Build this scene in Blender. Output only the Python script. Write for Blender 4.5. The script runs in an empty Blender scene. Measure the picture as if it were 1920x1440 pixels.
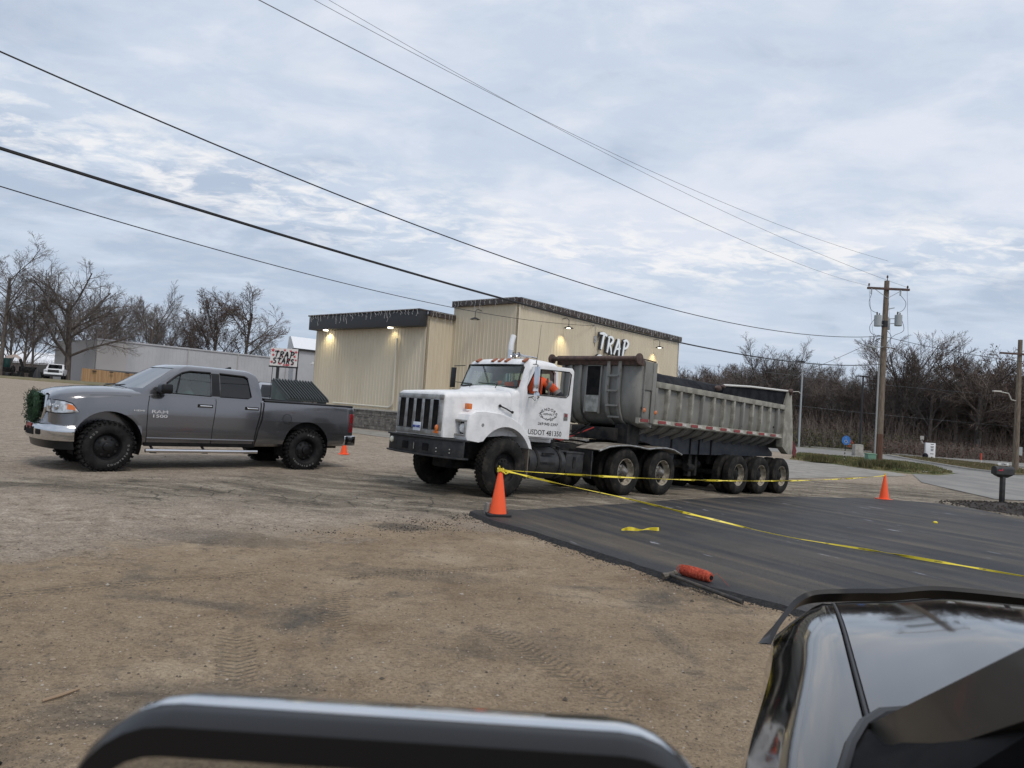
import bpy, bmesh, math, random
from mathutils import Vector, Matrix, noise
R=math.radians; rnd=random.Random(7)
SC=bpy.context.scene; COL=SC.collection
# ---------------------------------------------------------------- camera
cd=bpy.data.cameras.new('camera'); cam=bpy.data.objects.new('camera',cd); COL.objects.link(cam)
SC.camera=cam
cd.sensor_width=36; cd.lens=1330/1920*36; cd.clip_start=.02; cd.clip_end=3000
PITCH=math.atan(45/1330); ROLL=R(3.7)
cam.matrix_world=Matrix.Translation((0,0,1.62))@Matrix.Rotation(R(90)+PITCH,4,'X')@Matrix.Rotation(ROLL,4,'Z')
cd.dof.use_dof=True; cd.dof.focus_distance=14; cd.dof.aperture_fstop=9
# ---------------------------------------------------------------- light
SUN_EL,SUN_AZ=R(54),R(150)      # azimuth clockwise from +Y
w=bpy.data.worlds.new('World'); SC.world=w; w.use_nodes=True
nt=w.node_tree; N=nt.nodes; L=nt.links; N.clear()
def node(t,**k):
    n=N.new(t)
    for a,b in k.items(): setattr(n,a,b)
    return n
out=node('ShaderNodeOutputWorld'); bg=node('ShaderNodeBackground'); bg.inputs[1].default_value=.1
L.new(bg.outputs[0],out.inputs[0])
sky=node('ShaderNodeTexSky',sky_type='NISHITA',sun_disc=False,sun_elevation=SUN_EL,sun_rotation=SUN_AZ)
sky.air_density=1.2; sky.dust_density=2.0
tc=node('ShaderNodeTexCoord'); sep=node('ShaderNodeSeparateXYZ'); L.new(tc.outputs['Generated'],sep.inputs[0])
def mth(op,a,b=None,c=None,clamp=False,tree=None):
    T=tree or nt; n=T.nodes.new('ShaderNodeMath'); n.operation=op; n.use_clamp=clamp
    for i,x in enumerate((a,b,c)):
        if x is None: continue
        if isinstance(x,(int,float)): n.inputs[i].default_value=x
        else: T.links.new(x,n.inputs[i])
    return n.outputs[0]
zz=mth('ADD',mth('MAXIMUM',sep.outputs[2],0.0),.16)
cx=mth('DIVIDE',sep.outputs[0],zz); cy=mth('DIVIDE',sep.outputs[1],zz)
def cloudcoord(ang,sx,sy,off):
    c=node('ShaderNodeCombineXYZ'); L.new(cx,c.inputs[0]); L.new(cy,c.inputs[1])
    m=node('ShaderNodeMapping'); m.inputs['Rotation'].default_value=(0,0,ang); m.inputs['Scale'].default_value=(sx,sy,1); m.inputs['Location'].default_value=off
    L.new(c.outputs[0],m.inputs[0]); return m.outputs[0]
def nz(vec,scale,detail,rough,dist=0):
    n=node('ShaderNodeTexNoise'); n.inputs['Scale'].default_value=scale; n.inputs['Detail'].default_value=detail
    n.inputs['Roughness'].default_value=rough; n.inputs['Distortion'].default_value=dist; L.new(vec,n.inputs[0]); return n.outputs[0]
def ramp(v,stops,T=None,interp='EASE'):
    T=T or nt; n=T.nodes.new('ShaderNodeValToRGB'); n.color_ramp.interpolation=interp
    el=n.color_ramp.elements
    while len(el)<len(stops): el.new(.5)
    for e,(p,c) in zip(el,stops): e.position=p; e.color=(*c,1) if len(c)==3 else c
    T.links.new(v,n.inputs[0]); return n.outputs[0]
def mixc(f,a,b,T=None,bt='MIX'):
    T=T or nt; n=T.nodes.new('ShaderNodeMix'); n.data_type='RGBA'; n.blend_type=bt
    for i,x in ((0,f),(6,a),(7,b)):
        if isinstance(x,(int,float)): n.inputs[i].default_value=x
        elif isinstance(x,tuple): n.inputs[i].default_value=(*x,1)
        else: T.links.new(x,n.inputs[i])
    return n.outputs[2]
big=nz(cloudcoord(R(25),.55,.9,(2.3,1.1,0)),1.0,5,.5,.3)
mid=nz(cloudcoord(R(20),1.5,2.0,(5.2,3.3,0)),1.7,8,.58,.4)
fine=nz(cloudcoord(R(-28),5.2,8.0,(1.7,8.3,2)),1.25,9,.62,.35)
grey=(4.35,5.1,6.35); light=(6.9,7.3,8.2); white=(8.0,8.2,8.5)
# more open, brighter cloud towards the right of the view; greyer to the left and low down
v=mth('ADD',mth('MULTIPLY',big,.55),mth('MULTIPLY',mid,.45))
v=mth('ADD',v,mth('MULTIPLY',sep.outputs[0],.10))
v=mth('ADD',v,mth('MULTIPLY',mth('SUBTRACT',sep.outputs[2],.3),.16))
base=ramp(v,[(.38,tuple(x/10 for x in grey)),(.50,(.555,.63,.745)),(.62,tuple(x/10 for x in light))])
band=mth('MULTIPLY',mth('SUBTRACT',fine,.455),5.0,clamp=True)
# altocumulus band: a strip of broken cloud across the sky
# (a streak that runs from the low left to the horizon on the right)
qx=mth('SUBTRACT',cx,.3); bpos=mth('ADD',mth('SUBTRACT',cy,2.55),mth('MULTIPLY',mth('MULTIPLY',qx,qx),.3))
strip=mth('SUBTRACT',1,mth('ABSOLUTE',mth('MULTIPLY',bpos,2.0)),clamp=True)
bm_=mth('MULTIPLY',mth('MULTIPLY',band,mth('MULTIPLY_ADD',strip,1.5,.16)),.95,clamp=True)
basec=mixc(mth('MULTIPLY',bm_,.85),base,(.86,.855,.86))
wisp=mth('MULTIPLY',mth('MULTIPLY',mth('SUBTRACT',mid,.56),3.5,clamp=True),.35)
basec=mixc(wisp,basec,(.84,.86,.90))
hd_=mth('MULTIPLY',mth('SUBTRACT',.20,sep.outputs[2],clamp=True),mth('MULTIPLY_ADD',sep.outputs[0],-1.1,1.35,clamp=True)); basec=mixc(mth('MULTIPLY',hd_,4.2,clamp=True),basec,(.43,.52,.65))
sc=node('ShaderNodeVectorMath',operation='SCALE'); sc.inputs[3].default_value=10; L.new(basec,sc.inputs[0])
L.new(mixc(.93,sky.outputs[0],sc.outputs[0]),bg.inputs[0])
sd=bpy.data.lights.new('sun','SUN'); sd.energy=1.35; sd.angle=R(16); sd.color=(1,.93,.84)
sun=bpy.data.objects.new('sun',sd); COL.objects.link(sun)
sv=Vector((math.sin(SUN_AZ)*math.cos(SUN_EL),math.cos(SUN_AZ)*math.cos(SUN_EL),math.sin(SUN_EL)))
sun.rotation_euler=(-sv).to_track_quat('-Z','Y').to_euler()
vs=SC.view_settings; vs.view_transform='Standard'; vs.look='None'; vs.exposure=.16; vs.gamma=1
# ---------------------------------------------------------------- helpers
def sst(a,b,x):
    t=min(1,max(0,(x-a)/(b-a))); return t*t*(3-2*t)
def g(x,y):     # terrain
    s=.72*(x+.02)+.69*(y-12.9); s=min(12.5,max(0,s)); q=x/max(y,6.)
    z=-.0325*s*sst(-.12,.05,q)
    z+=.10*sst(0,-6.,x)
    z+=1.35*sst(30,100,math.hypot(x,y))*sst(-.15,-.4,q)*(1 if y>0 else 0)
    return z
def material(name,c,c2=None,scale=4,lo=.4,hi=.6,rough=.6,metal=0,bump=0,bscale=40,coat=0,stretch=(1,1,1),detail=6,emit=None,estr=1,c3=None,s3=20,l3=.55,h3=.65,spec=.5,coords='Object',rough2=None):
    m=bpy.data.materials.new(name); m.use_nodes=True; T=m.node_tree; b=T.nodes['Principled BSDF']
    b.inputs['Base Color'].default_value=(*c,1); b.inputs['Roughness'].default_value=rough; b.inputs['Metallic'].default_value=metal
    b.inputs['Specular IOR Level'].default_value=spec
    if coat: b.inputs['Coat Weight'].default_value=coat; b.inputs['Coat Roughness'].default_value=.06
    tcn=T.nodes.new('ShaderNodeTexCoord'); mp=T.nodes.new('ShaderNodeMapping'); mp.inputs['Scale'].default_value=stretch
    T.links.new(tcn.outputs[coords],mp.inputs[0])
    def ns(s,d=6,r=.6):
        n=T.nodes.new('ShaderNodeTexNoise'); n.inputs['Scale'].default_value=s; n.inputs['Detail'].default_value=d; n.inputs['Roughness'].default_value=r
        T.links.new(mp.outputs[0],n.inputs[0]); return n.outputs[0]
    if c2:
        f=ns(scale,detail); col=ramp(f,[(lo,c),(hi,c2)],T)
        if c3:
            f3=ns(s3,8,.65); col=mixc(ramp(f3,[(l3,(0,0,0)),(h3,(1,1,1))],T),col,c3,T)
        T.links.new(col,b.inputs['Base Color'])
        if rough2 is not None:
            rr=ramp(f,[(lo,(rough,)*3),(hi,(rough2,)*3)],T); T.links.new(rr,b.inputs['Roughness'])
    if bump:
        bn=T.nodes.new('ShaderNodeBump'); bn.inputs['Strength'].default_value=bump; bn.inputs['Distance'].default_value=.02
        T.links.new(ns(bscale,6),bn.inputs['Height']); T.links.new(bn.outputs[0],b.inputs['Normal'])
    if emit:
        b.inputs['Emission Color'].default_value=(*emit,1); b.inputs['Emission Strength'].default_value=estr
    return m
class MB:
    def __init__(s): s.v=[]; s.f=[]; s.m=[]
    def add(s,vs,fs,mi=0):
        o=len(s.v); s.v+= [tuple(p) for p in vs]; s.f+=[tuple(i+o for i in f) for f in fs]; s.m+=[mi]*len(fs); return s
    def box(s,c,d,rot=None,mi=0):
        vs=[Vector(((i&1)-.5,((i>>1)&1)-.5,((i>>2)&1)-.5)) for i in range(8)]
        vs=[Vector((p.x*d[0],p.y*d[1],p.z*d[2])) for p in vs]
        if rot is not None: vs=[rot@p for p in vs]
        vs=[p+Vector(c) for p in vs]
        return s.add(vs,[(0,2,3,1),(4,5,7,6),(0,1,5,4),(2,6,7,3),(0,4,6,2),(1,3,7,5)],mi)
    def bx(s,x0,x1,y0,y1,z0,z1,mi=0): return s.box(((x0+x1)/2,(y0+y1)/2,(z0+z1)/2),(abs(x1-x0),abs(y1-y0),abs(z1-z0)),None,mi)
    def prism(s,pts,ax,a,b,mi=0):
        n=len(pts)
        def P(p,t): return {'y':(p[0],t,p[1]),'x':(t,p[0],p[1]),'z':(p[0],p[1],t)}[ax]
        return s.add([P(p,a) for p in pts]+[P(p,b) for p in pts],[tuple(range(n))[::-1],tuple(range(n,2*n))]+[(i,(i+1)%n,n+(i+1)%n,n+i) for i in range(n)],mi)
    def loft(s,rings,caps=True,mi=0,closed=True):
        n=len(rings[0]); vs=[p for r in rings for p in r]; fs=[]
        for k in range(len(rings)-1):
            for i in range(n if closed else n-1):
                j=(i+1)%n; fs.append((k*n+i,k*n+j,(k+1)*n+j,(k+1)*n+i))
        if caps: fs+=[tuple(range(n))[::-1],tuple(range((len(rings)-1)*n,len(rings)*n))]
        return s.add(vs,fs,mi)
    def tube(s,path,r,n=8,caps=True,mi=0):
        path=[Vector(p) for p in path]; rings=[]; up=None
        for i,p in enumerate(path):
            a=path[max(0,i-1)]; b=path[min(len(path)-1,i+1)]; t=(b-a)
            if t.length<1e-9: t=Vector((0,0,1))
            t.normalize()
            if up is None: up=Vector((0,0,1)) if abs(t.z)<.9 else Vector((1,0,0))
            x=up.cross(t)
            if x.length<1e-6: x=Vector((1,0,0)).cross(t)
            x.normalize(); y=t.cross(x); up=y
            rr=r[i] if isinstance(r,(list,tuple)) else r
            rings.append([p+(x*math.cos(2*math.pi*k/n)+y*math.sin(2*math.pi*k/n))*rr for k in range(n)])
        return s.loft(rings,caps,mi)
    def lathe(s,prof,c,ax='y',n=32,mi=0,caps=False):
        rings=[]
        for r,h in prof:
            ring=[]
            for k in range(n):
                a=2*math.pi*k/n; u,v=r*math.cos(a),r*math.sin(a)
                ring.append(Vector(c)+Vector({'y':(u,h,v),'x':(h,u,v),'z':(u,v,h)}[ax]))
            rings.append(ring)
        return s.loft(rings,caps,mi)
    def ball(s,c,r,n=12,m=8,mi=0,rot=None):
        if not isinstance(r,(tuple,list)): r=(r,r,r)
        rings=[]
        for i in range(m+1):
            t=math.pi*i/m; st=max(.02,math.sin(t))
            ring=[Vector((r[0]*st*math.cos(2*math.pi*k/n),r[1]*st*math.sin(2*math.pi*k/n),r[2]*math.cos(t))) for k in range(n)]
            if rot is not None: ring=[rot@p for p in ring]
            rings.append([p+Vector(c) for p in ring])
        return s.loft(rings,True,mi)
    def xform(s,mat,start=0):
        s.v[start:]=[tuple(mat@Vector(p)) for p in s.v[start:]]; return s
    def merge(s,o,mat=None,mi=None):
        vs=[mat@Vector(p) for p in o.v] if mat is not None else o.v
        off=len(s.v); s.v+=[tuple(p) for p in vs]; s.f+=[tuple(i+off for i in f) for f in o.f]; s.m+=[mi if mi is not None else k for k in o.m]; return s
    def mesh(s,name,smooth=35,bevel=0,recalc=True,seg=2):
        me=bpy.data.meshes.new(name); me.from_pydata(s.v,[],s.f); me.polygons.foreach_set('material_index',s.m)
        if recalc or bevel:
            bm=bmesh.new(); bm.from_mesh(me)
            if recalc: bmesh.ops.recalc_face_normals(bm,faces=bm.faces)
            if bevel:
                es=[e for e in bm.edges if len(e.link_faces)==2 and e.calc_face_angle(0)>R(28)]
                bmesh.ops.bevel(bm,geom=es,offset=bevel,segments=seg,affect='EDGES',profile=.6,clamp_overlap=True)
            bm.to_mesh(me); bm.free()
        if smooth:
            me.polygons.foreach_set('use_smooth',[True]*len(me.polygons)); me.set_sharp_from_angle(angle=R(smooth))
        me.update(); return me
    def build(s,name,mat,parent=None,smooth=35,bevel=0,recalc=True,seg=2,loc=None):
        me=s.mesh(name,smooth,bevel,recalc,seg); o=bpy.data.objects.new(name,me)
        for m in (mat if isinstance(mat,(list,tuple)) else [mat]): me.materials.append(m)
        COL.objects.link(o)
        if parent: o.parent=parent
        if loc: o.location=loc
        return o
def thing(name,label,cat,loc=(0,0,0),rot=(0,0,0),group=None):
    o=bpy.data.objects.new(name,None); COL.objects.link(o); o.empty_display_size=.2; o.location=loc; o.rotation_euler=rot
    tag(o,label,cat,group); return o
def tag(o,label,cat,group=None):
    o['label']=label; o['category']=cat
    if group: o['group']=group
    return o
def struct(o): o['kind']='structure'; return o
def dup(root,loc,rotz,label=None,scale=None,kids=True):
    r=root.copy(); COL.objects.link(r); r.location=loc; r.rotation_euler=(root.rotation_euler[0],root.rotation_euler[1],rotz)
    if scale: r.scale=scale if isinstance(scale,tuple) else (scale,)*3
    if label: r['label']=label
    for ch in list(root.children):
        c=ch.copy(); COL.objects.link(c); c.parent=r
        for gch in list(ch.children):
            d=gch.copy(); COL.objects.link(d); d.parent=c
    return r
def copy_part(ch,parent,loc):
    c=ch.copy(); COL.objects.link(c); c.parent=parent; c.location=loc
    for gch in list(ch.children):
        d=gch.copy(); COL.objects.link(d); d.parent=c
    return c
def boolean(o,cutter,op='DIFFERENCE'):
    """cutter: MB. result replaces the mesh of o"""
    cm=cutter.mesh('c',0); co=bpy.data.objects.new('c',cm); COL.objects.link(co)
    co.matrix_world=o.matrix_world
    par=o.parent; o.parent=None
    cm.materials.append(o.data.materials[0])
    md=o.modifiers.new('b','BOOLEAN'); md.operation=op; md.object=co; md.solver='EXACT'
    bpy.context.view_layer.update(); dg=bpy.context.evaluated_depsgraph_get()
    me=bpy.data.meshes.new_from_object(o.evaluated_get(dg)); o.modifiers.clear(); o.data=me
    bpy.data.objects.remove(co); o.parent=par
    me.polygons.foreach_set('use_smooth',[True]*len(me.polygons)); me.set_sharp_from_angle(angle=R(30))
    return o
_tc={}
def text_mb(s,size=1,shear=0,offset=0,extrude=.004):
    key=(s,shear,offset,extrude/size)
    if key not in _tc:
        c=bpy.data.curves.new('t','FONT'); c.body=s; c.size=1; c.shear=shear; c.offset=offset; c.extrude=extrude/size; c.align_x='CENTER'; c.align_y='CENTER'; c.resolution_u=3
        o=bpy.data.objects.new('t',c); COL.objects.link(o); bpy.context.view_layer.update()
        me=bpy.data.meshes.new_from_object(o.evaluated_get(bpy.context.evaluated_depsgraph_get()))
        b=MB(); b.add([v.co for v in me.vertices],[tuple(p.vertices) for p in me.polygons]); _tc[key]=b
        bpy.data.objects.remove(o); bpy.data.meshes.remove(me)
    b=MB(); b.merge(_tc[key],Matrix.Scale(size,4)); return b
def frame(o,x,y,z=None):
    x=Vector(x).normalized(); y=Vector(y).normalized(); z=x.cross(y).normalized(); y=z.cross(x)
    m=Matrix((x,y,z)).transposed().to_4x4(); m.translation=Vector(o); return m
def stroke(b,pts,w,mat,th=.01,mi=0,n=6):
    """flat brush stroke: pts 2D, w list of widths; mat places it"""
    L_=[];Rr=[]
    for i,p in enumerate(pts):
        a=Vector(pts[max(0,i-1)]); c=Vector(pts[min(len(pts)-1,i+1)]); t=(c-a).normalized(); nn=Vector((-t.y,t.x)); ww=(w[i] if isinstance(w,(list,tuple)) else w)/2
        L_.append(Vector(p)+nn*ww); Rr.append(Vector(p)-nn*ww)
    rings=[[mat@Vector((l.x,l.y,0)),mat@Vector((r.x,r.y,0)),mat@Vector((r.x,r.y,th)),mat@Vector((l.x,l.y,th))] for l,r in zip(L_,Rr)]
    b.loft(rings,True,mi)
def skin_fig(name,verts,edges,rad,mat,parent=None,sub=2,loc=None):
    me=bpy.data.meshes.new(name); me.from_pydata(verts,edges,[]); bm=bmesh.new(); bm.from_mesh(me); ly=bm.verts.layers.skin.verify()
    for i,v in enumerate(bm.verts): v[ly].radius=(rad[i],rad[i]) if not isinstance(rad[i],tuple) else rad[i]; v[ly].use_root=(i==0)
    bm.to_mesh(me); bm.free(); o=bpy.data.objects.new(name,me); COL.objects.link(o)
    md=o.modifiers.new('s','SKIN'); md.use_smooth_shade=True; s2=o.modifiers.new('u','SUBSURF'); s2.levels=sub; s2.render_levels=sub
    bpy.context.view_layer.update(); m2=bpy.data.meshes.new_from_object(o.evaluated_get(bpy.context.evaluated_depsgraph_get()))
    o.modifiers.clear(); o.data=m2; m2.materials.append(mat); m2.polygons.foreach_set('use_smooth',[True]*len(m2.polygons))
    if parent: o.parent=parent
    if loc: o.location=loc
    return o
# ---------------------------------------------------------------- materials
m_rubber=material('rubber',(.012,.012,.012),(.052,.046,.039),scale=5,lo=.42,hi=.80,rough=.85,spec=.2,bump=.5,bscale=60)
m_rubber_clean=material('rubber clean',(.009,.009,.010),(.020,.019,.019),scale=6,rough=.75,spec=.2,bump=.4,bscale=60)
m_black=material('black paint',(.012,.013,.015),(.032,.031,.030),scale=6,rough=.5,bump=.1)
m_frame=material('dirty chassis',(.007,.008,.010),(.028,.026,.024),scale=5,rough=.75,spec=.25,bump=.3,bscale=20)
m_trim=material('black plastic',(.009,.009,.010),rough=.35,spec=.3)
m_chrome=material('chrome',(.62,.62,.63),rough=.12,metal=1)
m_alum=material('dull aluminium',(.42,.42,.41),(.28,.27,.25),scale=8,rough=.45,metal=.8)
m_dirtrim=material('dirty rim',(.42,.38,.30),(.20,.17,.13),scale=12,rough=.7,metal=.15)
m_white=material('worn white paint',(.76,.765,.77),(.64,.65,.66),scale=5,lo=.40,hi=.68,rough=.55,c3=(.16,.14,.12),s3=38,l3=.66,h3=.74,bump=.12,bscale=30,coat=.1)
m_whiteclean=material('white paint',(.72,.73,.74),rough=.3,coat=.4)
m_grey=material('grey metallic paint',(.16,.16,.17),rough=.18,metal=.8,coat=1)
m_tub=material('oxidised grey trailer steel',(.245,.242,.222),(.18,.177,.162),scale=2.2,lo=.38,hi=.66,rough=.6,metal=.15,c3=(.095,.075,.055),s3=9,l3=.60,h3=.76,bump=.15,bscale=14,stretch=(1,1,.45))
m_tub2=material('pale trailer rail',(.33,.32,.27),(.215,.205,.17),scale=4,rough=.65,metal=.1,c3=(.13,.09,.06),s3=14,l3=.62,h3=.72)
m_tarp=material('black tarp',(.006,.007,.010),(.016,.018,.022),scale=3,rough=.8,spec=.15,bump=.6,bscale=6)
m_rust=material('rusty brown steel',(.055,.034,.03),(.10,.06,.045),scale=10,rough=.7,bump=.2)
def glassmat(name,tint,alpha,rough=.03):
    m=bpy.data.materials.new(name); m.use_nodes=True; T=m.node_tree; T.nodes.clear()
    o=T.nodes.new('ShaderNodeOutputMaterial'); mx=T.nodes.new('ShaderNodeMixShader'); tr=T.nodes.new('ShaderNodeBsdfTransparent'); gl=T.nodes.new('ShaderNodeBsdfGlossy')
    tr.inputs[0].default_value=(*tint,1); gl.inputs['Roughness'].default_value=rough
    fr=T.nodes.new('ShaderNodeLayerWeight'); fr.inputs[0].default_value=.2
    f=mth('ADD',mth('MULTIPLY',fr.outputs['Fresnel'],.45,tree=T),alpha,tree=T,clamp=True)
    T.links.new(f,mx.inputs[0]); T.links.new(tr.outputs[0],mx.inputs[1]); T.links.new(gl.outputs[0],mx.inputs[2]); T.links.new(mx.outputs[0],o.inputs[0]); return m
m_glass=glassmat('cab glass',(.50,.60,.55),.0)
m_glass_dark=glassmat('tinted glass',(.05,.055,.06),.06)
m_glass_bright=glassmat('bright windscreen',(.45,.58,.54),.55,.05)
m_glass_mid=glassmat('window glass',(.50,.60,.58),.10)
m_orange=material('orange cone',(.90,.10,.02),rough=.45,emit=(.9,.10,.02),estr=.0)
m_hiviz=material('hi vis orange',(.95,.13,.03),(.80,.10,.03),scale=9,rough=.7,bump=.4,bscale=14)
m_band=material('grey reflective tape',(.22,.21,.2),rough=.5)
m_yellow=material('yellow tape',(.75,.60,.04),rough=.4)
m_ink=material('black ink',(.015,.015,.017),rough=.5)
m_skin=material('skin',(.42,.25,.18),rough=.55)
m_red=material('red lens',(.22,.008,.012),rough=.12,coat=.8)
m_amber=material('amber lens',(.65,.16,.02),rough=.25,coat=.5)
m_inside=material('dark interior',(.010,.010,.011),(.018,.017,.017),scale=5,rough=.9,spec=.12)
m_redtape=material('red tape',(.30,.035,.035),(.20,.05,.045),scale=20,rough=.5)
m_whitetape=material('white tape',(.56,.54,.50),(.42,.40,.36),scale=20,rough=.5)
m_wood=material('weathered pole wood',(.20,.165,.125),(.12,.09,.065),scale=6,rough=.85,stretch=(4,4,.35),bump=.5,bscale=20)
m_conc=material('concrete',(.38,.36,.32),(.28,.265,.24),scale=5,rough=.9,bump=.3)
m_wire=material('wire black',(.012,.012,.013),rough=.6)
m_wiregrey=material('wire grey',(.16,.17,.19),rough=.5)
m_trgrey=material('transformer grey',(.33,.36,.37),rough=.45)
m_bark=material('bark',(.075,.062,.054),(.135,.115,.10),scale=6,rough=.95,stretch=(1,1,.3),bump=.4,bscale=8)
m_twig=material('twig',(.098,.084,.076),(.155,.138,.128),scale=1.2,rough=.95)
m_twig_red=material('reddish twig',(.100,.078,.067),(.155,.125,.108),scale=1.2,rough=.95)
m_leafbrown=material('dead brown leaf',(.075,.045,.033),(.13,.08,.058),scale=1.5,rough=.9)
m_bush=material('olive bush leaf',(.075,.075,.028),(.12,.105,.045),scale=2,rough=.9)
m_needle=material('dark green needles',(.008,.030,.012),(.018,.055,.022),scale=12,rough=.8)
# ---------------------------------------------------------------- ground
def ground_mat():
    m=bpy.data.materials.new('gravel lot and dirt'); m.use_nodes=True; T=m.node_tree; b=T.nodes['Principled BSDF']; b.inputs['Roughness'].default_value=.95; b.inputs['Specular IOR Level'].default_value=.1
    geo=T.nodes.new('ShaderNodeTexCoord'); att=T.nodes.new('ShaderNodeAttribute'); att.attribute_name='zone'; sp=T.nodes.new('ShaderNodeSeparateColor'); T.links.new(att.outputs[0],sp.inputs[0])
    def ns(s,d=6,r=.6,st=(1,1,1),rot=0,dist=0):
        mp=T.nodes.new('ShaderNodeMapping'); mp.inputs['Scale'].default_value=st; mp.inputs['Rotation'].default_value=(0,0,rot); T.links.new(geo.outputs['Object'],mp.inputs[0])
        n=T.nodes.new('ShaderNodeTexNoise'); n.inputs['Scale'].default_value=s; n.inputs['Detail'].default_value=d; n.inputs['Roughness'].default_value=r; n.inputs['Distortion'].default_value=dist
        T.links.new(mp.outputs[0],n.inputs[0]); return n.outputs[0]
    def vor(s,feature='F1',st=(1,1,1)):
        mp=T.nodes.new('ShaderNodeMapping'); mp.inputs['Scale'].default_value=st; T.links.new(geo.outputs['Object'],mp.inputs[0])
        n=T.nodes.new('ShaderNodeTexVoronoi'); n.feature=feature; n.inputs['Scale'].default_value=s; T.links.new(mp.outputs[0],n.inputs[0]); return n
    sox=T.nodes.new('ShaderNodeSeparateXYZ'); T.links.new(geo.outputs['Object'],sox.inputs[0])
    n1=ns(.9,8,.62); n5=ns(17,8,.72); n2=ns(6,8,.65); n3=ns(40,6,.7); n4=ns(.35,5,.55); ntr=ns(1.2,9,.68,(.6,1.7,1),R(-42),.6)
    dirt=ramp(n1,[(.30,(.198,.147,.098)),(.50,(.285,.218,.148)),(.70,(.365,.292,.208))],T)
    dirt=mixc(mth('MULTIPLY',mth('SUBTRACT',n2,.52,tree=T),3.2,tree=T,clamp=True),dirt,(.115,.094,.074),T)
    nd=ns(.55,9,.68,(1,1,1),.7,.8); dirt=mixc(mth('MULTIPLY',mth('SUBTRACT',nd,.54,tree=T),8,tree=T,clamp=True),dirt,(.125,.108,.088),T)
    grav=ramp(n2,[(.3,(.20,.162,.125)),(.52,(.33,.278,.222)),(.72,(.45,.392,.322))],T)
    grav=mixc(mth('MULTIPLY',mth('SUBTRACT',n1,.45,tree=T),2.4,tree=T,clamp=True),grav,(.25,.21,.165),T)
    asp=ramp(ntr,[(.33,(.085,.074,.060)),(.48,(.19,.165,.13)),(.64,(.34,.30,.24))],T)
    asp=mixc(mth('MULTIPLY',mth('SUBTRACT',n2,.5,tree=T),2.5,tree=T,clamp=True),asp,(.10,.088,.074),T)
    # cracks in the old asphalt
    wob=T.nodes.new('ShaderNodeMapping'); nn=T.nodes.new('ShaderNodeTexNoise'); nn.inputs['Scale'].default_value=1.6; T.links.new(geo.outputs['Object'],nn.inputs[0])
    va=T.nodes.new('ShaderNodeVectorMath'); va.operation='SCALE'; va.inputs[3].default_value=.55; T.links.new(nn.outputs['Color'],va.inputs[0])
    vb=T.nodes.new('ShaderNodeVectorMath'); T.links.new(geo.outputs['Object'],vb.inputs[0]); T.links.new(va.outputs[0],vb.inputs[1])
    vr=T.nodes.new('ShaderNodeTexVoronoi'); vr.feature='DISTANCE_TO_EDGE'; vr.inputs['Scale'].default_value=1.9; T.links.new(vb.outputs[0],vr.inputs[0])
    crack=mth('SUBTRACT',1,mth('MULTIPLY',vr.outputs['Distance'],26,tree=T),tree=T,clamp=True)
    crack=mth('MULTIPLY',crack,mth('MULTIPLY',mth('SUBTRACT',n4,.38,tree=T),6,tree=T,clamp=True),tree=T)
    asp2=mixc(mth('MULTIPLY',crack,.75,tree=T),asp,(.045,.040,.036),T)
    edge=mth('MULTIPLY',mth('SUBTRACT',n1,.5,tree=T),1.3,tree=T); edge2=mth('ADD',edge,mth('MULTIPLY',mth('SUBTRACT',n2,.5,tree=T),1.0,tree=T),tree=T)
    def mask(o): return mth('MULTIPLY_ADD',mth('ADD',mth('SUBTRACT',o,.5,tree=T),edge2,tree=T),2.6,.5,tree=T,clamp=True)
    col=mixc(mask(sp.outputs[0]),grav,dirt,T); col=mixc(mask(sp.outputs[1]),col,asp2,T)
    grass=ramp(n2,[(.3,(.055,.065,.022)),(.5,(.10,.105,.038)),(.7,(.19,.155,.08))],T)
    col=mixc(mask(sp.outputs[2]),col,grass,T)
    for (bx0,by0,sx0,sy0,am) in ((-1.3,9.1,.55,.38,.7),(-2.9,7.6,1.3,.5,.35),(-.8,6.7,1.2,.35,.3),(.2,4.9,.7,.5,.22)):
        dX=mth('MULTIPLY',mth('SUBTRACT',sox.outputs[0],bx0,tree=T),1/sx0,tree=T); dY=mth('MULTIPLY',mth('SUBTRACT',sox.outputs[1],by0,tree=T),1/sy0,tree=T)
        dd_=mth('SUBTRACT',1,mth('ADD',mth('MULTIPLY',dX,dX,tree=T),mth('MULTIPLY',dY,dY,tree=T),tree=T),tree=T,clamp=True)
        col=mixc(mth('MULTIPLY',mth('MULTIPLY',mth('SUBTRACT',mth('ADD',dd_,n2,tree=T),.85,tree=T),3,tree=T,clamp=True),am,tree=T),col,(.085,.076,.066),T)
    # sooty dark crumbs and pale grit speckle
    vz=vor(60); speck=mth('MULTIPLY',mth('SUBTRACT',.30,vz.outputs['Distance'],tree=T),5,tree=T,clamp=True)
    vcol=T.nodes.new('ShaderNodeSeparateColor'); T.links.new(vz.outputs['Color'],vcol.inputs[0])
    lt=mth('MULTIPLY',speck,mth('GREATER_THAN',vcol.outputs[0],.80,tree=T),tree=T); dk=mth('MULTIPLY',speck,mth('LESS_THAN',vcol.outputs[0],.16,tree=T),tree=T)
    col=mixc(mth('MULTIPLY',lt,.4,tree=T),col,(.36,.34,.31),T); col=mixc(mth('MULTIPLY',dk,.6,tree=T),col,(.07,.06,.052),T)
    col=mixc(mth('MULTIPLY_ADD',mask(sp.outputs[0]),-.28,.65,tree=T),col,ramp(n3,[(.3,(.40,.40,.40)),(.7,(1.55,1.55,1.55))],T),T,'MULTIPLY')
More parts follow.
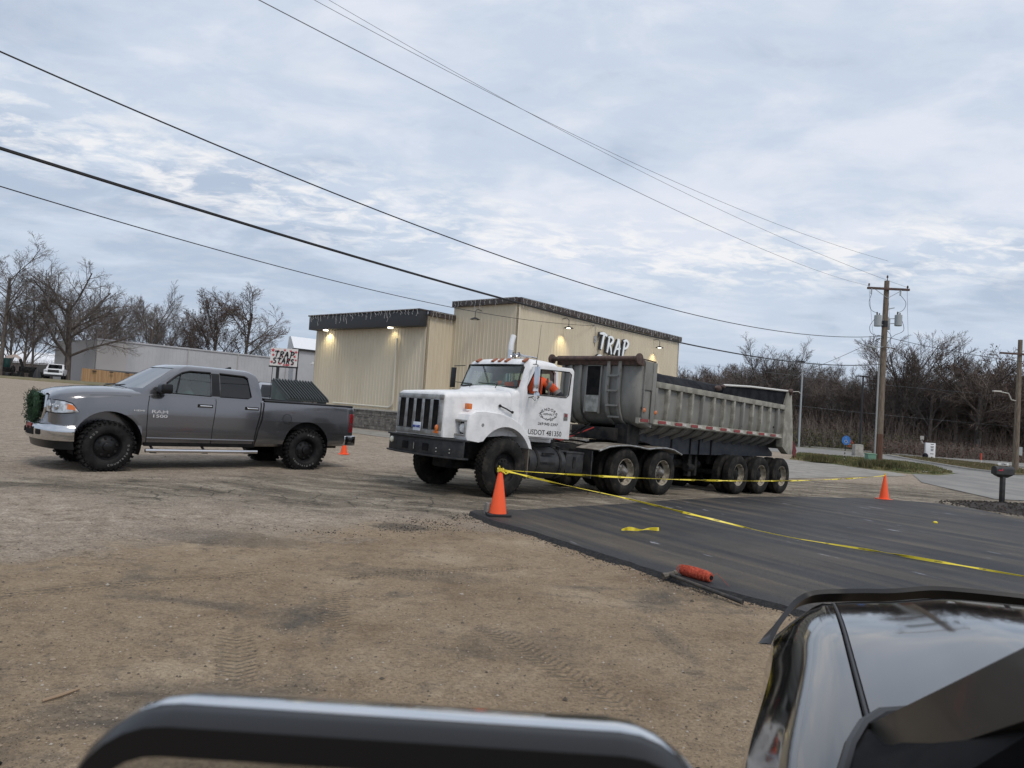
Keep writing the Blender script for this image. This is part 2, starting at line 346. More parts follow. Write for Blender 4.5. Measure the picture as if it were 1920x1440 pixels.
    col=mixc(mth('MULTIPLY_ADD',mask(sp.outputs[0]),-.22,.6,tree=T),col,ramp(n5,[(.3,(.52,.50,.48)),(.5,(1,1,1)),(.72,(1.42,1.42,1.42))],T),T,'MULTIPLY')
    T.links.new(col,b.inputs['Base Color'])
    h=mth('ADD',mth('MULTIPLY',n3,.45,tree=T),mth('ADD',mth('MULTIPLY_ADD',n5,.9,n2,tree=T),mth('MULTIPLY',speck,.35,tree=T),tree=T),tree=T)
    h=mth('SUBTRACT',h,mth('MULTIPLY',mth('MULTIPLY',crack,mask(sp.outputs[1]),tree=T),.6,tree=T),tree=T)
    so=T.nodes.new('ShaderNodeSeparateXYZ'); T.links.new(geo.outputs['Object'],so.inputs[0])
    tracks=None
    for (tx,ty,dx,dy,hl,hw) in ((-1.55,4.33,.36,-.93,.55,.13),(-1.23,5.42,.24,-.97,.60,.13),(.35,4.6,.55,-.83,.9,.12),(-2.9,5.6,.75,.66,1.3,.13),(-.6,6.9,.85,.5,1.1,.13)):
        ln_=math.hypot(dx,dy); dx/=ln_; dy/=ln_
        X=mth('SUBTRACT',so.outputs[0],tx,tree=T); Y=mth('SUBTRACT',so.outputs[1],ty,tree=T)
        v_=mth('ADD',mth('MULTIPLY',X,dx,tree=T),mth('MULTIPLY',Y,dy,tree=T),tree=T); u_=mth('ADD',mth('MULTIPLY',X,-dy,tree=T),mth('MULTIPLY',Y,dx,tree=T),tree=T)
        mk=mth('MULTIPLY',mth('MULTIPLY',mth('SUBTRACT',hw,mth('ABSOLUTE',u_,tree=T),tree=T),40,tree=T,clamp=True),mth('MULTIPLY',mth('SUBTRACT',hl,mth('ABSOLUTE',v_,tree=T),tree=T),4,tree=T,clamp=True),tree=T)
        wv=mth('SINE',mth('ADD',mth('MULTIPLY',v_,105,tree=T),mth('MULTIPLY',mth('ABSOLUTE',u_,tree=T),55,tree=T),tree=T),tree=T)
        gro=mth('SINE',mth('MULTIPLY',u_,75,tree=T),tree=T)
        tt=mth('MULTIPLY',mk,mth('ADD',mth('MULTIPLY',wv,.7,tree=T),mth('MULTIPLY',gro,.7,tree=T),tree=T),tree=T); tracks=tt if tracks is None else mth('ADD',tracks,tt,tree=T)
    h=mth('MULTIPLY_ADD',mth('MULTIPLY',tracks,n1,tree=T),1.25,h,tree=T)
    bn=T.nodes.new('ShaderNodeBump'); bn.inputs['Strength'].default_value=.85; bn.inputs['Distance'].default_value=.03; T.links.new(h,bn.inputs['Height']); T.links.new(bn.outputs[0],b.inputs['Normal'])
    return m
def seg_interp(pts,x):
    if x<=pts[0][0]: return pts[0][1]
    for (a,b),(c,d) in zip(pts,pts[1:]):
        if x<=c: return b+(d-b)*(x-a)/(c-a)
    return pts[-1][1]
def zone(x,y):
    # dirt in front of a ragged line, gravel beyond on the left, old asphalt under and behind the dump truck
    line=seg_interp([(-12,1.2),(-4.3,6.0),(-2.5,8.0),(-.5,10.2),(2,9.5),(40,9)],x)
    d=.5+(line-y)*.28
    a=0
    if y>0:
        edge=seg_interp([(-14,7.2),(-6,9.6),(-2.5,9.9),(-.5,10.5),(3,11)],x); top=seg_interp([(-14,9.0),(-6,11.0),(-2,17),(0,20),(6,27),(40,29)],x)
        a=min((y-edge)*.4,(top-y)*.25)+.5
        a=max(-.5,min(1.3,a))
    gr=-1
    if y>30 and x>12:
        gr=min(1.2,(y-55)*.05)
    q=x/max(y,6)
    if q<-.3: gr=-1
    if y>88 and x>-10: gr=max(gr,.6)
    return (max(-.6,min(1.5,d)),a,gr)
def ground():
    rs=[.25]; 
    while rs[-1]<1500: rs.append(rs[-1]*(1.017 if rs[-1]<30 else 1.05))
    angs=[]; a=-180
    while a<180:
        angs.append(a); a+= .33 if -42<a<42 else (1.5 if -70<a<70 else 6)
    vs=[];zn=[]
    for r in rs:
        for a in angs:
            x,y=r*math.sin(R(a)),r*math.cos(R(a)); z=g(x,y)
            if r<34:
                k=1-sst(20,34,r)
                h=noise.fractal(Vector((x*.55,y*.55,1)),1,2,3)*.018+noise.fractal(Vector((x*2.7,y*2.7,5)),1,2,4)*.011
                if r<12: h+=noise.noise(Vector((x*11,y*11,9)))*.0035
                # wheel ruts with tyre lugs running away from the viewer on the left
                for (x0,y0,dx,dy,wd) in ():
                    t=(y-y0); px=x-(x0+dx*t); 
                    if abs(px)<wd*1.6 and -1.2<t<2.0:
                        h+=(-.010+.006*math.sin(t*46+px*20))*sst(wd*1.6,wd*.7,abs(px))*sst(-1.2,-.6,t)*sst(2,1.2,t)
                z+=h*k
            vs.append((x,y,z)); zn.append(zone(x,y))
    n=len(angs); fs=[]
    for i in range(len(rs)-1):
        for j in range(n):
            k=(j+1)%n; fs.append((i*n+j,(i+1)*n+j,(i+1)*n+k,i*n+k))
    fs.append(tuple(range(n)))
    me=bpy.data.meshes.new('ground'); me.from_pydata(vs,[],fs); me.polygons.foreach_set('use_smooth',[True]*len(me.polygons))
    at=me.attributes.new('zone','FLOAT_COLOR','POINT'); flat=[c for z in zn for c in (*z,1)]; at.data.foreach_set('color',flat)
    me.materials.append(ground_mat()); o=bpy.data.objects.new('ground',me); COL.objects.link(o); struct(o)
ground()
def gh(x,y):    # height of the ground incl. larger undulation
    z=g(x,y); r=math.hypot(x,y)
    if r<34: z+=(1-sst(20,34,r))*(noise.fractal(Vector((x*.55,y*.55,1)),1,2,3)*.018+noise.fractal(Vector((x*2.7,y*2.7,5)),1,2,4)*.011)
    return z
def resample(pts,n):
    ls=[0]
    for a,b in zip(pts,pts[1:]): ls.append(ls[-1]+math.hypot(b[0]-a[0],b[1]-a[1]))
    o=[]
    for i in range(n):
        t=ls[-1]*i/(n-1); k=0
        while k<len(ls)-2 and ls[k+1]<t: k+=1
        f=(t-ls[k])/max(1e-9,ls[k+1]-ls[k]); o.append((pts[k][0]+(pts[k+1][0]-pts[k][0])*f,pts[k][1]+(pts[k+1][1]-pts[k][1])*f))
    return o
def strip_sheet(name,A,B,z,mat,n=40,m=12,skirt=0,fn=g):
    """sheet between polylines A and B, following the terrain"""
    A=resample(A,n); B=resample(B,n); b=MB(); rings=[]
    for j in range(m+1):
        t=j/m; rings.append([Vector((a[0]+(c[0]-a[0])*t,a[1]+(c[1]-a[1])*t,0)) for a,c in zip(A,B)])
    for r in rings:
        for p in r: p.z=fn(p.x,p.y)+z
    if skirt:
        first=[Vector((p.x-(q.x-p.x)/max(.01,(q-p).length)*skirt*(.8+.5*rnd.random()),p.y-(q.y-p.y)/max(.01,(q-p).length)*skirt*(.8+.5*rnd.random()),0)) for p,q in zip(rings[0],rings[1])]
        for p in first: p.z=g(p.x,p.y)-.015
        last=[Vector((p.x+(p.x-q.x)/max(.01,(p-q).length)*skirt,p.y+(p.y-q.y)/max(.01,(p-q).length)*skirt,0)) for p,q in zip(rings[-1],rings[-2])]
        for p in last: p.z=g(p.x,p.y)-.015
        b.loft([first,rings[0]],False,1,False); b.loft(rings,False,0,False); b.loft([rings[-1],last],False,1,False)
    else: b.loft(rings,False,0,False)
    o=b.build(name,mat,recalc=False,smooth=60); 
    me=o.data
    if me.polygons[len(me.polygons)//2].normal.z<0: me.flip_normals()
    return struct(o)
def patch_mat():
    m=bpy.data.materials.new('fresh asphalt'); m.use_nodes=True; T=m.node_tree; b=T.nodes['Principled BSDF']; b.inputs['Roughness'].default_value=.62; b.inputs['Specular IOR Level'].default_value=.3
    geo=T.nodes.new('ShaderNodeTexCoord')
    def ns(s,d=6,r=.6,st=(1,1,1),rot=0,loc=(0,0,0),dist=0):
        m0=T.nodes.new('ShaderNodeMapping'); m0.inputs['Rotation'].default_value=(0,0,rot); T.links.new(geo.outputs['Object'],m0.inputs[0])
        mp=T.nodes.new('ShaderNodeMapping'); mp.inputs['Scale'].default_value=st; mp.inputs['Location'].default_value=loc; T.links.new(m0.outputs[0],mp.inputs[0])
        n=T.nodes.new('ShaderNodeTexNoise'); n.inputs['Scale'].default_value=s; n.inputs['Detail'].default_value=d; n.inputs['Roughness'].default_value=r; n.inputs['Distortion'].default_value=dist
        T.links.new(mp.outputs[0],n.inputs[0]); return n.outputs[0]
    rot=R(58)      # rotate so that the rolling direction is local x
    base=ramp(ns(.7,6),[(.35,(.018,.019,.022)),(.65,(.034,.034,.036))],T)
    st1=ns(1,7,.62,(.10,2.3,1),rot,(3,1,0),.15); st2=ns(1,8,.65,(.22,7,1),rot,(1,7,0),.2); gr=ns(.45,5,.55,loc=(4,2,0)); fn=ns(48,6,.75)
    dust=mth('MULTIPLY',mth('SUBTRACT',st1,.45,tree=T),4.0,tree=T,clamp=True); dust=mth('MULTIPLY',dust,mth('MULTIPLY_ADD',mth('SUBTRACT',gr,.5,tree=T),3.5,.70,tree=T,clamp=True),tree=T)
    col=mixc(mth('MULTIPLY',dust,.72,tree=T),base,(.135,.108,.074),T)
    l2=mth('MULTIPLY',mth('SUBTRACT',st2,.62,tree=T),9,tree=T,clamp=True); col=mixc(mth('MULTIPLY',l2,.40,tree=T),col,(.25,.22,.17),T)
    # a few chalky scuffs
    sc_=mth('MULTIPLY',mth('SUBTRACT',ns(1,4,.6,(.9,5.0,1),rot+.1,(9,3.3,0),.3),.67,tree=T),22,tree=T,clamp=True); col=mixc(mth('MULTIPLY',sc_,.8,tree=T),col,(.42,.43,.47),T)
    col=mixc(.65,col,ramp(fn,[(.3,(.4,.4,.4)),(.7,(1.7,1.7,1.7))],T),T,'MULTIPLY')
    T.links.new(col,b.inputs['Base Color'])
    bn=T.nodes.new('ShaderNodeBump'); bn.inputs['Strength'].default_value=.7; bn.inputs['Distance'].default_value=.012; T.links.new(fn,bn.inputs['Height']); T.links.new(bn.outputs[0],b.inputs['Normal'])
    return m
m_patch=patch_mat()
m_edge=material('loose asphalt edge',(.010,.010,.011),(.022,.021,.021),scale=30,rough=.9,bump=1,bscale=45)
LOW=[(-.50,10.62),(-.28,10.2),(-.06,9.82),(.4,9.26),(.88,8.48),(1.3,7.86),(1.69,7.24),(2.2,6.62),(2.52,6.3),(3.4,5.0),(4.6,3.4),(6.5,1.2),(10,-2)]
TOP=[(-.44,10.80),(.3,11.14),(1.21,12.0),(2.35,13.4),(3.36,14.76),(4.65,16.22),(6.0,17.7),(8.11,19.6),(10.25,20.96),(11.35,21.1),(12.7,20.9),(13.2,20.2),(13.2,19.12),(13.13,18.0),(13.6,15),(15,11),(18,4)]
PATCH_H=.045
def ragged(pl,n,amp,sd):
    q=resample(pl,n); return [(x+noise.fractal(Vector((i*.22,sd,0)),1,2,4)*amp,y+noise.fractal(Vector((i*.22,sd,7)),1,2,4)*amp) for i,(x,y) in enumerate(q)]
strip_sheet('fresh_asphalt_patch',ragged(LOW,400,.030,1),ragged(TOP,400,.05,3),PATCH_H,[m_patch,m_edge],n=400,m=30,skirt=.10)
m_road=material('road asphalt',(.18,.176,.166),(.235,.226,.21),scale=1.2,rough=.9,bump=.3,c3=(.13,.128,.122),s3=5,l3=.6,h3=.75,stretch=(1,.3,1))
m_grass=material('lawn base',(.07,.085,.028),(.15,.13,.06),scale=1.3,rough=.95,bump=.5,bscale=30,c3=(.17,.14,.08),s3=7,l3=.55,h3=.7)
m_drygrass=material('dry verge',(.17,.135,.075),(.12,.11,.05),scale=1.3,rough=.95,bump=.5,bscale=30)
m_kerb=material('kerb concrete',(.42,.40,.36),(.33,.31,.28),scale=4,rough=.85)
m_apron=material('worn concrete apron',(.275,.262,.235),(.215,.203,.18),scale=1.0,rough=.9,bump=.2,c3=(.12,.11,.10),s3=3,l3=.58,h3=.66)
strip_sheet('concrete_drive',[(8,25.5),(11.64,28.0),(15.26,31.0),(19.0,33.8)],[(10,46),(15.37,44),(18.5,41.0),(19.9,36.0)],.012,m_apron,n=20,m=10)
strip_sheet('near_road',[(16.5,24),(20.2,24.4),(24,25.5),(40,27)],[(17.5,30),(20.4,35.8),(24.0,38.4),(31.0,42.0)],.020,m_road,n=24,m=10)
strip_sheet('side_road',[(20.4,35.8),(24.3,38.6),(27.2,45),(27.8,49),(26,51),(22,53.5),(12,58)],[(31.5,42.5),(32.5,44),(33.0,48.0),(33.4,55),(33.7,64),(31.5,69),(14,78)],.016,m_road,n=30,m=8)
strip_sheet('far_road',[(29,75),(36,67),(38.5,60),(40,52),(40,30),(40,0)],[(30,84),(38,77.5),(45,69),(50,56),(52,30),(52,0)],.024,m_road,n=30,m=6)
def mound(x,y): return g(x,y)
strip_sheet('grass_island',[(17.31,43.6),(18.7,40.98),(19.3,37.3),(20.29,36.1),(21.88,36.04),(24.3,38.6)],[(21.36,53.0),(24.15,52.6),(25.5,50.6),(27.3,48.6),(26.9,45),(24.6,39.3)],.05,[m_grass,m_grass],n=24,m=10,skirt=.15)
strip_sheet('dry_grass_verge',[(29.7,41.6),(29.0,44.5),(29.9,49.1),(31.3,55.4),(33,62)],[(33.5,44),(35.9,49.4),(37.6,55),(36.5,60),(35,64)],.05,[m_drygrass,m_drygrass],n=24,m=8,skirt=.15)
def kerb(name,path,wd=.18,h=.13):
    path=resample(path,40); b=MB(); rings=[]
    for i,p in enumerate(path):
        a=Vector(path[max(0,i-1)]); c=Vector(path[min(len(path)-1,i+1)]); t=(c-a).normalized(); nn=Vector((-t.y,t.x))*wd/2; z=g(*p)
        rings.append([(p[0]+nn.x,p[1]+nn.y,z-.05),(p[0]-nn.x,p[1]-nn.y,z-.05),(p[0]-nn.x,p[1]-nn.y,z+h),(p[0]+nn.x,p[1]+nn.y,z+h)])
    b.loft(rings); struct(b.build(name,m_kerb,smooth=30))
kerb('kerb',[(29.5,41.4),(28.9,44.5),(29.75,49.1),(31.2,55.4),(33,62)])
kerb('kerb',[(13,75),(29,74),(36,66.5),(38,60),(39.4,52),(39.4,30)],.25,.12)
# painted line on the near road
strip_sheet('road_marking',[(24,29.2),(34,31.5)],[(24,29.45),(34,31.75)],.027,material('road paint',(.5,.49,.45),rough=.8),n=8,m=1)
# paler walk by the tan building
strip_sheet('concrete_walk',[(-4.1,32.2),(-7,34.7),(-12,39)],[(-1.6,27.4),(-5.4,29.3),(-12,36)],.012,m_apron,n=14,m=6)
strip_sheet('berm',[(-60,74),(-47,70),(-38,69)],[(-64,84),(-50,80),(-38,78)],.12,[m_drygrass,m_drygrass],n=20,m=6,skirt=.3)
strip_sheet('left_road',[(-120,112),(-60,99),(-40,90)],[(-110,95),(-60,88),(-38,82)],.03,m_road,n=20,m=4)
# gravel scatter
def gravel():
    b=MB(); r=random.Random(3)
    def stone(x,y,s,z0=None):
        z=(gh(x,y) if z0 is None else z0)+s*.12
        a=r.random()*6.3; c=math.cos(a); d=math.sin(a); k=[.7+.6*r.random() for _ in range(6)]
        pts=[(k[0],0,0),(0,k[1],0),(-k[2],0,0),(0,-k[3],0),(0,0,k[4]*.7),(0,0,-.4)]
        vs=[(x+(p[0]*c-p[1]*d)*s,y+(p[0]*d+p[1]*c)*s,z+p[2]*s) for p in pts]
        b.add(vs,[(0,1,4),(1,2,4),(2,3,4),(3,0,4)],0 if r.random()<.6 else (1 if r.random()<.35 else 2))
    for i in range(26000):
        Y=2.2+ (r.random()**1.6)*14; X=(r.random()*1.9-.95)*Y*.92
        if in_patch(X,Y): continue
        s=.0035+.008*r.random()**3
        if r.random()<.02: s*=1.9
        stone(X,Y,s)
    for i in range(2600): # grit clusters by the asphalt edge and beside the hammer
        t=r.random(); k=resample_low[int(t*199)]
        d=-abs(r.gauss(0,.16))-.07; stone(k[0]+d*.82,k[1]+d*.57,.004+.009*r.random()**2)
    for i in range(900):
        stone(2.35+r.gauss(0,.22),6.15+r.gauss(0,.25)-.1,.005+.010*r.random()**2) if False else None
    return b
from bisect import bisect
resample_low=resample(LOW,200)
def in_patch(x,y):
    # between the low and top polylines
    poly=LOW+TOP[::-1]; c=False; j=len(poly)-1
    for i in range(len(poly)):
        a,b_=poly[i],poly[j]
        if (a[1]>y)!=(b_[1]>y) and x<(b_[0]-a[0])*(y-a[1])/(b_[1]-a[1])+a[0]: c=not c
        j=i
    return c
gm=[material('grit tan',(.27,.215,.16),rough=.95),material('grit pale',(.36,.32,.27),rough=.95),material('grit dark',(.09,.075,.06),rough=.95)]
o=gravel().build('gravel',gm,smooth=0,recalc=False); o['kind']='stuff'; o['label']='loose grit and small stones on the dirt'
def crumbs():
    b=MB(); r=random.Random(5)
    for cx_,cy_,sx,sy,n in [(-.95,9.4,.28,.35,420),(-1.35,9.0,.2,.2,120),(-.62,10.2,.15,.25,160),(-2.3,8.4,.5,.15,120)]:
        for i in range(n):
            x=cx_+r.gauss(0,sx); y=cy_+r.gauss(0,sy); s=.004+.012*r.random()**2; z=gh(x,y)+s*.3
            a=r.random()*6.3; vs=[(x+s*math.cos(a+q),y+s*math.sin(a+q),z-s*.3) for q in (0,2,4.2)]+[(x,y,z+s*.5)]
            b.add(vs,[(0,1,3),(1,2,3),(2,0,3)])
    for k in resample_low:
        for i in range(16):
            d=-.06-abs(r.gauss(0,.05)); x=k[0]+d*.82+r.gauss(0,.05); y=k[1]+d*.57+r.gauss(0,.05); s=.004+.010*r.random()**2; z=gh(x,y)+s*.3
            a=r.random()*6.3; vs=[(x+s*math.cos(a+q),y+s*math.sin(a+q),z-s*.3) for q in (0,2,4.2)]+[(x,y,z+s*.5)]
            b.add(vs,[(0,1,3),(1,2,3),(2,0,3)])
    return b
o=crumbs().build('asphalt_crumbs',m_edge,smooth=0,recalc=False); o['kind']='stuff'; o['label']='black asphalt crumbs scattered along the fresh edge'
# ---------------------------------------------------------------- wheels
def circle(n): return [(math.cos(2*math.pi*k/n),math.sin(2*math.pi*k/n)) for k in range(n)]
def truck_tire(R_,W,tread=True,steps=56,rimr=.29):
    """tyre lathed round the y axis, outer face at y=0, inner at y=W"""
    b=MB(); s=.03
    prof=[(rimr,.035),(rimr+.02,.012),(rimr+.08,0),(R_-.09,.004),(R_-.035,.02),(R_-.008,.05)]
    nrib=5; w0,w1=.05,W-.05
    for i in range(nrib):
        a=w0+(w1-w0)*i/nrib; c=w0+(w1-w0)*(i+1)/nrib; gp_=.006
        prof+=[(R_,a+gp_),(R_,c-gp_)]
        if i<nrib-1: prof+=[(R_-.014,c-gp_*.6),(R_-.014,c+gp_*.6)]
    prof+=[(R_-.008,W-.05),(R_-.035,W-.02),(R_-.09,W-.004),(rimr+.08,W),(rimr+.02,W-.012),(rimr,W-.035)]
    b.lathe(prof,(0,0,0),'y',steps); 
    return b
def lugs(b,R_,W,n=34,deep=.016,wl=.05):
    for k in range(n):
        for side in (0,1):
            a=2*math.pi*(k+.5*side)/n; rot=Matrix.Rotation(-a,3,'Y')
            y=W*.16 if side==0 else W*.84
            b.box(rot@Vector((0,0,R_-.012))+Vector((0,y,0)),(wl,W*.30,.05),rot)
        a=2*math.pi*(k+.25)/n; rot=Matrix.Rotation(-a,3,'Y')@Matrix.Rotation(.35*(1 if k%2 else -1),3,'Z')
        b.box(rot@Vector((0,0,R_-.014))+Vector((0,W*.5,0)),(wl*.9,W*.26,.05),rot)
def make_truck_wheel(kind,parent):
    """kind: steer, drive, trailer. returns wheel mesh object with rim / hub children; outer face at y=0"""
    Rr=.53 if kind=='steer' else .515; W=.30 if kind=='steer' else .27
    b=truck_tire(Rr,W)
    if kind=='steer': 
        for k in range(44):
            for yy in (.07,.13,.19,.25):
                a=2*math.pi*(k+(.5 if yy in (.13,.25) else 0))/44; rot=Matrix.Rotation(-a,3,'Y'); b.box(rot@Vector((0,0,Rr))+Vector((0,yy,0)),(.045,.036,.014),rot@Matrix.Rotation(.4,3,'Z'))
    wh=b.build('wheel',m_rubber,parent,smooth=40)
    rim=MB(); rr=.292
    if kind=='steer':
        rim.lathe([(rr,.03),(rr-.012,.04),(rr-.02,.10),(rr-.05,.13),(.17,.14),(.165,.10),(.10,.09),(.09,.02),(.05,.012),(.001,.012)],(0,0,0),'y',36)
        for k in range(10):
            a=2*math.pi*k/10; rim.tube([(math.cos(a)*.135,.10,math.sin(a)*.135),(math.cos(a)*.135,.065,math.sin(a)*.135)],.014,6)
        rim.build('rim',m_frame,wh)
    elif kind=='drive':
        rim.lathe([(rr,.03),(rr-.012,.028),(rr-.022,.10),(rr-.034,.16),(.245,.18)],(0,0,0),'y',36)
        rim.build('rim',m_dirtrim,wh)
        h=MB(); h.lathe([(.25,.17),(.22,.20),(.001,.21)],(0,0,0),'y',30); h.build('brake_drum',m_frame,wh)
        h=MB(); h.lathe([(.13,.20),(.15,.14),(.11,.12),(.095,.07),(.09,.055),(.08,.03),(.055,.018),(.001,.012)],(0,0,0),'y',24)
        for k in range(8):
            a=2*math.pi*k/8; h.tube([(math.cos(a)*.13,.14,math.sin(a)*.13),(math.cos(a)*.13,.11,math.sin(a)*.13)],.012,6)
        h.build('hub',material('dusty hub',(.26,.25,.235),(.12,.11,.10),scale=14,rough=.5,metal=.5),wh)
    else:
        rim.lathe([(rr,.03),(rr-.012,.028),(rr-.022,.10),(rr-.034,.16),(.245,.18)],(0,0,0),'y',36)
        rim.build('rim',m_dirtrim,wh)
        h=MB(); h.lathe([(.25,.17),(.21,.2),(.20,.15),(.12,.14),(.10,.09),(.075,.085),(.07,.07),(.001,.065)],(0,0,0),'y',24); h.build('hub',m_frame,wh)
    return wh
def inner_tire(parent,loc):
    o=truck_tire(.515,.27).build('wheel',m_rubber,parent,smooth=40); o.location=loc; return o
# ---------------------------------------------------------------- tractor
def cab_shell(name,rings,inner,cuts,mat,parent):
    o=MB().loft(rings).build(name,mat,parent)
    boolean(o,MB().loft(inner))
    for c in cuts: boolean(o,c)
    return o
def rrect(x0,x1,y0,y1,r,z,n=5,f=None):
    pts=[]
    for cx_,cy_,a0 in ((x1-r,y1-r,0),(x0+r,y1-r,90),(x0+r,y0+r,180),(x1-r,y0+r,270)):
        for k in range(n): a=R(a0+90*k/(n-1)); pts.append((cx_+r*math.cos(a),cy_+r*math.sin(a)))
    return pts
A_TR=R(44.3)
TR=thing('semi_tractor','white conventional semi tractor with worn paint, driver door ajar, coupled to the grey dump trailer','truck',(-.02,12.86,0),(0,.0325,A_TR))
YC=1.07
# hood
def hood_ring(x,hw,zb,zt,cr,crown):
    h=[]
    n=6
    pts=[(hw*.995,zb),(hw,zb+.25*(zt-zb)),(hw,zt-cr)]
    for k in range(1,n): a=R(90*k/n); pts.append((hw-cr+cr*math.cos(a),zt-cr+cr*math.sin(a)))
    pts+=[(hw-cr,zt),(hw*.45,zt+crown*.8),(0,zt+crown)]
    full=[(-p[0],p[1]) for p in pts[::-1]][1:]
    pts=pts+full
    return [(x,YC+p[0],p[1]) for p in pts]
b=MB()
st=[(-1.245,.685,1.02,1.745,.07,.0),(-1.235,.70,1.0,1.765,.09,.008),(-1.19,.705,1.0,1.79,.10,.012),(-.8,.725,1.0,1.83,.10,.015),(-.3,.75,1.05,1.875,.10,.02),(.12,.79,1.1,1.915,.11,.03),(.24,.80,1.1,1.925,.11,.035)]
b.loft([hood_ring(*s) for s in st])
hood=b.build('hood',m_white,TR,smooth=50)
b=MB(); b.loft([hood_ring(.245,.80,1.1,1.925,.11,.035),hood_ring(.30,.83,1.1,1.99,.12,.05),hood_ring(.42,.86,1.1,2.02,.12,.05)]); b.build('cowl',m_white,TR,smooth=50)
# raised centre panel in front of the windscreen
b=MB(); b.loft([[(x,YC+s*.30*k,z) for s,z in ((-1,zb),(1,zb),(1,zt-.02),(.8,zt),(-.8,zt),(-1,zt-.02))] for x,k,zb,zt in ((-.25,.6,1.85,1.895),(0,1,1.87,1.955),(.28,1.15,1.9,2.0))]); b.build('cowl_bulge',m_white,TR,smooth=50)
# grille
b=MB(); x0,x1=-1.275,-1.24; gy0,gy1=YC-.665,YC+.645; gz0,gz1=1.02,1.735
b.bx(x0,x1,gy0,gy1,gz1-.085,gz1); b.bx(x0,x1,gy0,gy1,gz0,gz0+.09)
nb=5; cw=.155; gap=(gy1-gy0-nb*cw)/(nb+1)
for i in range(nb+1):
    y=gy0+i*(cw+gap); b.bx(x0,x1,y,y+gap,gz0+.09,gz1-.085)
gr=b.build('grille',m_alum,TR,bevel=.012,smooth=30)
b=MB(); b.bx(-1.262,-1.255,gy0+.02,gy1-.02,gz0+.02,gz1-.02); b.build('radiator_screen',m_inside,gr)
for i in range(nb):
    y=gy0+gap+i*(cw+gap); b=MB()
    for y0,y1,z0,z1 in ((y-.006,y+.004,gz0+.09,gz1-.085),(y+cw-.004,y+cw+.006,gz0+.09,gz1-.085),(y-.006,y+cw+.006,gz1-.09,gz1-.08),(y-.006,y+cw+.006,gz0+.085,gz0+.095)): b.bx(x0-.008,x0+.01,y0,y1,z0,z1)
    b.build('grille_trim',m_chrome,gr)
    b=MB()
    for k in range(9): b.tube([(-1.267,y+.012+k*(cw-.024)/8,gz0+.09),(-1.267,y+.012+k*(cw-.024)/8,gz1-.085)],.0022,4)
    b.build('grille_mesh',m_frame,gr)
b=MB(); b.bx(-1.30,-1.285,YC-.12,YC+.09,1.07,1.225); pl_=b.build('licence_plate',material('plate blue white',(.62,.66,.74),rough=.4),TR,bevel=.004)
t=text_mb('B814402',.062,offset=.012); t.xform(frame((-1.303,YC-.015,1.145),(0,-1,0),(0,0,1))); t.build('plate_number',material('plate blue ink',(.03,.05,.28),rough=.5),pl_,smooth=0)
b=MB(); b.ball((-1.285,gy0+.10,1.15),(.02,.045,.06),10,8); b.bx(-1.29,-1.27,gy0+.05,gy0+.17,1.06,1.10); b.build('marker_lamp',m_amber,TR)
# fender (both sides): profile with arch
def fender(side):
    y0=.045 if side<0 else 2*YC-.045
    inn=YC-.66 if side<0 else YC+.66
    arch=[]
    for k in range(15):
        a=R(188-(188-4)*k/14); arch.append((-.02+.70*math.cos(a)*1.0,.53+.735*math.sin(a)))
    up=[(.70,.88),(.62,1.00),(.50,1.18),(.32,1.34),(.10,1.44),(-.2,1.50),(-.65,1.52),(-.93,1.50),(-1.06,1.42),(-1.10,1.30),(-1.12,1.05),(-1.02,.985),(-.72,.97)]
    arch=[p for p in arch if not (p[0]<-.5 and p[1]<.97)]
    arch=[(-.69,.96)]+[( -.02+.71*math.cos(R(a)),.53+.74*math.sin(R(a))) for a in range(142,26,-8)]+[(.64,.90)]
    up=[(.70,.88),(.64,1.02),(.52,1.19),(.34,1.34),(.10,1.44),(-.2,1.50),(-.60,1.52),(-.82,1.50),(-.93,1.43),(-.97,1.32),(-.985,1.05),(-.95,.985),(-.78,.97)]
    poly=arch+up
    b=MB(); n=len(poly); cen=(-.25,1.25)
    s=1 if side<0 else -1
    # outer face rounded over
    rings=[[(cen[0]+(p[0]-cen[0])*k if p in up[:-2] else p[0], y0+s*dy, cen[1]+(p[1]-cen[1])*k if p in up[:-2] else p[1]) for p in poly] for k,dy in ((.955,0),(.985,.012),(1,.045),(1.0,.25))]
    rings.append([(p[0]-.0,inn,p[1]+.0) for p in poly])
    b.loft(rings); o=b.build('fender',m_white,TR,smooth=45)
    # headlamp recess
    yl,yh=(.075,.42) if side<0 else (2*YC-.42,2*YC-.075)
    cut=MB(); cut.bx(-1.2,-.84,yl+.03,yh-.03,1.08,1.31); boolean(o,cut)
    b=MB(); X=-1.0
    for a in ((yl,yh,1.30,1.335),(yl,yh,1.05,1.085),(yl,yl+.035,1.085,1.30),(yh-.035,yh,1.085,1.30)): b.bx(X,-.93,*a)
    bz=b.build('headlamp_bezel',m_alum,o,bevel=.01)
    b=MB(); b.bx(-.865,-.855,yl+.03,yh-.03,1.08,1.31); b.build('headlamp_bucket',m_black,bz)
    b=MB(); cy_=(yl+yh)/2-.02*s; b.lathe([(.082,.05),(.085,.0),(.08,-.02),(.05,-.04),(.001,-.045)],(-.91,cy_,1.19),'x',24); b.build('headlamp',material('lamp glass',(.75,.77,.78),rough=.08,coat=1),o)
    b=MB(); yy=.20 if side<0 else 2*YC-.2; b.box((-.83,yy+.03,1.575),(.085,.11,.105)); b.build('turn_signal',m_amber,o,bevel=.012)
    b=MB(); b.tube([(-.62,y0-.006*s,1.27),(-.62,y0+.03*s,1.27)],.03,12); b.build('marker_reflector',m_alum,o)
fender(-1); fender(1)
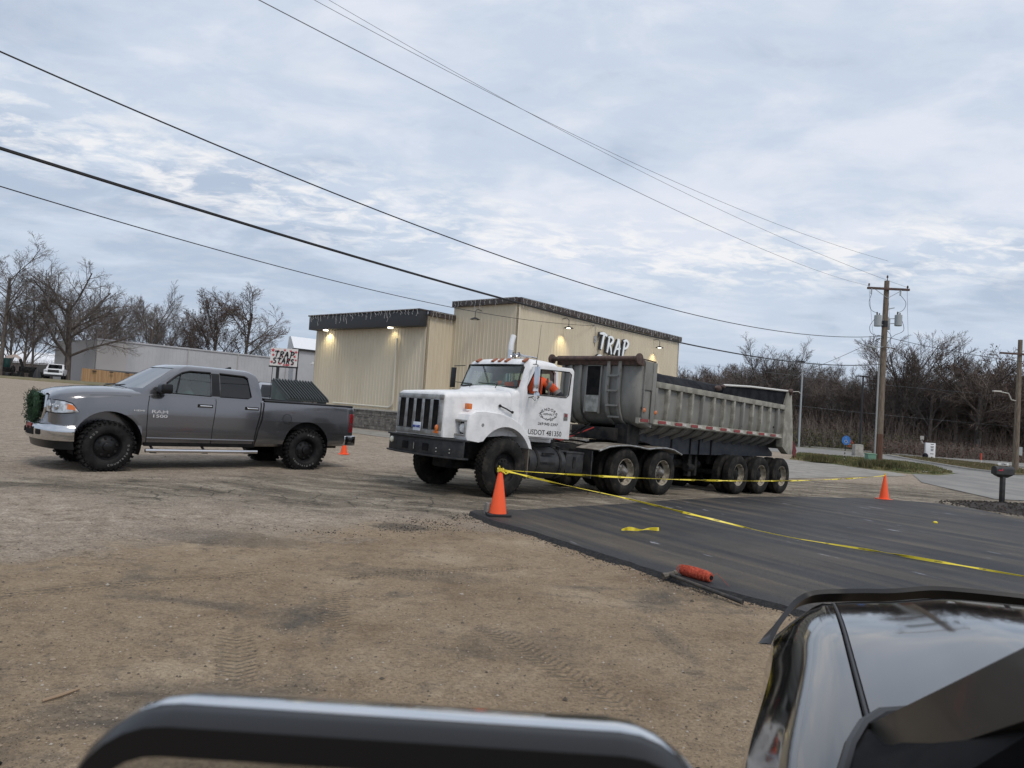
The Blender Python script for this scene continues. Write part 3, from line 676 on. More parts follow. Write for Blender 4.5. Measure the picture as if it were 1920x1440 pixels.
# hood latch handle
b=MB(); b.tube([(-.02,YC-.81,1.64),(.10,YC-.845,1.60),(.22,YC-.85,1.555)],.014,8); b.ball((-.03,YC-.80,1.645),.03); b.ball((.24,YC-.86,1.55),.028); b.build('hood_latch',m_trim,TR)
# bumper
plan=[(-1.08,-.02),(-1.20,.30),(-1.27,.60),(-1.27,2*YC-.60),(-1.20,2*YC-.30),(-1.08,2*YC+.02)]
def band(plan,z0,z1,dx0,dx1):
    b_=MB(); rings=[[(x+dx0,y,z0),(x+dx1,y,z0),(x+dx1,y,z1),(x+dx0,y,z1)] for x,y in plan]; b_.loft(rings); return b_
b=MB(); b.merge(band(plan,.67,.96,0,.03)); b.merge(band(plan,.955,.985,-.05,.14)); b.merge(band(plan,.645,.675,-.05,.14)); bp=b.build('bumper',m_black,TR,bevel=.006)
for y in (.78,1.38):
    b=MB(); b.box((-1.273,y,.80),(.02,.17,.13)); b.build('tow_pocket',m_inside,bp,bevel=.02)
b=MB(); b.lathe([(.055,0),(.055,-.03),(.04,-.045),(.001,-.05)],(-1.185,2*YC-.24,.86),'x',20); b.build('fog_lamp',material('fog lens',(.75,.72,.6),rough=.2,coat=1),bp)
for y in (.5,.22): 
    for z in (.74,.80): b=MB(); b.ball((-1.25 if y>.4 else -1.18,y,z),.014,8,6); b.build('bolt',m_alum,bp)
b=MB(); b.tube([(-1.29,1.10,.74),(-1.29,1.10,.86)],.008,6); b.build('hook_pin',m_alum,bp)
# cab shell
def cab_ring(z,xf,xb,hw,r=.10,vee=.05):
    n=5; pts=[]
    # start front centre go to near side
    pts.append((xf,0)); pts.append((xf+vee*.25,hw*.55)); pts.append((xf+vee*.8,hw-r*1.2))
    pts.append((xf+vee+r*.3,hw-r*.35)); pts.append((xf+vee+r,hw))
    pts.append((.85,hw)); pts.append((xb-r,hw)); pts.append((xb-r*.3,hw-r*.3)); pts.append((xb,hw-r)); pts.append((xb,0))
    full=pts+[(p[0],-p[1]) for p in pts[-2:0:-1]]
    return [(x,YC+y,z) for x,y in full]
sec=[(1.10,.38,1.40,.93),(1.95,.34,1.44,.95),(2.02,.345,1.44,.945),(2.25,.43,1.44,.925),(2.47,.51,1.43,.90),(2.54,.545,1.42,.88),(2.59,.62,1.38,.83),(2.625,.78,1.28,.68),(2.64,.92,1.15,.40)]
rings=[cab_ring(*s) for s in sec]
sec2=[(1.15,.44,1.35,.88),(1.95,.40,1.39,.90),(2.25,.49,1.39,.875),(2.47,.57,1.38,.85),(2.53,.66,1.32,.78)]
ins=[cab_ring(*s) for s in sec2]
c1=MB().prism([(YC-.82,2.03),(YC+.82,2.03),(YC+.79,2.43),(YC+.73,2.475),(YC-.73,2.475),(YC-.79,2.43)],'x',.0,.75)
c2=MB().prism([(.50,1.16),(1.30,1.16),(1.30,2.40),(1.22,2.46),(.70,2.46),(.62,2.40),(.50,2.02)],'y',.0,.55)   # driver door aperture
c3=MB().prism([(.62,2.0),(1.25,2.0),(1.25,2.38),(.72,2.38)],'y',1.8,2.3)
c4=MB().prism([(YC-.70,2.02),(YC+.70,2.02),(YC+.66,2.40),(YC-.66,2.40)],'x',1.25,1.6)
cab=cab_shell('cab',rings,ins,[c1,c2,c3,c4],m_white,TR)
b=MB(); 
ws=[(.357,YC-.80,2.035),(.357,YC+.80,2.035),(.515,YC+.76,2.465),(.515,YC-.76,2.465)]
b.add(ws,[(0,1,2,3)]); b.build('windshield',m_glass,TR,smooth=0,recalc=False)
def gasket(name,pts,r,parent,mat=m_trim): b_=MB(); b_.tube(pts+[pts[0]],r,6); return b_.build(name,mat,parent)
gasket('windshield_seal',[(.35,YC-.81,2.03),(.325,YC,2.03),(.35,YC+.81,2.03),(.505,YC+.77,2.468),(.49,YC,2.475),(.505,YC-.77,2.468)],.018,cab)
b=MB(); b.add([(1.415,YC-.70,2.02),(1.415,YC+.70,2.02),(1.405,YC+.66,2.40),(1.405,YC-.66,2.40)],[(0,1,2,3)]); b.build('rear_window',m_glass,TR,smooth=0,recalc=False)
b=MB(); b.add([(.62,YC+.915,2.0),(1.25,YC+.915,2.0),(1.25,YC+.89,2.38),(.72,YC+.89,2.38)],[(0,1,2,3)]); b.build('far_door_window',m_glass,TR,smooth=0,recalc=False)
b=MB()
for s in (-1,):
    b.tube([(.50,.215,1.18),(.50,.20,2.02),(.63,.225,2.42),(.72,.235,2.465),(1.22,.235,2.465),(1.31,.225,2.40),(1.31,.20,1.18)],.018,6)
b.build('door_seal',m_trim,cab)
# dashboard, seats, wheel
b=MB(); b.bx(.47,.72,.32,1.94,1.75,2.0); b.bx(.45,.60,.32,1.94,1.98,2.035); b.build('dashboard',m_inside,cab,bevel=.02)
for y in (.62,1.62):
    b=MB(); b.box((1.02,y,1.50),(.46,.46,.14)); b.box((1.28,y,1.85),(.10,.46,.66),Matrix.Rotation(-.12,3,'Y')); b.build('seat',m_inside,cab,bevel=.04)
b=MB(); 
ringp=[Matrix.Rotation(.6,3,'Y')@Vector((0,.21*math.cos(a),.21*math.sin(a)))+Vector((.78,.60,1.93)) for a in [2*math.pi*k/24 for k in range(25)]]
b.tube(ringp,.014,6,False); b.tube([(.66,.60,1.86),(.78,.60,1.93)],.02,6); b.tube([ringp[0],ringp[12]],.012,5); b.build('steering_wheel',m_trim,cab)
b=MB(); b.bx(.44,.455,.95,1.22,2.04,2.09); b.build('dash_papers',material('paper',(.55,.65,.62),rough=.8),cab)
# wipers
for y in (YC-.30,YC+.45):
    b=MB(); b.tube([(.27,y,2.005),(.335,y+.02,2.07),(.355,y+.36,2.085)],.008,5); b.tube([(.345,y+.08,2.075),(.365,y+.60,2.10)],.007,4); b.build('wiper',m_trim,TR)
b=MB(); b.tube([(.36,YC+.02,2.10),(.49,YC+.36,2.45)],.007,5); b.build('wiper',m_trim,TR)
# roof marker lamps
for y in (YC-.74,YC-.25,YC-.06,YC+.13,YC+.60):
    b=MB(); b.box((.585,y,2.575),(.13,.085,.035),Matrix.Rotation(-.55,3,'Y')); b.build('roof_marker',m_rusty_lamp if False else material('faded amber lamp',(.28,.09,.035),rough=.5),TR,bevel=.01)
# open driver door
hx,hy=.50,.185; ang=R(-24)
b=MB(); L_=.97
outer=[(0,1.13),(L_,1.13),(L_,2.44),(L_-.04,2.50),(.16,2.50),(.10,2.44),(.0,2.05)]
b.prism(outer,'y',-.045,.0)
DM=Matrix.Translation((hx,hy,0))@Matrix.Rotation(ang,4,'Z')
b.xform(DM); door=b.build('driver_door',m_white,TR,bevel=.012)
c=MB(); wpoly=[(.05,1.93),(.02,1.98),(.03,2.06),(.155,2.37),(.19,2.41),(.86,2.42),(.91,2.38),(.885,1.98),(.84,1.93)]
c.prism(wpoly,'y',-.2,.2); c.xform(DM); boolean(door,c)
gasket('window_seal',[DM@Vector((p[0],-.048,p[1])) for p in wpoly],.012,door)
b=MB(); b.tube([DM@Vector((.155+.13,-.03,2.41)),DM@Vector((.285,-.03,1.93))],.012,6); b.build('vent_bar',m_trim,door)
b=MB(); b.box((.86,-.052,1.56),(.085,.014,.14)); b.xform(DM); b.build('door_handle',m_alum,door,bevel=.01)
b=MB(); b.box((.86,-.062,1.585),(.05,.012,.06)); b.xform(DM); b.build('handle_button',m_red,door)
# writing on the door
def on_door(x,z,off=-.0465): return DM@frame((x,off,z),(1,0,0),(0,0,1))
b=MB(); b.merge(text_mb('USDOT 481350',.135,offset=.008,extrude=.001),on_door(.455,1.215)@Matrix.Diagonal((.78,1,1,1))); b.build('door_number',m_ink,door,smooth=0)
b=MB(); b.merge(text_mb('269·945·2397',.075,shear=.15,offset=.014,extrude=.001),on_door(.50,1.385))
b.build('phone_number',m_ink,door,smooth=0)
b=MB(); b.merge(text_mb('ASPHALT',.055,shear=.15,offset=.012,extrude=.001),on_door(.50,1.575))
def arc_text(b,s,cx_,cz,rad,a0,a1,size,up=True):
    n=len(s)
    for i,ch in enumerate(s):
        if ch==' ': continue
        a=R(a0+(a1-a0)*i/(n-1)); x=cx_+rad*math.cos(a); z=cz+rad*.72*math.sin(a); rot=(a-math.pi/2 if up else a+math.pi/2)*.8
        b.merge(text_mb(ch,size,offset=.02,extrude=.001),on_door(x,z)@Matrix.Rotation(rot,4,'Z'))
arc_text(b,'WENDORF',.50,1.55,.165,160,20,.072); arc_text(b,'DRIVEWAYS',.50,1.60,.175,205,335,.068,False)
b.build('door_lettering',m_ink,door,smooth=0)
# mirror, antenna
def dm(x,y,z): return DM@Vector((x,y,z))
b=MB(); b.box((0,0,0),(.015,.17,.46)); b.xform(Matrix.Translation((.42,-.17,2.20))@Matrix.Rotation(R(-12),4,'Z')); mi=b.build('west_coast_mirror',m_chrome,TR,bevel=.01)
b=MB(); b.tube([dm(.10,-.05,2.49),(.40,-.14,2.47),(.42,-.17,2.46),(.43,-.17,1.92),(.44,-.15,1.88),dm(.07,-.05,1.86)],.010,6); b.tube([(.43,-.17,1.92),dm(.28,-.05,1.88)],.008,5); b.tube([dm(.12,-.05,1.87),dm(.14,-.2,1.80),(.43,-.17,1.90)],.005,5); b.build('mirror_bracket',m_trim,mi)
b=MB(); b.ball((.44,-.18,1.90),(.02,.075,.075),14,8); b.build('spot_mirror',m_chrome,mi)
b=MB(); b.tube([(.42,-.12,2.47),(.45,-.12,2.7),(.47,-.12,3.22)],[.009,.004,.003],5); b.build('antenna',m_trim,TR)
b=MB(); b.box((.45,2*YC+.14,2.20),(.015,.16,.42)); b.tube([(.45,2*YC+.14,2.44),(.52,2*YC-.14,2.46)],.01,5); b.tube([(.45,2*YC+.14,1.96),(.52,2*YC-.14,1.93)],.01,5); b.build('west_coast_mirror',m_trim,TR,bevel=.01)
# horns
for y,ln in ((.78,.42),(.62,.55)):
    b=MB(); b.lathe([(.055,0),(.03,.04),(.018,.10),(.015,ln)],(.86,y+.2,2.72),'x',14); b.tube([(.88+ln*.5,y+.2,2.72),(.88+ln*.5,y+.2,2.62)],.012,6); b.build('air_horn',m_chrome,TR)
# exhaust
b=MB(); b.tube([(1.70,1.92,1.0),(1.70,1.92,2.96)],.056,16); b.build('exhaust_stack',m_chrome,TR)
b=MB(); b.tube([(1.70,1.92,2.94),(1.705,1.92,3.06),(1.725,1.92,3.16),(1.76,1.92,3.27)],.060,16,False); b.build('exhaust_tip',m_whiteclean,TR)
# chassis
b=MB()
for y in (.70,1.48): b.bx(-1.0,5.9,y,y+.09,.74,1.0)
for x in (-.8,.9,2.2,3.0,4.36,5.7): b.bx(x,x+.1,.75,1.5,.76,.98)
b.build('frame_rail',m_frame,TR,bevel=.01)
b=MB(); b.tube([(0,.3,.53),(0,1.96,.53)],.06,10); b.bx(-.1,.1,.5,1.76,.42,.56); b.build('front_axle',m_frame,TR)
b=MB(); b.bx(-1.0,.4,.55,1.7,.62,1.15); b.bx(-.6,.6,.85,1.4,.42,.8); b.build('engine_block',m_frame,TR,bevel=.04)
for x in (3.65,5.07):
    b=MB(); b.tube([(x,.3,.52),(x,1.96,.52)],.075,12); b.ball((x,YC,.52),.2); b.build('drive_axle',m_frame,TR)
b=MB(); b.bx(.72,1.42,.26,.72,1.03,1.10); b.bx(.5,1.5,.35,1.95,1.02,1.09); b.build('cab_floor',m_whiteclean,TR,bevel=.01)
b=MB(); b.bx(.78,.95,.3,.4,.85,1.1); b.build('step_bracket',m_frame,TR)
# fuel tank: rounded, with straps and step
b=MB(); b.tube([(.66,.36,.63),(1.70,.36,.63)],.31,28); b.xform(Matrix.Identity(4)); ft=b.build('fuel_tank',m_black,TR,bevel=.02)
for x in (.86,1.50):
    b=MB(); b.tube([(x,.36,.63),(x+.06,.36,.63)],.322,28); b.build('tank_strap',m_frame,ft)
b=MB(); b.bx(.95,1.35,.04,.10,.62,.66); b.bx(.98,1.32,.045,.07,.80,.84); b.build('tank_step',m_frame,ft)
b=MB(); b.tube([(1.58,.22,.90),(1.58,.20,.97)],.045,12); b.build('tank_cap',m_frame,ft)
b=MB(); b.bx(1.74,2.28,.10,.62,.46,.86); b.bx(1.73,2.29,.09,.63,.84,.88); bb=b.build('battery_box',m_black,TR,bevel=.015)
b=MB(); b.bx(1.95,2.02,.085,.10,.55,.78); b.build('box_latch',m_frame,bb)
b=MB(); b.tube([(.62,1.95,.63),(1.9,1.95,.63)],.28,24); b.build('fuel_tank',m_black,TR,bevel=.02)
b=MB(); b.bx(.60,.625,.06,.46,.33,.92); b.build('mud_flap',material('beige dusty flap',(.14,.12,.10),rough=.9),TR)
b=MB(); b.bx(2.44,2.47,.02,.62,.36,.93); b.bx(2.44,3.02,.62,.65,.5,.93); b.build('mud_flap',m_black,TR)
# drive fenders: curved aluminium guards over both axles
m_fend=material('muddy aluminium guard',(.33,.30,.25),(.18,.15,.12),scale=5,rough=.55,metal=.3)
for y0,y1 in ((-.02,.62),(1.64,2.28)):
    prof=[(2.62,.95),(2.95,1.045),(3.3,1.085),(3.65,1.10),(4.0,1.085),(4.36,1.05),(4.7,1.085),(5.07,1.10),(5.4,1.07),(5.75,.97)]
    b=MB(); b.loft([[(x,y0,z),(x,y1,z),(x,y1,z+.012),(x,y0,z+.012)] for x,z in prof]); fe=b.build('drive_fender',m_fend,TR)
    b=MB(); b.tube([(x,y0,z-.01) for x,z in prof],.022,8); b.build('fender_edge',m_alum if y0<0 else m_frame,fe)
# fifth wheel, hoses, deck plate, air tanks
b=MB(); b.lathe([(.02,.0),(.48,.0),(.48,.06),(.02,.06)],(4.35,YC,1.09),'z',28); b.bx(3.9,4.8,YC-.3,YC+.3,1.0,1.09); b.build('fifth_wheel',m_frame,TR)
b=MB(); b.bx(1.5,2.9,.72,1.56,1.0,1.02); b.build('deck_plate',m_frame,TR)
b=MB()
for k,(y,dz,col) in enumerate(((.78,.05,0),(.88,.12,0),(1.0,.02,0))): b.tube([(1.46,y,1.45-.1*k),(1.75,y-.05,1.22+dz),(2.3,y,1.12+dz),(3.0,y+.1,1.2+dz),(3.6,YC,1.5)],.016,6)
b.build('air_hose',m_trim,TR)
b=MB(); b.tube([(1.46,.92,1.5),(1.8,.86,1.14),(2.5,.95,1.08),(3.6,YC-.1,1.42)],.015,6); b.build('air_hose',material('red hose',(.30,.03,.03),rough=.5),TR)
b=MB(); b.tube([(2.4,.52,.75),(3.0,.52,.75)],.12,14); b.tube([(1.5,.85,.58),(2.3,.85,.58)],.13,14); b.build('air_tank',m_frame,TR)
b=MB(); b.bx(1.47,1.9,.60,1.7,1.02,1.14); b.bx(1.6,1.72,.7,.9,1.1,1.32); b.build('rear_plate_stack',m_frame,TR,bevel=.02)
sw=make_truck_wheel('steer',TR); sw.location=(0,0,.53)
s2=copy_part(sw,TR,(0,2*YC,.53)); s2.rotation_euler=(0,0,math.pi)
dw=make_truck_wheel('drive',TR); dw.location=(3.65,0,.515)
copy_part(dw,TR,(5.07,0,.515))
it=inner_tire(TR,(3.65,.31,.515)); copy_part(it,TR,(5.07,.31,.515))
for x in (3.65,5.07):
    q=copy_part(dw,TR,(x,2*YC,.515)); q.rotation_euler=(0,0,math.pi); copy_part(it,TR,(x,2*YC-.58,.515))
# driver in hi-vis leaning into the cab
DR=thing('person','truck driver in orange hooded jacket with grey bands leaning in the open cab','person',(0,0,0)); DR.matrix_world=Matrix.Translation((-.02,12.86,0))@Matrix.Rotation(A_TR,4,'Z')@Matrix.Rotation(.0325,4,'Y')
m_pants=material('dark trousers',(.02,.022,.03),rough=.9)
J=[(1.0,.52,1.60),(1.02,.47,1.85),(.99,.43,2.10),(.89,.43,2.26),(.80,.44,2.36),
   (1.10,.28,2.20),(1.27,.14,2.08),(1.36,.06,1.93),
   (.88,.66,2.15),(.66,.82,2.07),(.50,.98,2.12),
   (.98,.44,1.60),(.72,.42,1.62),(.64,.42,1.22),(.98,.62,1.60),(.72,.66,1.62),(.64,.66,1.22)]
Ed=[(0,1),(1,2),(2,3),(3,4),(2,5),(5,6),(6,7),(2,8),(8,9),(9,10),(0,11),(11,12),(12,13),(0,14),(14,15),(15,16)]
rd=[.15,.15,.16,.06,.10,.075,.055,.04,.075,.055,.04,.10,.08,.06,.10,.08,.06]
skin_fig('body',J,Ed,[r*.9 for r in rd],m_pants,DR)
JJ=J[:11]; EE=[e for e in Ed if max(e)<11]
rj=[.185,.19,.20,.13,.135,.11,.085,.07,.10,.08,.06]
jk=skin_fig('jacket',JJ,EE,rj,m_hiviz,DR)
def armband(a,b_,t,r,name='reflective_band',w_=.035,mat=m_band):
    a=Vector(a); c=Vector(b_); p=a.lerp(c,t); d=(c-a).normalized(); m=MB(); m.tube([p-d*w_,p-d*w_*.5,p+d*w_*.5,p+d*w_],[r*.97,r,r,r*.97],18,True); return m.build(name,mat,jk)
armband(J[6],J[7],.35,.088); armband(J[6],J[7],.78,.082,'cuff',.055,m_pants); armband(J[5],J[6],.45,.105)
armband(J[1],J[2],.1,.205); armband(J[8],J[9],.5,.098); armband(J[9],J[10],.5,.078)
b=MB()
for yy in (-.10,.12):
    pts=[]
    for k in range(9):
        t=k/8; p=Vector(J[1]).lerp(Vector(J[3]),t); pts.append(p+Vector((.12-.0*t,yy*1.1-.10,.0))+Vector((.06,-.06,.02)))
    b.tube(pts,.02,6)
b.build('shoulder_band',m_band,jk)
hh=MB(); hh.ball(J[7],(.03,.04,.05)); 
for k in range(5): hh.tube([Vector(J[7])+Vector((.01*k-.02,-.01,-.03)),Vector(J[7])+Vector((.016*k-.03,-.02,-.075-.008*(2-abs(k-2)))) ,Vector(J[7])+Vector((.016*k-.035,-.005,-.10))],.009,6)
hh.build('hand',m_pants,DR)
hh=MB(); hh.ball(J[10],(.035,.04,.03))
for k in range(5): hh.tube([Vector(J[10])+Vector((-.01,.012*k-.02,.0)),Vector(J[10])+Vector((-.05,.016*k-.03,.005)),Vector(J[10])+Vector((-.08,.018*k-.035,-.015))],.009,6)
hh.build('hand',material('grey work glove',(.25,.25,.25),rough=.9),DR)
# ---------------------------------------------------------------- dump trailer
YC=1.13
TL=thing('dump_trailer','long grey steel end-dump trailer with ribbed sides, black tarp and three rear axles','trailer',(-.02,12.86,0),(0,.0325,A_TR))
ZR,ZS=2.56,1.66; X0,X1,XE=3.80,4.38,10.98; W0,W1=-.02,2.30
# bulkhead nose: vertical face curving under to the rear
cs=[(3.80,2.98),(3.78,2.4),(3.80,2.05),(3.86,1.82),(3.97,1.64),(4.12,1.54),(4.34,1.50),(4.38,1.50)]
b=MB()
def nosering(x,z,inset):
    return (x,z,inset)
# face sheet, full width with rounded vertical corners
ys=[W0,W0+.03,W0+.10,W0+.22,YC,W1-.22,W1-.10,W1-.03,W1]; dx=[.16,.08,.03,0,0,0,.03,.08,.16]
rings=[]
for x,z in cs: rings.append([(x+d,y,z) for y,d in zip(ys,dx)]+[(X1+.02,W1,z),(X1+.02,W0,z)])
b.loft(rings); nose=b.build('front_bulkhead',m_tub,TL,smooth=50)
b=MB(); b.bx(X1-.42,X1+.02,W0-.03,W0+.02,2.35,2.985); b.bx(X1-.42,X1-.39,W0-.05,W0-.02,1.7,2.95); b.bx(X1-.10,X1+.04,W0-.045,W0-.02,1.62,2.98); b.build('nose_side_plate',m_tub,nose,bevel=.006)
def follow(off,y,x_shift=0): return [(x-off,y,z) for x,z in cs]
for y in (.46,.78): 
    b=MB(); P_=follow(.03,y); rings=[[(x,y-.045,z),(x,y+.045,z),(x-.05,y+.045,z-.01),(x-.05,y-.045,z-.01)] for x,y_,z in P_[:7]]
    b.loft(rings); b.build('ladder_rail',m_tub,nose,bevel=.006)
for z,x in ((2.62,3.76),(2.28,3.75),(1.95,3.79),(1.70,3.90)):
    b=MB(); b.bx(x-.08,x-.05,.46,.78,z-.02,z+.02); b.build('ladder_rung',m_tub,nose)
for y in (1.62,1.92,2.16):
    b=MB(); P_=follow(.02,y); b.loft([[(x,y-.04,z),(x,y+.04,z),(x-.04,y+.04,z-.01),(x-.04,y-.04,z-.01)] for x,y_,z in P_[:7]]); b.build('stiffener',m_tub,nose,bevel=.006)
b=MB(); b.bx(3.745,3.785,1.02,1.40,2.18,2.84); b.bx(3.745,3.785,.98,1.02,1.75,2.88,1); b.bx(3.745,3.785,1.40,1.44,1.75,2.88,1); b.bx(3.745,3.785,1.0,1.42,2.84,2.88,1); b.build('bulkhead_opening',[m_inside,m_tub],nose)
b=MB(); b.bx(3.75,3.785,1.02,1.40,1.78,2.16); b.build('bulkhead_panel',material('bare galvanised patch',(.36,.36,.33),(.22,.22,.2),scale=7,rough=.5,metal=.3),nose)
b=MB(); b.bx(3.72,3.90,W0-.06,W1+.06,2.86,3.0); b.build('nose_header',m_rust,nose,bevel=.01)
b=MB(); b.tube([(3.60,W0-.10,2.99),(3.60,W1+.10,2.99)],.055,14); b.tube([(3.72,W0-.05,3.04),(3.72,W1+.05,3.06)],.022,8)
ro=b.build('tarp_roller',m_rust,TL)
for y in (W0-.12,W1+.12):
    b=MB(); b.tube([(3.60,y-.02,2.98),(3.60,y+.02,2.98)],.125,20); b.build('roller_end_plate',m_rust,ro,bevel=.008)
b=MB(); b.tube([(3.85,W0-.03,3.01),(4.38,W0-.02,3.0)],.015,6); b.build('top_rail_pipe',m_rust,nose)
for x,z in ((4.05,1.90),(4.50,1.88)):
    b=MB(); b.lathe([(.052,.0),(.05,-.02),(.001,-.03)],(x,W0-.01,z),'y',18,caps=False); mm=b.build('side_marker',m_amber,TL); b=MB(); b.lathe([(.062,.0),(.06,-.014),(.05,-.014)],(x,W0-.01,z),'y',18); b.build('marker_ring',m_rust,mm)
b=MB(); b.merge(text_mb('WT 12331',.07,offset=.015,extrude=.001),frame((3.99,W0-.03,1.93),(1,0,0),(0,0,1))@Matrix.Diagonal((.62,1,1,1))); 
b.build('weight_lettering',m_ink,nose,smooth=0)
# side walls
for sd_ in (0,1):
    yo=W0 if sd_==0 else W1; s=1 if sd_==0 else -1
    prof=[(yo+.05*s,ZR),(yo+.05*s,1.95),(yo+.06*s,1.78),(yo+.11*s,1.62),(yo+.28*s,1.47),(yo+.60*s,1.34),(yo+.62*s,1.38),(yo+.32*s,1.51),(yo+.15*s,1.66),(yo+.10*s,1.80),(yo+.09*s,ZR)]
    b=MB(); b.prism(prof,'x',X1+.03,XE); side=b.build('side_panel',m_tub,TL,smooth=50)
    b=MB(); b.bx(X1+.05,XE,min(yo-.045*s,yo+.09*s),max(yo-.045*s,yo+.09*s),ZR-.12,ZR+.015); b.build('top_rail',m_tub2,side,bevel=.01)
    b=MB(); b.prism([(yo-.01*s,1.615),(yo+.02*s,1.72),(yo+.10*s,1.72),(yo+.10*s,1.60),(yo+.02*s,1.585)],'x',X1-.45 if sd_==0 else X1,XE); b.build('bottom_rail',m_tub2,side)
    nr=13
    for k in range(nr):
        x=X1+.10+.512*k
        sec_=[(yo-.03*s,ZR-.12),(yo-.03*s,1.86),(yo-.01*s,1.70)]
        rings=[]
        for (y,z),w_ in zip([(yo-.04*s,ZR-.12),(yo-.04*s,2.0),(yo-.025*s,1.84),(yo+.0*s,1.73)],(.085,.075,.07,.055)):
            rings.append([(x-w_/2,y,z),(x+w_/2,y,z),(x+w_/2+.02,yo+.07*s,z),(x-w_/2-.02,yo+.07*s,z)])
        b=MB(); b.loft(rings); b.build('side_rib',m_tub2 if k%4 else m_tub,side,bevel=.008)
        rings=[]
        for (y,z),w_ in zip([(yo+.06*s,1.60),(yo+.23*s,1.45),(yo+.56*s,1.31)],(.055,.06,.05)):
            rings.append([(x-w_/2,y-.02*s,z-.03),(x+w_/2,y-.02*s,z-.03),(x+w_/2+.015,y+.02*s,z+.02),(x-w_/2-.015,y+.02*s,z+.02)])
        b=MB(); b.loft(rings); b.build('under_rib',m_tub,side)
    if sd_==0:
        x=X1-.42; k=0
        while x<XE-.1:
            b=MB(); b.bx(x,min(x+.30,XE),yo-.018,yo-.013,1.635,1.70); b.build('red_reflector_strip',m_redtape,side); b=MB(); b.bx(x+.305,min(x+.48,XE),yo-.018,yo-.013,1.635,1.70); b.build('white_reflector_strip',m_whitetape,side); x+=.70
b=MB(); b.bx(X1,XE,.55,1.71,1.35,1.38); b.build('hopper_floor',m_tub,TL)
b=MB(); b.bx(X1+.02,XE+.0,W0+.3,W1-.3,1.5,1.54); b.build('tub_floor',m_frame,TL)
for x,z,sx in ((5.0,2.30,.03),(5.02,1.98,.03),(7.62,1.98,.05),(7.64,2.25,.03),(10.5,1.9,.03),(4.47,2.02,.04)):
    b=MB(); b.box((x+.0,W0+.035,z),(sx,.02,sx*1.6)); b.build('rub_hole',m_inside,TL,bevel=.006)
# tail post and tailgate
b=MB(); b.loft([[(x0_,y,z) for x0_,y in ((a,W0-.04),(c,W0-.04),(c,W0+.16),(a,W0+.16))] for a,c,z in ((11.18,11.36,3.0),(10.98,11.46,2.55),(10.98,11.62,1.75),(10.98,11.66,1.36),(11.35,11.64,1.16))]); tp=b.build('tail_post',m_tub2,TL,bevel=.01)
b=MB(); b.loft([[(x0_,y,z) for x0_,y in ((a,W1-.16),(c,W1-.16),(c,W1+.04),(a,W1+.04))] for a,c,z in ((11.18,11.36,3.0),(10.98,11.46,2.55),(10.98,11.62,1.75),(10.98,11.66,1.36),(11.35,11.64,1.16))]); b.build('tail_post',m_tub2,TL,bevel=.01)
b=MB(); b.loft([[(a,W0+.16,z),(a+.06,W0+.16,z),(a+.06,W1-.16,z),(a,W1-.16,z)] for a,z in ((11.30,2.9),(11.50,1.8),(11.50,1.3))]); b.build('tailgate',m_tub,TL)
b=MB(); b.tube([(11.27,W0-.08,2.93),(11.27,W1+.08,2.93)],.05,10); b.ball((11.25,W0-.06,3.0),(.10,.06,.08)); b.build('tailgate_hinge',m_rust,TL)
b=MB(); b.prism([(11.66,1.58),(11.78,1.52),(11.96,1.28),(11.84,1.05),(11.70,1.20)],'y',W0-.03,W0-.01); b.build('red_flag',material('faded red flag',(.16,.025,.03),(.10,.02,.025),scale=12,rough=.9),TL)
# tarp
b=MB(); rings=[]
import itertools
for k in range(29):
    x=X1+.03+(11.25-X1)*k/28; t=k/28
    zt=2.90 if x<7.4 else 2.88+(x-7.4)*.035
    side_z=ZR+.02
    ring=[]
    for j in range(13):
        u=j/12; y=W0+.06+(W1-W0-.12)*u; e=math.sin(math.pi*min(1,max(0,u)))**.35
        z=side_z+(zt-side_z)*e+noise.noise(Vector((x*1.7,y*2.3,0)))*.035
        ring.append((x,y,z))
    ring+=[(x,W1-.08,side_z-.06),(x,W0+.08,side_z-.06)]
    rings.append(ring)
b.loft(rings); tarp=b.build('tarp',m_tarp,TL,smooth=60)
b=MB(); b.tube([(7.5,W0+.02,2.80),(8.9,W0+.0,2.90),(10.3,W0,2.96),(11.2,W0,3.0)],.028,8); b.build('tarp_bar',material('white tarp arm',(.6,.59,.56),rough=.5),tarp)
b=MB(); b.prism([(7.5,ZR),(7.5,2.79),(8.9,2.89),(10.3,2.95),(11.15,2.98),(11.15,ZR)],'y',W0+.03,W0+.05); b.build('tarp_flap',m_tarp,tarp)
b=MB(); b.ball((7.25,W0+.02,2.70),(.16,.05,.07)); b.ball((7.45,W0+.0,2.76),(.12,.04,.05)); b.build('tarp_knot',m_rust,tarp)
# chassis of trailer
b=MB()
for y in (.48,1.68): b.prism([(4.45,1.24),(4.45,1.44),(11.0,1.42),(11.5,1.16),(11.5,1.05),(9.2,1.0),(6.05,.95),(5.05,1.16)],'y',y,y+.10)
for x in (6.0,6.9,7.9,8.9,9.9,10.9): b.bx(x,x+.08,.7,1.55,1.0,1.15)
cf=b.build('trailer_frame',material('dark blue grey frame',(.035,.042,.055),(.055,.06,.068),scale=4,rough=.7),TL,bevel=.008)
for x in (6.02,6.88,7.30,7.9): 
    b=MB(); b.bx(x,x+.035,.45,.48,.98,1.36); b.build('frame_gusset',m_frame,cf)
b=MB(); b.bx(3.75,5.0,.5,1.76,1.16,1.45); b.bx(4.0,4.55,.35,1.9,1.18,1.35); b.build('kingpin_plate',m_frame,TL,bevel=.02)
b=MB(); b.bx(3.9,4.35,.25,.6,1.0,1.55); b.build('support_leg',m_frame,TL)
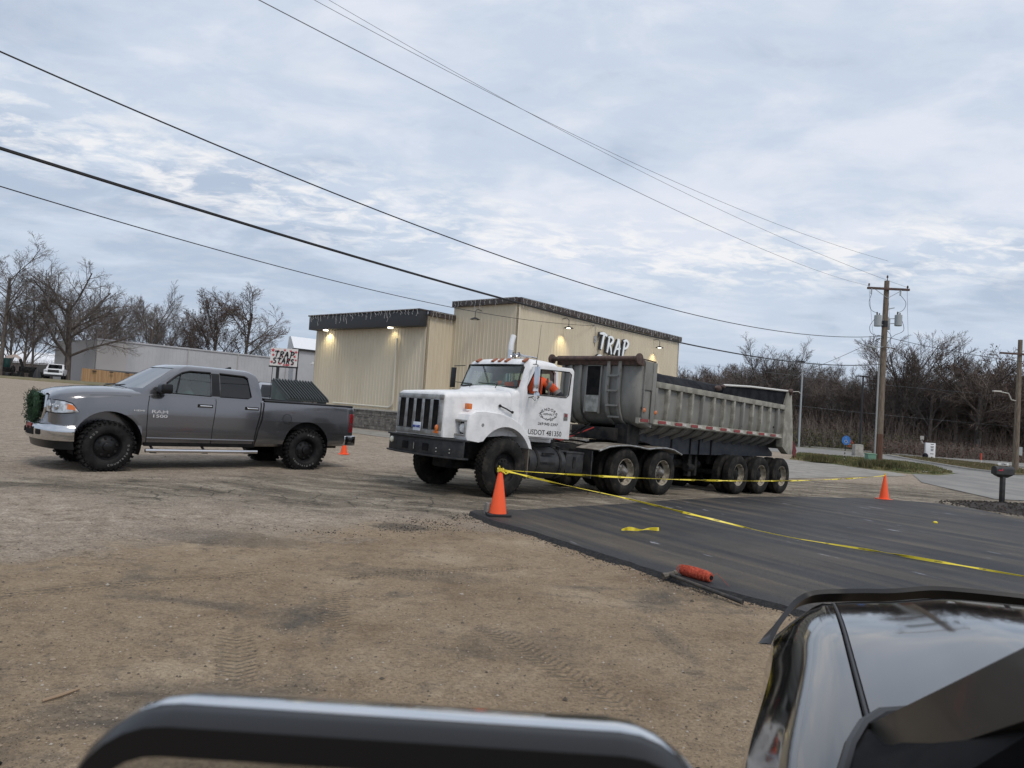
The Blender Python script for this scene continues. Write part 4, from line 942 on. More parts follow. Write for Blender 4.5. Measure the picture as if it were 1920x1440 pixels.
for y in (.60,1.62):
    b=MB(); b.prism([(5.95,1.0),(6.42,1.0),(6.26,.50),(6.14,.50)],'y',y,y+.08); b.bx(6.10,6.30,y-.03,y+.11,.44,.52); b.bx(6.13,6.27,y-.02,y+.10,.36,.45); b.build('landing_leg',cf.data.materials[0],TL,bevel=.01)
b=MB(); b.tube([(6.0,.9,.72),(8.0,.9,.70)],.12,12); b.tube([(7.0,.62,.62),(7.3,.62,.62)],.10,12); b.bx(7.05,7.2,.58,.70,.4,.95); b.bx(7.4,7.5,.6,.68,.42,.95); b.build('air_tank',m_frame,TL)
tw=make_truck_wheel('trailer',TL); first=True
it2=inner_tire(TL,(8.68,.31,.515))
for x in (8.68,9.96,11.24):
    if first: tw.location=(x,0,.515); first=False
    else: copy_part(tw,TL,(x,0,.515)); copy_part(it2,TL,(x,.31,.515))
    q=copy_part(tw,TL,(x,2*YC,.515)); q.rotation_euler=(0,0,math.pi); copy_part(it2,TL,(x,2*YC-.58,.515))
    b=MB(); b.tube([(x,.3,.515),(x,1.96,.515)],.07,10); b.build('trailer_axle',m_frame,TL)
b=MB(); b.bx(8.3,11.7,.72,.80,.72,.98); b.bx(8.3,11.7,1.46,1.54,.72,.98); b.build('suspension_beam',m_frame,TL)
# ---------------------------------------------------------------- grey pickup
A_PK=R(44.8)
PK=thing('pickup_truck','grey crew pickup with lifted black wheels and a green wreath on its chrome grille','pickup',(-6.76,12.06,.10),(0,.008,A_PK))
PC=1.0
def psec(x,zb,wb,w1,w2,w3,zs,ws,zt,wt,ztc):
    """half section from bottom to top centre"""
    h=[(0,zb),(wb,zb),(wb+.06,zb+.05),(w1,.62),(w1-.008,.80),(w2,.98),(w2-.004,1.06),(w3,zs-.07),(ws,zs),(ws-.05,zs+.025),(wt,zt),(wt*.55,ztc-.01),(0,ztc)]
    return [(x,PC-p[0],p[1]) for p in h]+[(x,PC+p[0],p[1]) for p in h[-2:0:-1]]
S=[(-.93,.60,.55,.66,.70,.70,1.20,.66,1.235,.45,1.25),
   (-.88,.58,.62,.78,.79,.77,1.22,.73,1.27,.5,1.29),
   (-.78,.55,.72,.87,.86,.83,1.25,.78,1.315,.52,1.34),
   (-.60,.50,.80,.945,.925,.90,1.28,.84,1.36,.56,1.385),
   (-.35,.48,.86,.965,.95,.93,1.31,.88,1.395,.62,1.42),
   (0,.46,.88,.975,.96,.945,1.335,.90,1.42,.66,1.45),
   (.35,.46,.88,.972,.965,.95,1.35,.915,1.42,.70,1.455),
   (.52,.46,.88,.968,.965,.952,1.355,.92,1.40,.72,1.43),
   (.60,.46,.88,.965,.962,.952,1.36,.925,1.395,.74,1.41),
   (1.7,.46,.88,.965,.962,.952,1.35,.925,1.38,.74,1.39),
   (2.66,.46,.88,.965,.962,.952,1.345,.925,1.37,.74,1.38),
   (2.70,.46,.88,.965,.962,.952,1.34,.93,1.358,.85,1.358),
   (3.7,.48,.88,.972,.965,.955,1.34,.935,1.356,.85,1.356),
   (4.60,.50,.88,.965,.955,.945,1.335,.925,1.35,.85,1.35),
   (4.74,.55,.84,.945,.94,.93,1.33,.91,1.345,.83,1.345),
   (4.80,.60,.80,.92,.92,.91,1.32,.89,1.335,.80,1.335)]
body=MB().loft([psec(*s) for s in S]).build('body',m_grey,PK,smooth=40)
c=MB()
for x,r_,zc in ((0,.545,.47),(3.69,.515,.46)):
    for y0,y1 in ((-.2,.42),(1.58,2.2)):
        pts=[(x+r_*1.0*math.cos(2*math.pi*k/40),zc+r_*1.02*math.sin(2*math.pi*k/40)) for k in range(40)]
        c.prism(pts,'y',y0,y1)
boolean(body,c)
boolean(body,MB().bx(2.76,4.72,.14,1.86,.80,1.6))
# dark liner under arches so that the cut shows black
for x,r_,zc in ((0,.545,.47),(3.69,.515,.46)):
    for y0,y1 in ((.06,.42),(1.58,1.94)):
        b=MB(); pr=[(r_*1.0-.004,y0),(r_-.004,y1)]
        rings=[[(x+rr*math.cos(R(a)),y,zc+rr*1.02*math.sin(R(a))) for a in range(-20,201,10)] for rr,y in ((r_-.006,y0),(r_-.006,(y0+y1)/2),(r_-.006,y1))]
        b.loft(rings,False,0,False); b.build('wheel_liner',m_inside,PK,recalc=False)
b=MB(); b.bx(2.77,4.71,.15,1.85,.81,.83); b.bx(2.765,4.715,.13,.17,.82,1.35); b.bx(2.765,4.715,1.83,1.87,.82,1.35); b.bx(2.74,2.78,.15,1.85,.82,1.35); b.build('bed_liner',m_inside,PK)
b=MB(); b.tube([(2.74,.10,1.362),(4.76,.10,1.352)],.026,8); b.tube([(2.74,1.90,1.362),(4.76,1.90,1.352)],.026,8); b.tube([(4.76,.12,1.345),(4.76,1.88,1.345)],.022,8); b.build('bed_rail_cap',m_trim,PK)
# rolled tonneau cover resting inside the bed rails
b=MB(); b.loft([[(x,.16,1.33),(x,1.84,1.33),(x,1.84,z),(x,.16,z)] for x,z in ((2.78,1.42),(3.0,1.415),(3.6,1.39),(4.5,1.36))]); b.build('tonneau_cover',m_trim,PK,bevel=.01)
# greenhouse
def gring(z,xf,xb,hw,sw,r=.08):
    """xf windscreen centre x, sw sweep of the corner"""
    pts=[(xf,0),(xf+sw*.22,hw*.45),(xf+sw*.6,hw*.80),(xf+sw*.86,hw*.94),(xf+sw,hw),(1.76,hw),(xb-r*1.4,hw),(xb-r*.4,hw-r*.35),(xb,hw-r*1.2),(xb,0)]
    full=pts+[(p[0],-p[1]) for p in pts[-2:0:-1]]
    return [(x,PC+y,z) for x,y in full]
G=[(1.34,.12,2.74,.925,.34),(1.40,.16,2.73,.915,.36),(1.50,.30,2.72,.89,.37),(1.65,.53,2.69,.85,.36),(1.78,.74,2.66,.80,.34),(1.85,.86,2.62,.765,.32),(1.90,.98,2.55,.71,.28),(1.93,1.12,2.45,.62,.22),(1.945,1.3,2.30,.48,.12)]
GI=[(1.30,.20,2.68,.87,.33),(1.50,.38,2.66,.84,.36),(1.65,.60,2.64,.80,.35),(1.78,.81,2.60,.75,.33),(1.87,1.02,2.5,.66,.28)]
green=MB().loft([gring(*s) for s in G]).build('cab_roof',m_grey,PK,smooth=40)
boolean(green,MB().loft([gring(*s) for s in GI]))
ws=MB().prism([(PC-.80,1.455),(PC+.80,1.455),(PC+.70,1.70),(PC+.61,1.862),(PC-.61,1.862),(PC-.70,1.70)],'x',-.1,1.20)
fw=[(.72,1.405),(1.69,1.385),(1.69,1.815),(1.30,1.815),(1.16,1.775),(.98,1.65)]
rw=[(1.86,1.385),(2.40,1.385),(2.47,1.42),(2.41,1.76),(2.36,1.80),(1.86,1.82)]
cuts=[ws,MB().prism(fw,'y',-.2,.4),MB().prism(rw,'y',-.2,.4),MB().prism(fw,'y',1.6,2.2),MB().prism(rw,'y',1.6,2.2),MB().prism([(PC-.66,1.45),(PC+.66,1.45),(PC+.6,1.75),(PC-.6,1.75)],'x',2.5,2.9)]
for c in cuts: boolean(green,c)
# glass: the same surface a little inside
def pane(name,cut,mat):
    k=.012
    o=MB().loft([gring(z,xf+k*1.6,xb-k,hw-k,sw) for z,xf,xb,hw,sw in G]).build(name,mat,PK)
    boolean(o,MB().loft([gring(z,xf+k*1.6+.006,xb-k-.004,hw-k-.004,sw) for z,xf,xb,hw,sw in G[:-1]]+[gring(1.93,1.32,2.28,.46,.12)]))
    boolean(o,cut,'INTERSECT'); return o
big_=lambda pts,ax,a,b_: MB().prism(pts,ax,a,b_)
pane('windshield',big_([(PC-.82,1.445),(PC+.82,1.445),(PC+.71,1.70),(PC+.62,1.87),(PC-.62,1.87),(PC-.71,1.70)],'x',-.1,1.20),m_glass_bright)
pane('front_side_window',big_([(.70,1.39),(1.71,1.37),(1.71,1.83),(1.29,1.83),(1.15,1.785),(.97,1.66)],'y',-.2,.4),m_glass_mid)
pane('rear_side_window',big_([(1.84,1.37),(2.41,1.37),(2.48,1.41),(2.42,1.77),(2.37,1.82),(1.84,1.83)],'y',-.2,.4),m_glass_dark)
pane('front_side_window',big_([(.70,1.39),(1.71,1.37),(1.71,1.83),(1.29,1.83),(1.15,1.785),(.97,1.66)],'y',1.6,2.2),m_glass_mid)
pane('rear_side_window',big_([(1.84,1.37),(2.41,1.37),(2.48,1.41),(2.42,1.77),(2.37,1.82),(1.84,1.83)],'y',1.6,2.2),m_glass_dark)
pane('rear_window',big_([(PC-.67,1.44),(PC+.67,1.44),(PC+.61,1.76),(PC-.61,1.76)],'x',2.5,2.9),m_glass_dark)
def yat(z,off=0):   # near greenhouse side y for a height
    for a,c in zip(G,G[1:]):
        if z<=c[0]: return PC-(a[3]+(c[3]-a[3])*(z-a[0])/(c[0]-a[0]))-off
    return PC-G[-1][3]
def on_side(p,off=.003): return (p[0],yat(p[1],off),p[1])
# black door pillar applique, window trims and vents
def sidepoly(name,pts,off,mat,parent=PK,th=.004):
    b_=MB(); n=len(pts); b_.add([on_side(p,off) for p in pts]+[on_side(p,off-th) for p in pts],[tuple(range(n)),tuple(range(n,2*n))[::-1]]+[(i,(i+1)%n,n+(i+1)%n,n+i) for i in range(n)]); return b_.build(name,mat,parent)
for a,c in ((1.39,1.50),(1.50,1.65),(1.65,1.78),(1.78,1.82)): sidepoly('pillar_trim',[(1.70,a),(1.85,a),(1.85,c),(1.70,c)],.003,m_trim)
b=MB(); b.tube([on_side(p,.008) for p in ((.90,1.58),(1.04,1.70),(1.17,1.785),(1.31,1.825),(1.69,1.828))],.018,6); b.build('vent_visor',m_trim,PK)
b=MB(); b.tube([on_side(p,.008) for p in ((1.86,1.828),(2.34,1.812),(2.41,1.775))],.018,6); b.build('vent_visor',m_trim,PK)
for pts in (fw,rw):
    b=MB(); b.tube([on_side(p,.002) for p in pts]+[on_side(pts[0],.002)],.010,5); b.build('window_trim',m_trim,PK)
b=MB(); b.tube([on_side((1.06,1.40),-.004),on_side((1.14,1.74),-.004)],.012,5); b.build('quarter_bar',m_trim,PK)
# shut lines: thin dark strips following the body side
def side_y(z,x):
    lo=[s for s in S if s[0]<=x][-1]; hi=[s for s in S if s[0]>=x][0]; t=0 if hi[0]==lo[0] else (x-lo[0])/(hi[0]-lo[0])
    def hw(s): 
        prof=[(s[1]+.05,s[2]+.06),(.62,s[3]),(.80,s[3]-.008),(.98,s[4]),(1.06,s[4]-.004),(s[6]-.07,s[5]),(s[6],s[7])]
        return seg_interp(prof,z)
    return PC-(hw(lo)*(1-t)+hw(hi)*t)
def line(name,pts,w_=.006,off=.002,mat=m_inside):
    b_=MB(); P_=[(x,side_y(z,x)-off,z) for x,z in pts]
    rings=[]
    for i,p in enumerate(P_):
        a=Vector(P_[max(0,i-1)]); c=Vector(P_[min(len(P_)-1,i+1)]); t=(c-a).normalized(); nn=t.cross(Vector((0,1,0))).normalized()*w_; p=Vector(p)
        rings.append([p-nn,p+nn,p+nn+Vector((0,.01,0)),p-nn+Vector((0,.01,0))])
    b_.loft(rings); return b_.build(name,mat,PK)
def seg_line(pts,n=10):
    return resample(pts,n*len(pts))
line('door_gap',seg_line([(.60,1.33),(.585,1.15),(.60,.50)]))
line('door_gap',seg_line([(1.775,1.34),(1.775,1.15),(1.745,.80),(1.735,.50)]))
line('door_gap',seg_line([(2.665,1.33),(2.66,1.1),(2.60,.80),(2.55,.50)]),.012)
line('bed_gap',seg_line([(2.725,1.33),(2.70,1.0),(2.63,.75),(2.58,.47)]),.014)
line('body_crease',seg_line([(.60,.695),(2.6,.690)],8),.004,.0015,m_grey)
b=MB(); b.tube([(x,side_y(z,x)-.004,z) for x,z in resample([(.60,.585),(2.56,.575)],12)],.016,6); b.build('door_moulding',m_grey,PK)
b=MB(); b.bx(.58,2.60,.07,.12,.44,.525); b.build('rocker_panel',m_inside,PK,bevel=.01)
line('fender_top_line',[(-.60,1.235),(-.30,1.28),(.05,1.30),(.30,1.30)],.004)
circ=[(3.23+.095*math.cos(2*math.pi*k/24),1.03+.095*math.sin(2*math.pi*k/24)) for k in range(25)]
line('fuel_door',circ,.0035,.002)
# doors handles
for x in (1.58,2.48):
    b=MB(); b.tube([(x-.11,side_y(1.20,x)-.028,1.20),(x+.11,side_y(1.20,x)-.028,1.197)],.019,8); dh=b.build('door_handle',m_chrome,PK,bevel=.006)
    b=MB(); b.box((x,side_y(1.2,x)-.002,1.20),(.28,.012,.06)); b.build('handle_recess',m_inside,dh,bevel=.006)
# mirror
b=MB(); b.loft([[(x,y,z) for y,z in ((.02-dy,1.39+dz),(-.22-dy,1.385+dz),(-.24-dy,1.45),(-.22-dy,1.56-dz),(.0,1.56-dz))] for x,dy,dz in ((.70,-.03,.03),(.74,.0,.0),(.86,.0,0),(.89,-.01,.01))]); mr=b.build('door_mirror',m_trim,PK,bevel=.02)
b=MB(); b.tube([(.80,.12,1.43),(.80,-.02,1.42)],.03,8); b.build('mirror_arm',m_trim,mr)
b=MB(); b.loft([[(x,y,z) for y,z in ((1.98+dy,1.39+dz),(2.22+dy,1.385+dz),(2.24+dy,1.45),(2.22+dy,1.56-dz),(2.0,1.56-dz))] for x,dy,dz in ((.70,-.03,.03),(.74,.0,.0),(.86,.0,0),(.89,-.01,.01))]); b.build('door_mirror',m_trim,PK,bevel=.02)
# front end: chrome grille shell, slats, headlamps, bumper
b=MB()
def gfr(y): return -.955+.045*((y-PC)/.42)**2*.6
gp_=[(PC-.46,1.235),(PC+.46,1.235),(PC+.47,1.0),(PC+.40,.855),(PC-.40,.855),(PC-.47,1.0)]
pts3=[]
for a,c in zip(gp_,gp_[1:]+gp_[:1]):
    for k in range(6): y=a[0]+(c[0]-a[0])*k/6; z=a[1]+(c[1]-a[1])*k/6; pts3.append((gfr(y)-.02+ (1.235-z)*-.05,y,z))
b.tube(pts3+[pts3[0]],.036,10,False); gs=b.build('grille_surround',m_chrome,PK)
b=MB(); b.loft([[(gfr(y)-.01+.0,y,z0),(gfr(y)-.01,y,z1),(gfr(y)+.10,y,z1),(gfr(y)+.10,y,z0)] for y,z0,z1 in [(PC+u*.45,.86,1.235) for u in (-1,-.5,0,.5,1)]]); b.build('grille_backing',m_inside,gs)
for z in (.90,.955,1.01,1.065,1.12,1.175):
    b=MB(); b.tube([(gfr(PC+u*.44)-.035,PC+u*.44,z) for u in (-1,-.6,-.2,.2,.6,1)],.010,6); b.build('grille_bar',m_chrome,gs)
for u in (-.045,.045):
    b=MB(); b.bx(-.99,-.965,PC+u-.02,PC+u+.02,.87,1.23); b.build('grille_bar',m_chrome,gs,bevel=.006)
m_lamp=material('clear headlamp',(.62,.64,.66),(.30,.31,.32),scale=9,rough=.08,metal=.5,coat=1)
for s in (1,-1):
    Y=lambda v:(PC-s*(PC-v))
    # headlamp wraps the corner; polygon (x,y,z)
    out_=[(-.955,.47,1.16),(-.925,.34,1.17),(-.86,.215,1.165),(-.74,.115,1.155),(-.60,.065,1.12),(-.47,.042,.985),(-.60,.050,.965),(-.75,.075,.955),(-.87,.17,.95),(-.93,.32,.955),(-.958,.47,.965)]
    c0=Vector((-.80,.16,1.06))
    vs=[Vector((x,Y(y),z)) for x,y,z in out_]; ctr=Vector((c0.x,Y(c0.y),c0.z)); back=[Vector((p.x+.06,PC+(p.y-PC)*.90,p.z)) for p in vs]
    n=len(vs); b=MB()
    top=[vs[0],vs[1],vs[2],vs[3],vs[4],vs[5]]; bot=[vs[10],vs[9],vs[8],vs[7],vs[6],vs[5]]
    rings=[[t,t.lerp(bo,.5)+(t-Vector((0,PC,t.z))).normalized()*.012 if True else t,bo,bo.lerp(Vector((0,PC,bo.z)),.1),t.lerp(Vector((0,PC,t.z)),.1)] for t,bo in zip(top,bot)]
    b.loft(rings); hl=b.build('headlight',m_lamp,PK,smooth=30)
    b=MB(); rr=[]
    for t,bo in ((top[3].lerp(top[4],.35),bot[3].lerp(bot[4],.35)),(top[4],bot[4]),(top[4].lerp(top[5],.4),bot[4].lerp(bot[5],.4))):
        o_=Vector((0,-.016*s,0)); t2=t.lerp(bo,.15)+o_; b2=t.lerp(bo,.65)+o_; rr.append([t2,b2,b2-o_*2,t2-o_*2])
    b.loft(rr); b.build('amber_reflector',m_amber,hl)
    b=MB(); b.ball((-.935,Y(.33),1.06),(.03,.06,.06),12,8); b.ball((-.86,Y(.185),1.05),(.03,.05,.05),12,8); b.build('lamp_projector',m_chrome,hl)
    b=MB(); b.tube([p+Vector((-.002,-.002*s,.004)) for p in vs]+[vs[0]],.008,5); b.build('lamp_bezel',m_inside,hl)
    # tail lamp
    b=MB(); b.loft([[(4.70,Y(.052),z0),(4.79,Y(.075),z0),(4.815,Y(.13),z0),(4.815,Y(.20),z0),(4.74,Y(.2),z0),(4.66,Y(.075),z0)] for z0 in (.80,.95,1.10,1.20)]); tl=b.build('tail_light',m_red,PK,bevel=.01)
# bumper front
bpl=[(-.52,.035),(-.66,.055),(-.82,.13),(-.95,.28),(-1.03,.50),(-1.07,.78),(-1.08,1.0)]
bpl=bpl+[(x,2-y) for x,y in bpl[-2::-1]]
def bring(x,y,k=0): 
    d=Vector((x-.0,y-PC,0)).normalized()
    o=[(x+.04,.53),(x-.0,.50),(x-.025,.55),(x-.03,.66),(x-.015,.745),(x+.02,.765),(x+.06,.76),(x+.06,.53)]
    base=Vector((x,y,0)); 
    return [tuple(Vector((x,y,z))+Vector((d.x*(x-xx),d.y*(x-xx),0))) for xx,z in o]
b=MB(); b.loft([bring(*p) for p in bpl]); fb=b.build('front_bumper',m_chrome,PK,smooth=60)
b=MB(); b.loft([[(x-.045,y,.56),(x-.045,y,.69),(x,y,.69),(x,y,.56)] for x,y in ((-1.05,.72),(-1.085,1.0),(-1.05,1.28))]); b.build('bumper_opening',m_inside,fb)
for y in (.52,1.48):
    b=MB(); b.box((-1.062,y,.62),(.03,.15,.09),Matrix.Rotation(.25 if y<1 else -.25,3,'Z')); b.build('fog_light',m_inside,fb,bevel=.015)
b=MB(); b.box((-1.11,PC+.02,.70),(.015,.30,.10)); b.build('front_plate',material('red plate',(.35,.06,.05),rough=.5),fb,bevel=.005)
b=MB(); b.loft([[(x+.04,y,.53),(x+.10,y,.36),(x+.16,y,.36),(x+.12,y,.53)] for x,y in bpl[1:-1]]); b.build('front_valance',m_trim,PK)
# painted filler between bumper and lamps
b=MB(); b.loft([[(x*.985,PC+(y-PC)*.985,.755),(x*.955,PC+(y-PC)*.955,.80),(x*.93,PC+(y-PC)*.945,.95),(x*.8,PC+(y-PC)*.9,.95),(x*.8,PC+(y-PC)*.9,.755)] for x,y in bpl[1:-1]]); b.build('bumper_filler',m_grey,PK,smooth=50)
# rear bumper
b=MB(); rb=[(4.60,.03),(4.72,.02),(4.86,.05),(4.93,.16),(4.95,.5),(4.95,1.5),(4.93,1.84),(4.86,1.95),(4.72,1.98),(4.60,1.97)]
b.loft([[(x,y,.52),(x,y,.72),(x-.05,PC+(y-PC)*.95,.74),(x-.06,PC+(y-PC)*.95,.52)] for x,y in rb]); b.build('rear_bumper',m_chrome,PK,smooth=50,bevel=.004)
b=MB(); b.bx(4.79,4.815,.22,1.78,.78,1.32); b.build('tailgate',m_grey,PK,bevel=.01)
# running board
b=MB(); b.tube([(.58,-.02,.37),(2.62,-.02,.365)],.034,12); rb_=b.build('side_step',m_chrome,PK)
for x in (.72,1.62,2.42):
    b=MB(); b.tube([(x,0,.36),(x,.2,.46)],.022,8); b.bx(x-.05,x+.05,-.03,.04,.325,.345); b.build('step_bracket',m_frame,rb_)
b=MB()
for y in (.55,1.35): b.bx(-.8,4.7,y,y+.1,.42,.58)
b.bx(-.5,2.6,.3,1.7,.44,.5); b.tube([(0,.2,.42),(0,1.8,.42)],.05,8); b.tube([(3.69,.2,.42),(3.69,1.8,.42)],.055,8); b.ball((3.69,1.0,.42),.15); b.build('chassis',m_frame,PK)
# aerial and fin
b=MB(); b.prism([(2.18,1.925),(2.42,1.92),(2.40,2.0),(2.37,2.0)],'y',.99,1.01); b.build('roof_fin',m_trim,PK)
# wipers
for y in (.55,1.15):
    b=MB(); b.tube([(.15,y,1.455),(.34,y+.03,1.50),(.30,y+.45,1.485)],.008,5); b.build('wiper',m_trim,PK)
# writing
b=MB(); b.merge(text_mb('RAM',.105,offset=.012,extrude=.004),frame((.79,side_y(1.03,.79)-.004,1.052),(1,0,0),(0,0,1))@Matrix.Diagonal((1.35,.75,1,1)))
b.merge(text_mb('1500',.10,offset=.012,extrude=.004),frame((.79,side_y(.98,.79)-.004,.975),(1,0,0),(0,0,1))@Matrix.Diagonal((1.35,.75,1,1))); b.build('door_badge',material('badge silver',(.62,.62,.63),rough=.35,metal=.3),PK,smooth=0)
b=MB(); b.merge(text_mb('HEMI',.06,offset=.012,extrude=.003),frame((.45,side_y(1.05,.45)-.004,1.06),(1,0,0),(0,0,1))@Matrix.Diagonal((1.35,.7,1,1))); b.build('fender_badge',material('badge silver small',(.6,.6,.6),rough=.35,metal=.3),PK,smooth=0)
# wheels
def pk_wheel():
    Rr=.422; W=.30; b=truck_tire(Rr,W,rimr=.225); lugs(b,Rr+.008,W,32,.016,.042)
    for k in range(32):
        a=2*math.pi*k/32; rot=Matrix.Rotation(-a,3,'Y'); b.box(rot@Vector((0,0,Rr-.022))+Vector((0,.012,0)),(.034,.018,.036),rot)
    wh=b.build('wheel',m_rubber_clean,PK,smooth=40)
    r=MB(); r.lathe([(.228,.03),(.222,.045),(.205,.06),(.195,.10),(.13,.075),(.10,.06),(.075,.055),(.07,.02),(.055,.012),(.001,.012)],(0,0,0),'y',36)
    rim=r.build('rim',m_trim,wh); c_=MB()
    for k in range(8):
        a=2*math.pi*(k+.3)/8; c_.tube([(math.cos(a)*.150,.055,math.sin(a)*.150),(math.cos(a)*.150,.10,math.sin(a)*.150)],.021,10)
    c_.build('rim_hole',material('hole black',(.004,.004,.004),rough=.9),wh)
    t=MB()
    for s_,a0,a1 in (('MUD',-20,5),('COUNTRY',-85,-30),('MUD',150,128),):
        for i,ch in enumerate(s_):
            a=R(a0+(a1-a0)*i/(len(s_)-1)); x=.315*math.cos(a); z=.315*math.sin(a)
            t.merge(text_mb(ch,.045,offset=.0,extrude=.001),frame((x,-.002,z),(1,0,0),(0,0,1))@Matrix.Rotation(a-math.pi/2+ (math.pi if s_=='COUNTRY' else 0),4,'Z'))
    t.build('tyre_lettering',material('faint white lettering',(.28,.28,.27),rough=.8),wh,smooth=0)
    return wh
pw=pk_wheel(); pw.location=(0,-.0,.42); 
q=copy_part(pw,PK,(3.69,0,.40)); q.rotation_euler=(0,1.1,0)
for x in (0,3.69): q=copy_part(pw,PK,(x,2.0,.42)); q.rotation_euler=(0,0,math.pi)
# interior
b=MB(); b.bx(.55,.95,.2,1.8,1.25,1.42); b.build('dashboard',m_inside,PK,bevel=.04)
m_seat=material('grey seat',(.10,.10,.105),rough=.9)
for y in (.55,1.45):
    b=MB(); b.box((1.62,y,1.38),(.14,.50,.62),Matrix.Rotation(.15,3,'Y')); b.box((1.70,y,1.73),(.10,.26,.16)); b.build('seat',m_seat,PK,bevel=.04)
b=MB(); b.box((2.45,1.0,1.38),(.14,1.5,.6)); b.build('seat',m_seat,PK,bevel=.04)
sw_=MB(); rp=[Matrix.Rotation(.5,3,'Y')@Vector((0,.18*math.cos(a),.18*math.sin(a)))+Vector((1.06,.55,1.36)) for a in [2*math.pi*k/20 for k in range(21)]]; sw_.tube(rp,.014,6,False); sw_.build('steering_wheel',m_trim,PK)
# driver of the pickup
D2=thing('person','pickup driver in a pale grey top seen through the side window','person'); D2.matrix_world=Matrix.Translation((-6.76,12.06,.10))@Matrix.Rotation(A_PK,4,'Z')
skin_fig('body',[(1.48,.55,1.05),(1.46,.55,1.28),(1.43,.55,1.42),(1.41,.55,1.52),(1.40,.55,1.64),(1.40,.36,1.40),(1.30,.32,1.22),(1.10,.40,1.36),(1.40,.74,1.40),(1.30,.78,1.22),(1.10,.70,1.36)],[(0,1),(1,2),(2,3),(3,4),(2,5),(5,6),(6,7),(2,8),(8,9),(9,10)],[.15,.15,.14,.055,.09,.07,.05,.035,.07,.05,.035],m_skin,D2)
skin_fig('shirt',[(1.48,.55,1.05),(1.46,.55,1.28),(1.43,.55,1.40),(1.40,.36,1.39),(1.30,.32,1.22),(1.40,.74,1.39),(1.30,.78,1.22)],[(0,1),(1,2),(2,3),(3,4),(2,5),(5,6)],[.17,.17,.155,.085,.065,.085,.065],material('pale grey shirt',(.45,.47,.48),rough=.9),D2)
b=MB(); b.ball((1.39,.55,1.66),(.10,.08,.115),16,12); b.ball((1.29,.55,1.655),(.018,.014,.02),8,6); b.ball((1.39,.465,1.66),(.02,.012,.03),8,6)
b.build('head',m_skin,D2)
b=MB(); b.ball((1.42,.55,1.70),(.105,.088,.095),14,10); b.build('hair',material('grey hair',(.16,.15,.14),rough=.9),D2)
# draw the nose in a little: everything ahead of the headlamp's rear end
def nose(me):
    for v in me.vertices:
        if v.co.x<-.47: v.co.x=-.47+(v.co.x+.47)*.78
    me.update()
seen_=set()
for ch in list(PK.children_recursive):
    if ch.type=='MESH' and ch.name.split('.')[0] not in ('wheel','rim','rim_hole','tyre_lettering') and ch.data.name not in seen_: seen_.add(ch.data.name); nose(ch.data)
# wreath
b=MB(); r_=random.Random(11)
for i in range(1700):
    a=r_.random()*6.283; rr=.215+r_.gauss(0,.045); c0=Vector((-1.05+r_.gauss(0,.065),PC+rr*math.cos(a),1.03+rr*math.sin(a)))
    d=Vector((r_.gauss(0,1)-.4,r_.gauss(0,1),r_.gauss(0,1))).normalized()*.055; n_=d.cross(Vector((r_.random(),r_.random(),r_.random()))).normalized()*.007
    b.add([c0-n_,c0+n_,c0+d+n_*.4,c0+d-n_*.4],[(0,1,2,3)])
ringp=[(-1.05,PC+.215*math.cos(2*math.pi*k/24),1.03+.215*math.sin(2*math.pi*k/24)) for k in range(25)]
b.tube(ringp,.06,8,False)
WR=b.build('wreath',m_needle,None,smooth=0,recalc=False); nose(WR.data); WR.matrix_world=PK.matrix_world if False else Matrix.Translation((-6.76,12.06,.10))@Matrix.Rotation(A_PK,4,'Z')
tag(WR,'round dark green evergreen wreath tied to the front of the grey pickup','wreath')
# ---------------------------------------------------------------- tan metal building
m_tan=material('tan ribbed metal',(.61,.54,.41),(.56,.49,.365),scale=.6,rough=.5,spec=.4,stretch=(1,1,.3),c3=(.50,.43,.315),s3=3,l3=.6,h3=.75)
m_brown=material('dark brown trim',(.040,.032,.032),(.07,.055,.05),scale=5,rough=.6)
m_fascia=material('charcoal fascia',(.022,.024,.028),rough=.5)
m_stone=material('grey stacked stone',(.20,.185,.165),(.11,.10,.09),scale=3.1,lo=.38,hi=.62,rough=.95,bump=.7,bscale=24,c3=(.30,.275,.24),s3=5,l3=.56,h3=.64)
U=Vector((.653,.757)); V=Vector((-.757,.653))
def P2(o,d,s): return (o[0]+d[0]*s,o[1]+d[1]*s)
C0=(-4.10,32.98); J0=P2(C0,U,1.65); K0=P2(J0,V,-4.08); K1=P2(K0,U,15.2); W9=P2(C0,V,8.95); W9b=P2(W9,U,14)
TB=thing('metal_building','tan ribbed metal building with a stone base, low front wing and dark roof trim','building',(0,0,0))
def ribwall(name,a,b_,z0,z1,mat,parent,pitch=.235,out=None,thick=.12):
    """corrugated wall between ground points a,b; ribs stand proud on the side of `out`"""
    a=Vector(a); b2=Vector(b_); d=(b2-a); Ln=d.length; d.normalize(); n=Vector((d.y,-d.x))
    if n.dot(Vector(out))<0: n=-n
    x=0; pr=[]
    while x<Ln-.05:
        pr+=[(x,0),(min(Ln,x+pitch-.085),0),(min(Ln,x+pitch-.065),.017),(min(Ln,x+pitch-.030),.017),(min(Ln,x+pitch-.01),0)]
        # minor swage
        x+=pitch
    pts=[]
    for s,o in pr:
        if pts and s<=pts[-1][0]: continue
        pts.append((s,o))
    pts.append((Ln,0)) if pts[-1][0]<Ln else None
    poly=[a+d*s+n*o for s,o in pts]+[b2-n*thick,a-n*thick]
    m=MB(); m.prism([(p.x,p.y) for p in poly],'z',z0,z1); return m.build(name,mat,parent,smooth=0)
ZG=-.5
o=ribwall('wing_wall',C0,W9,1.13,5.55,m_tan,TB,out=-U)
ribwall('wing_side_wall',C0,J0,1.13,5.75,m_tan,TB,out=-V)
ribwall('wing_far_wall',W9,W9b,.5,5.5,m_tan,TB,out=V)
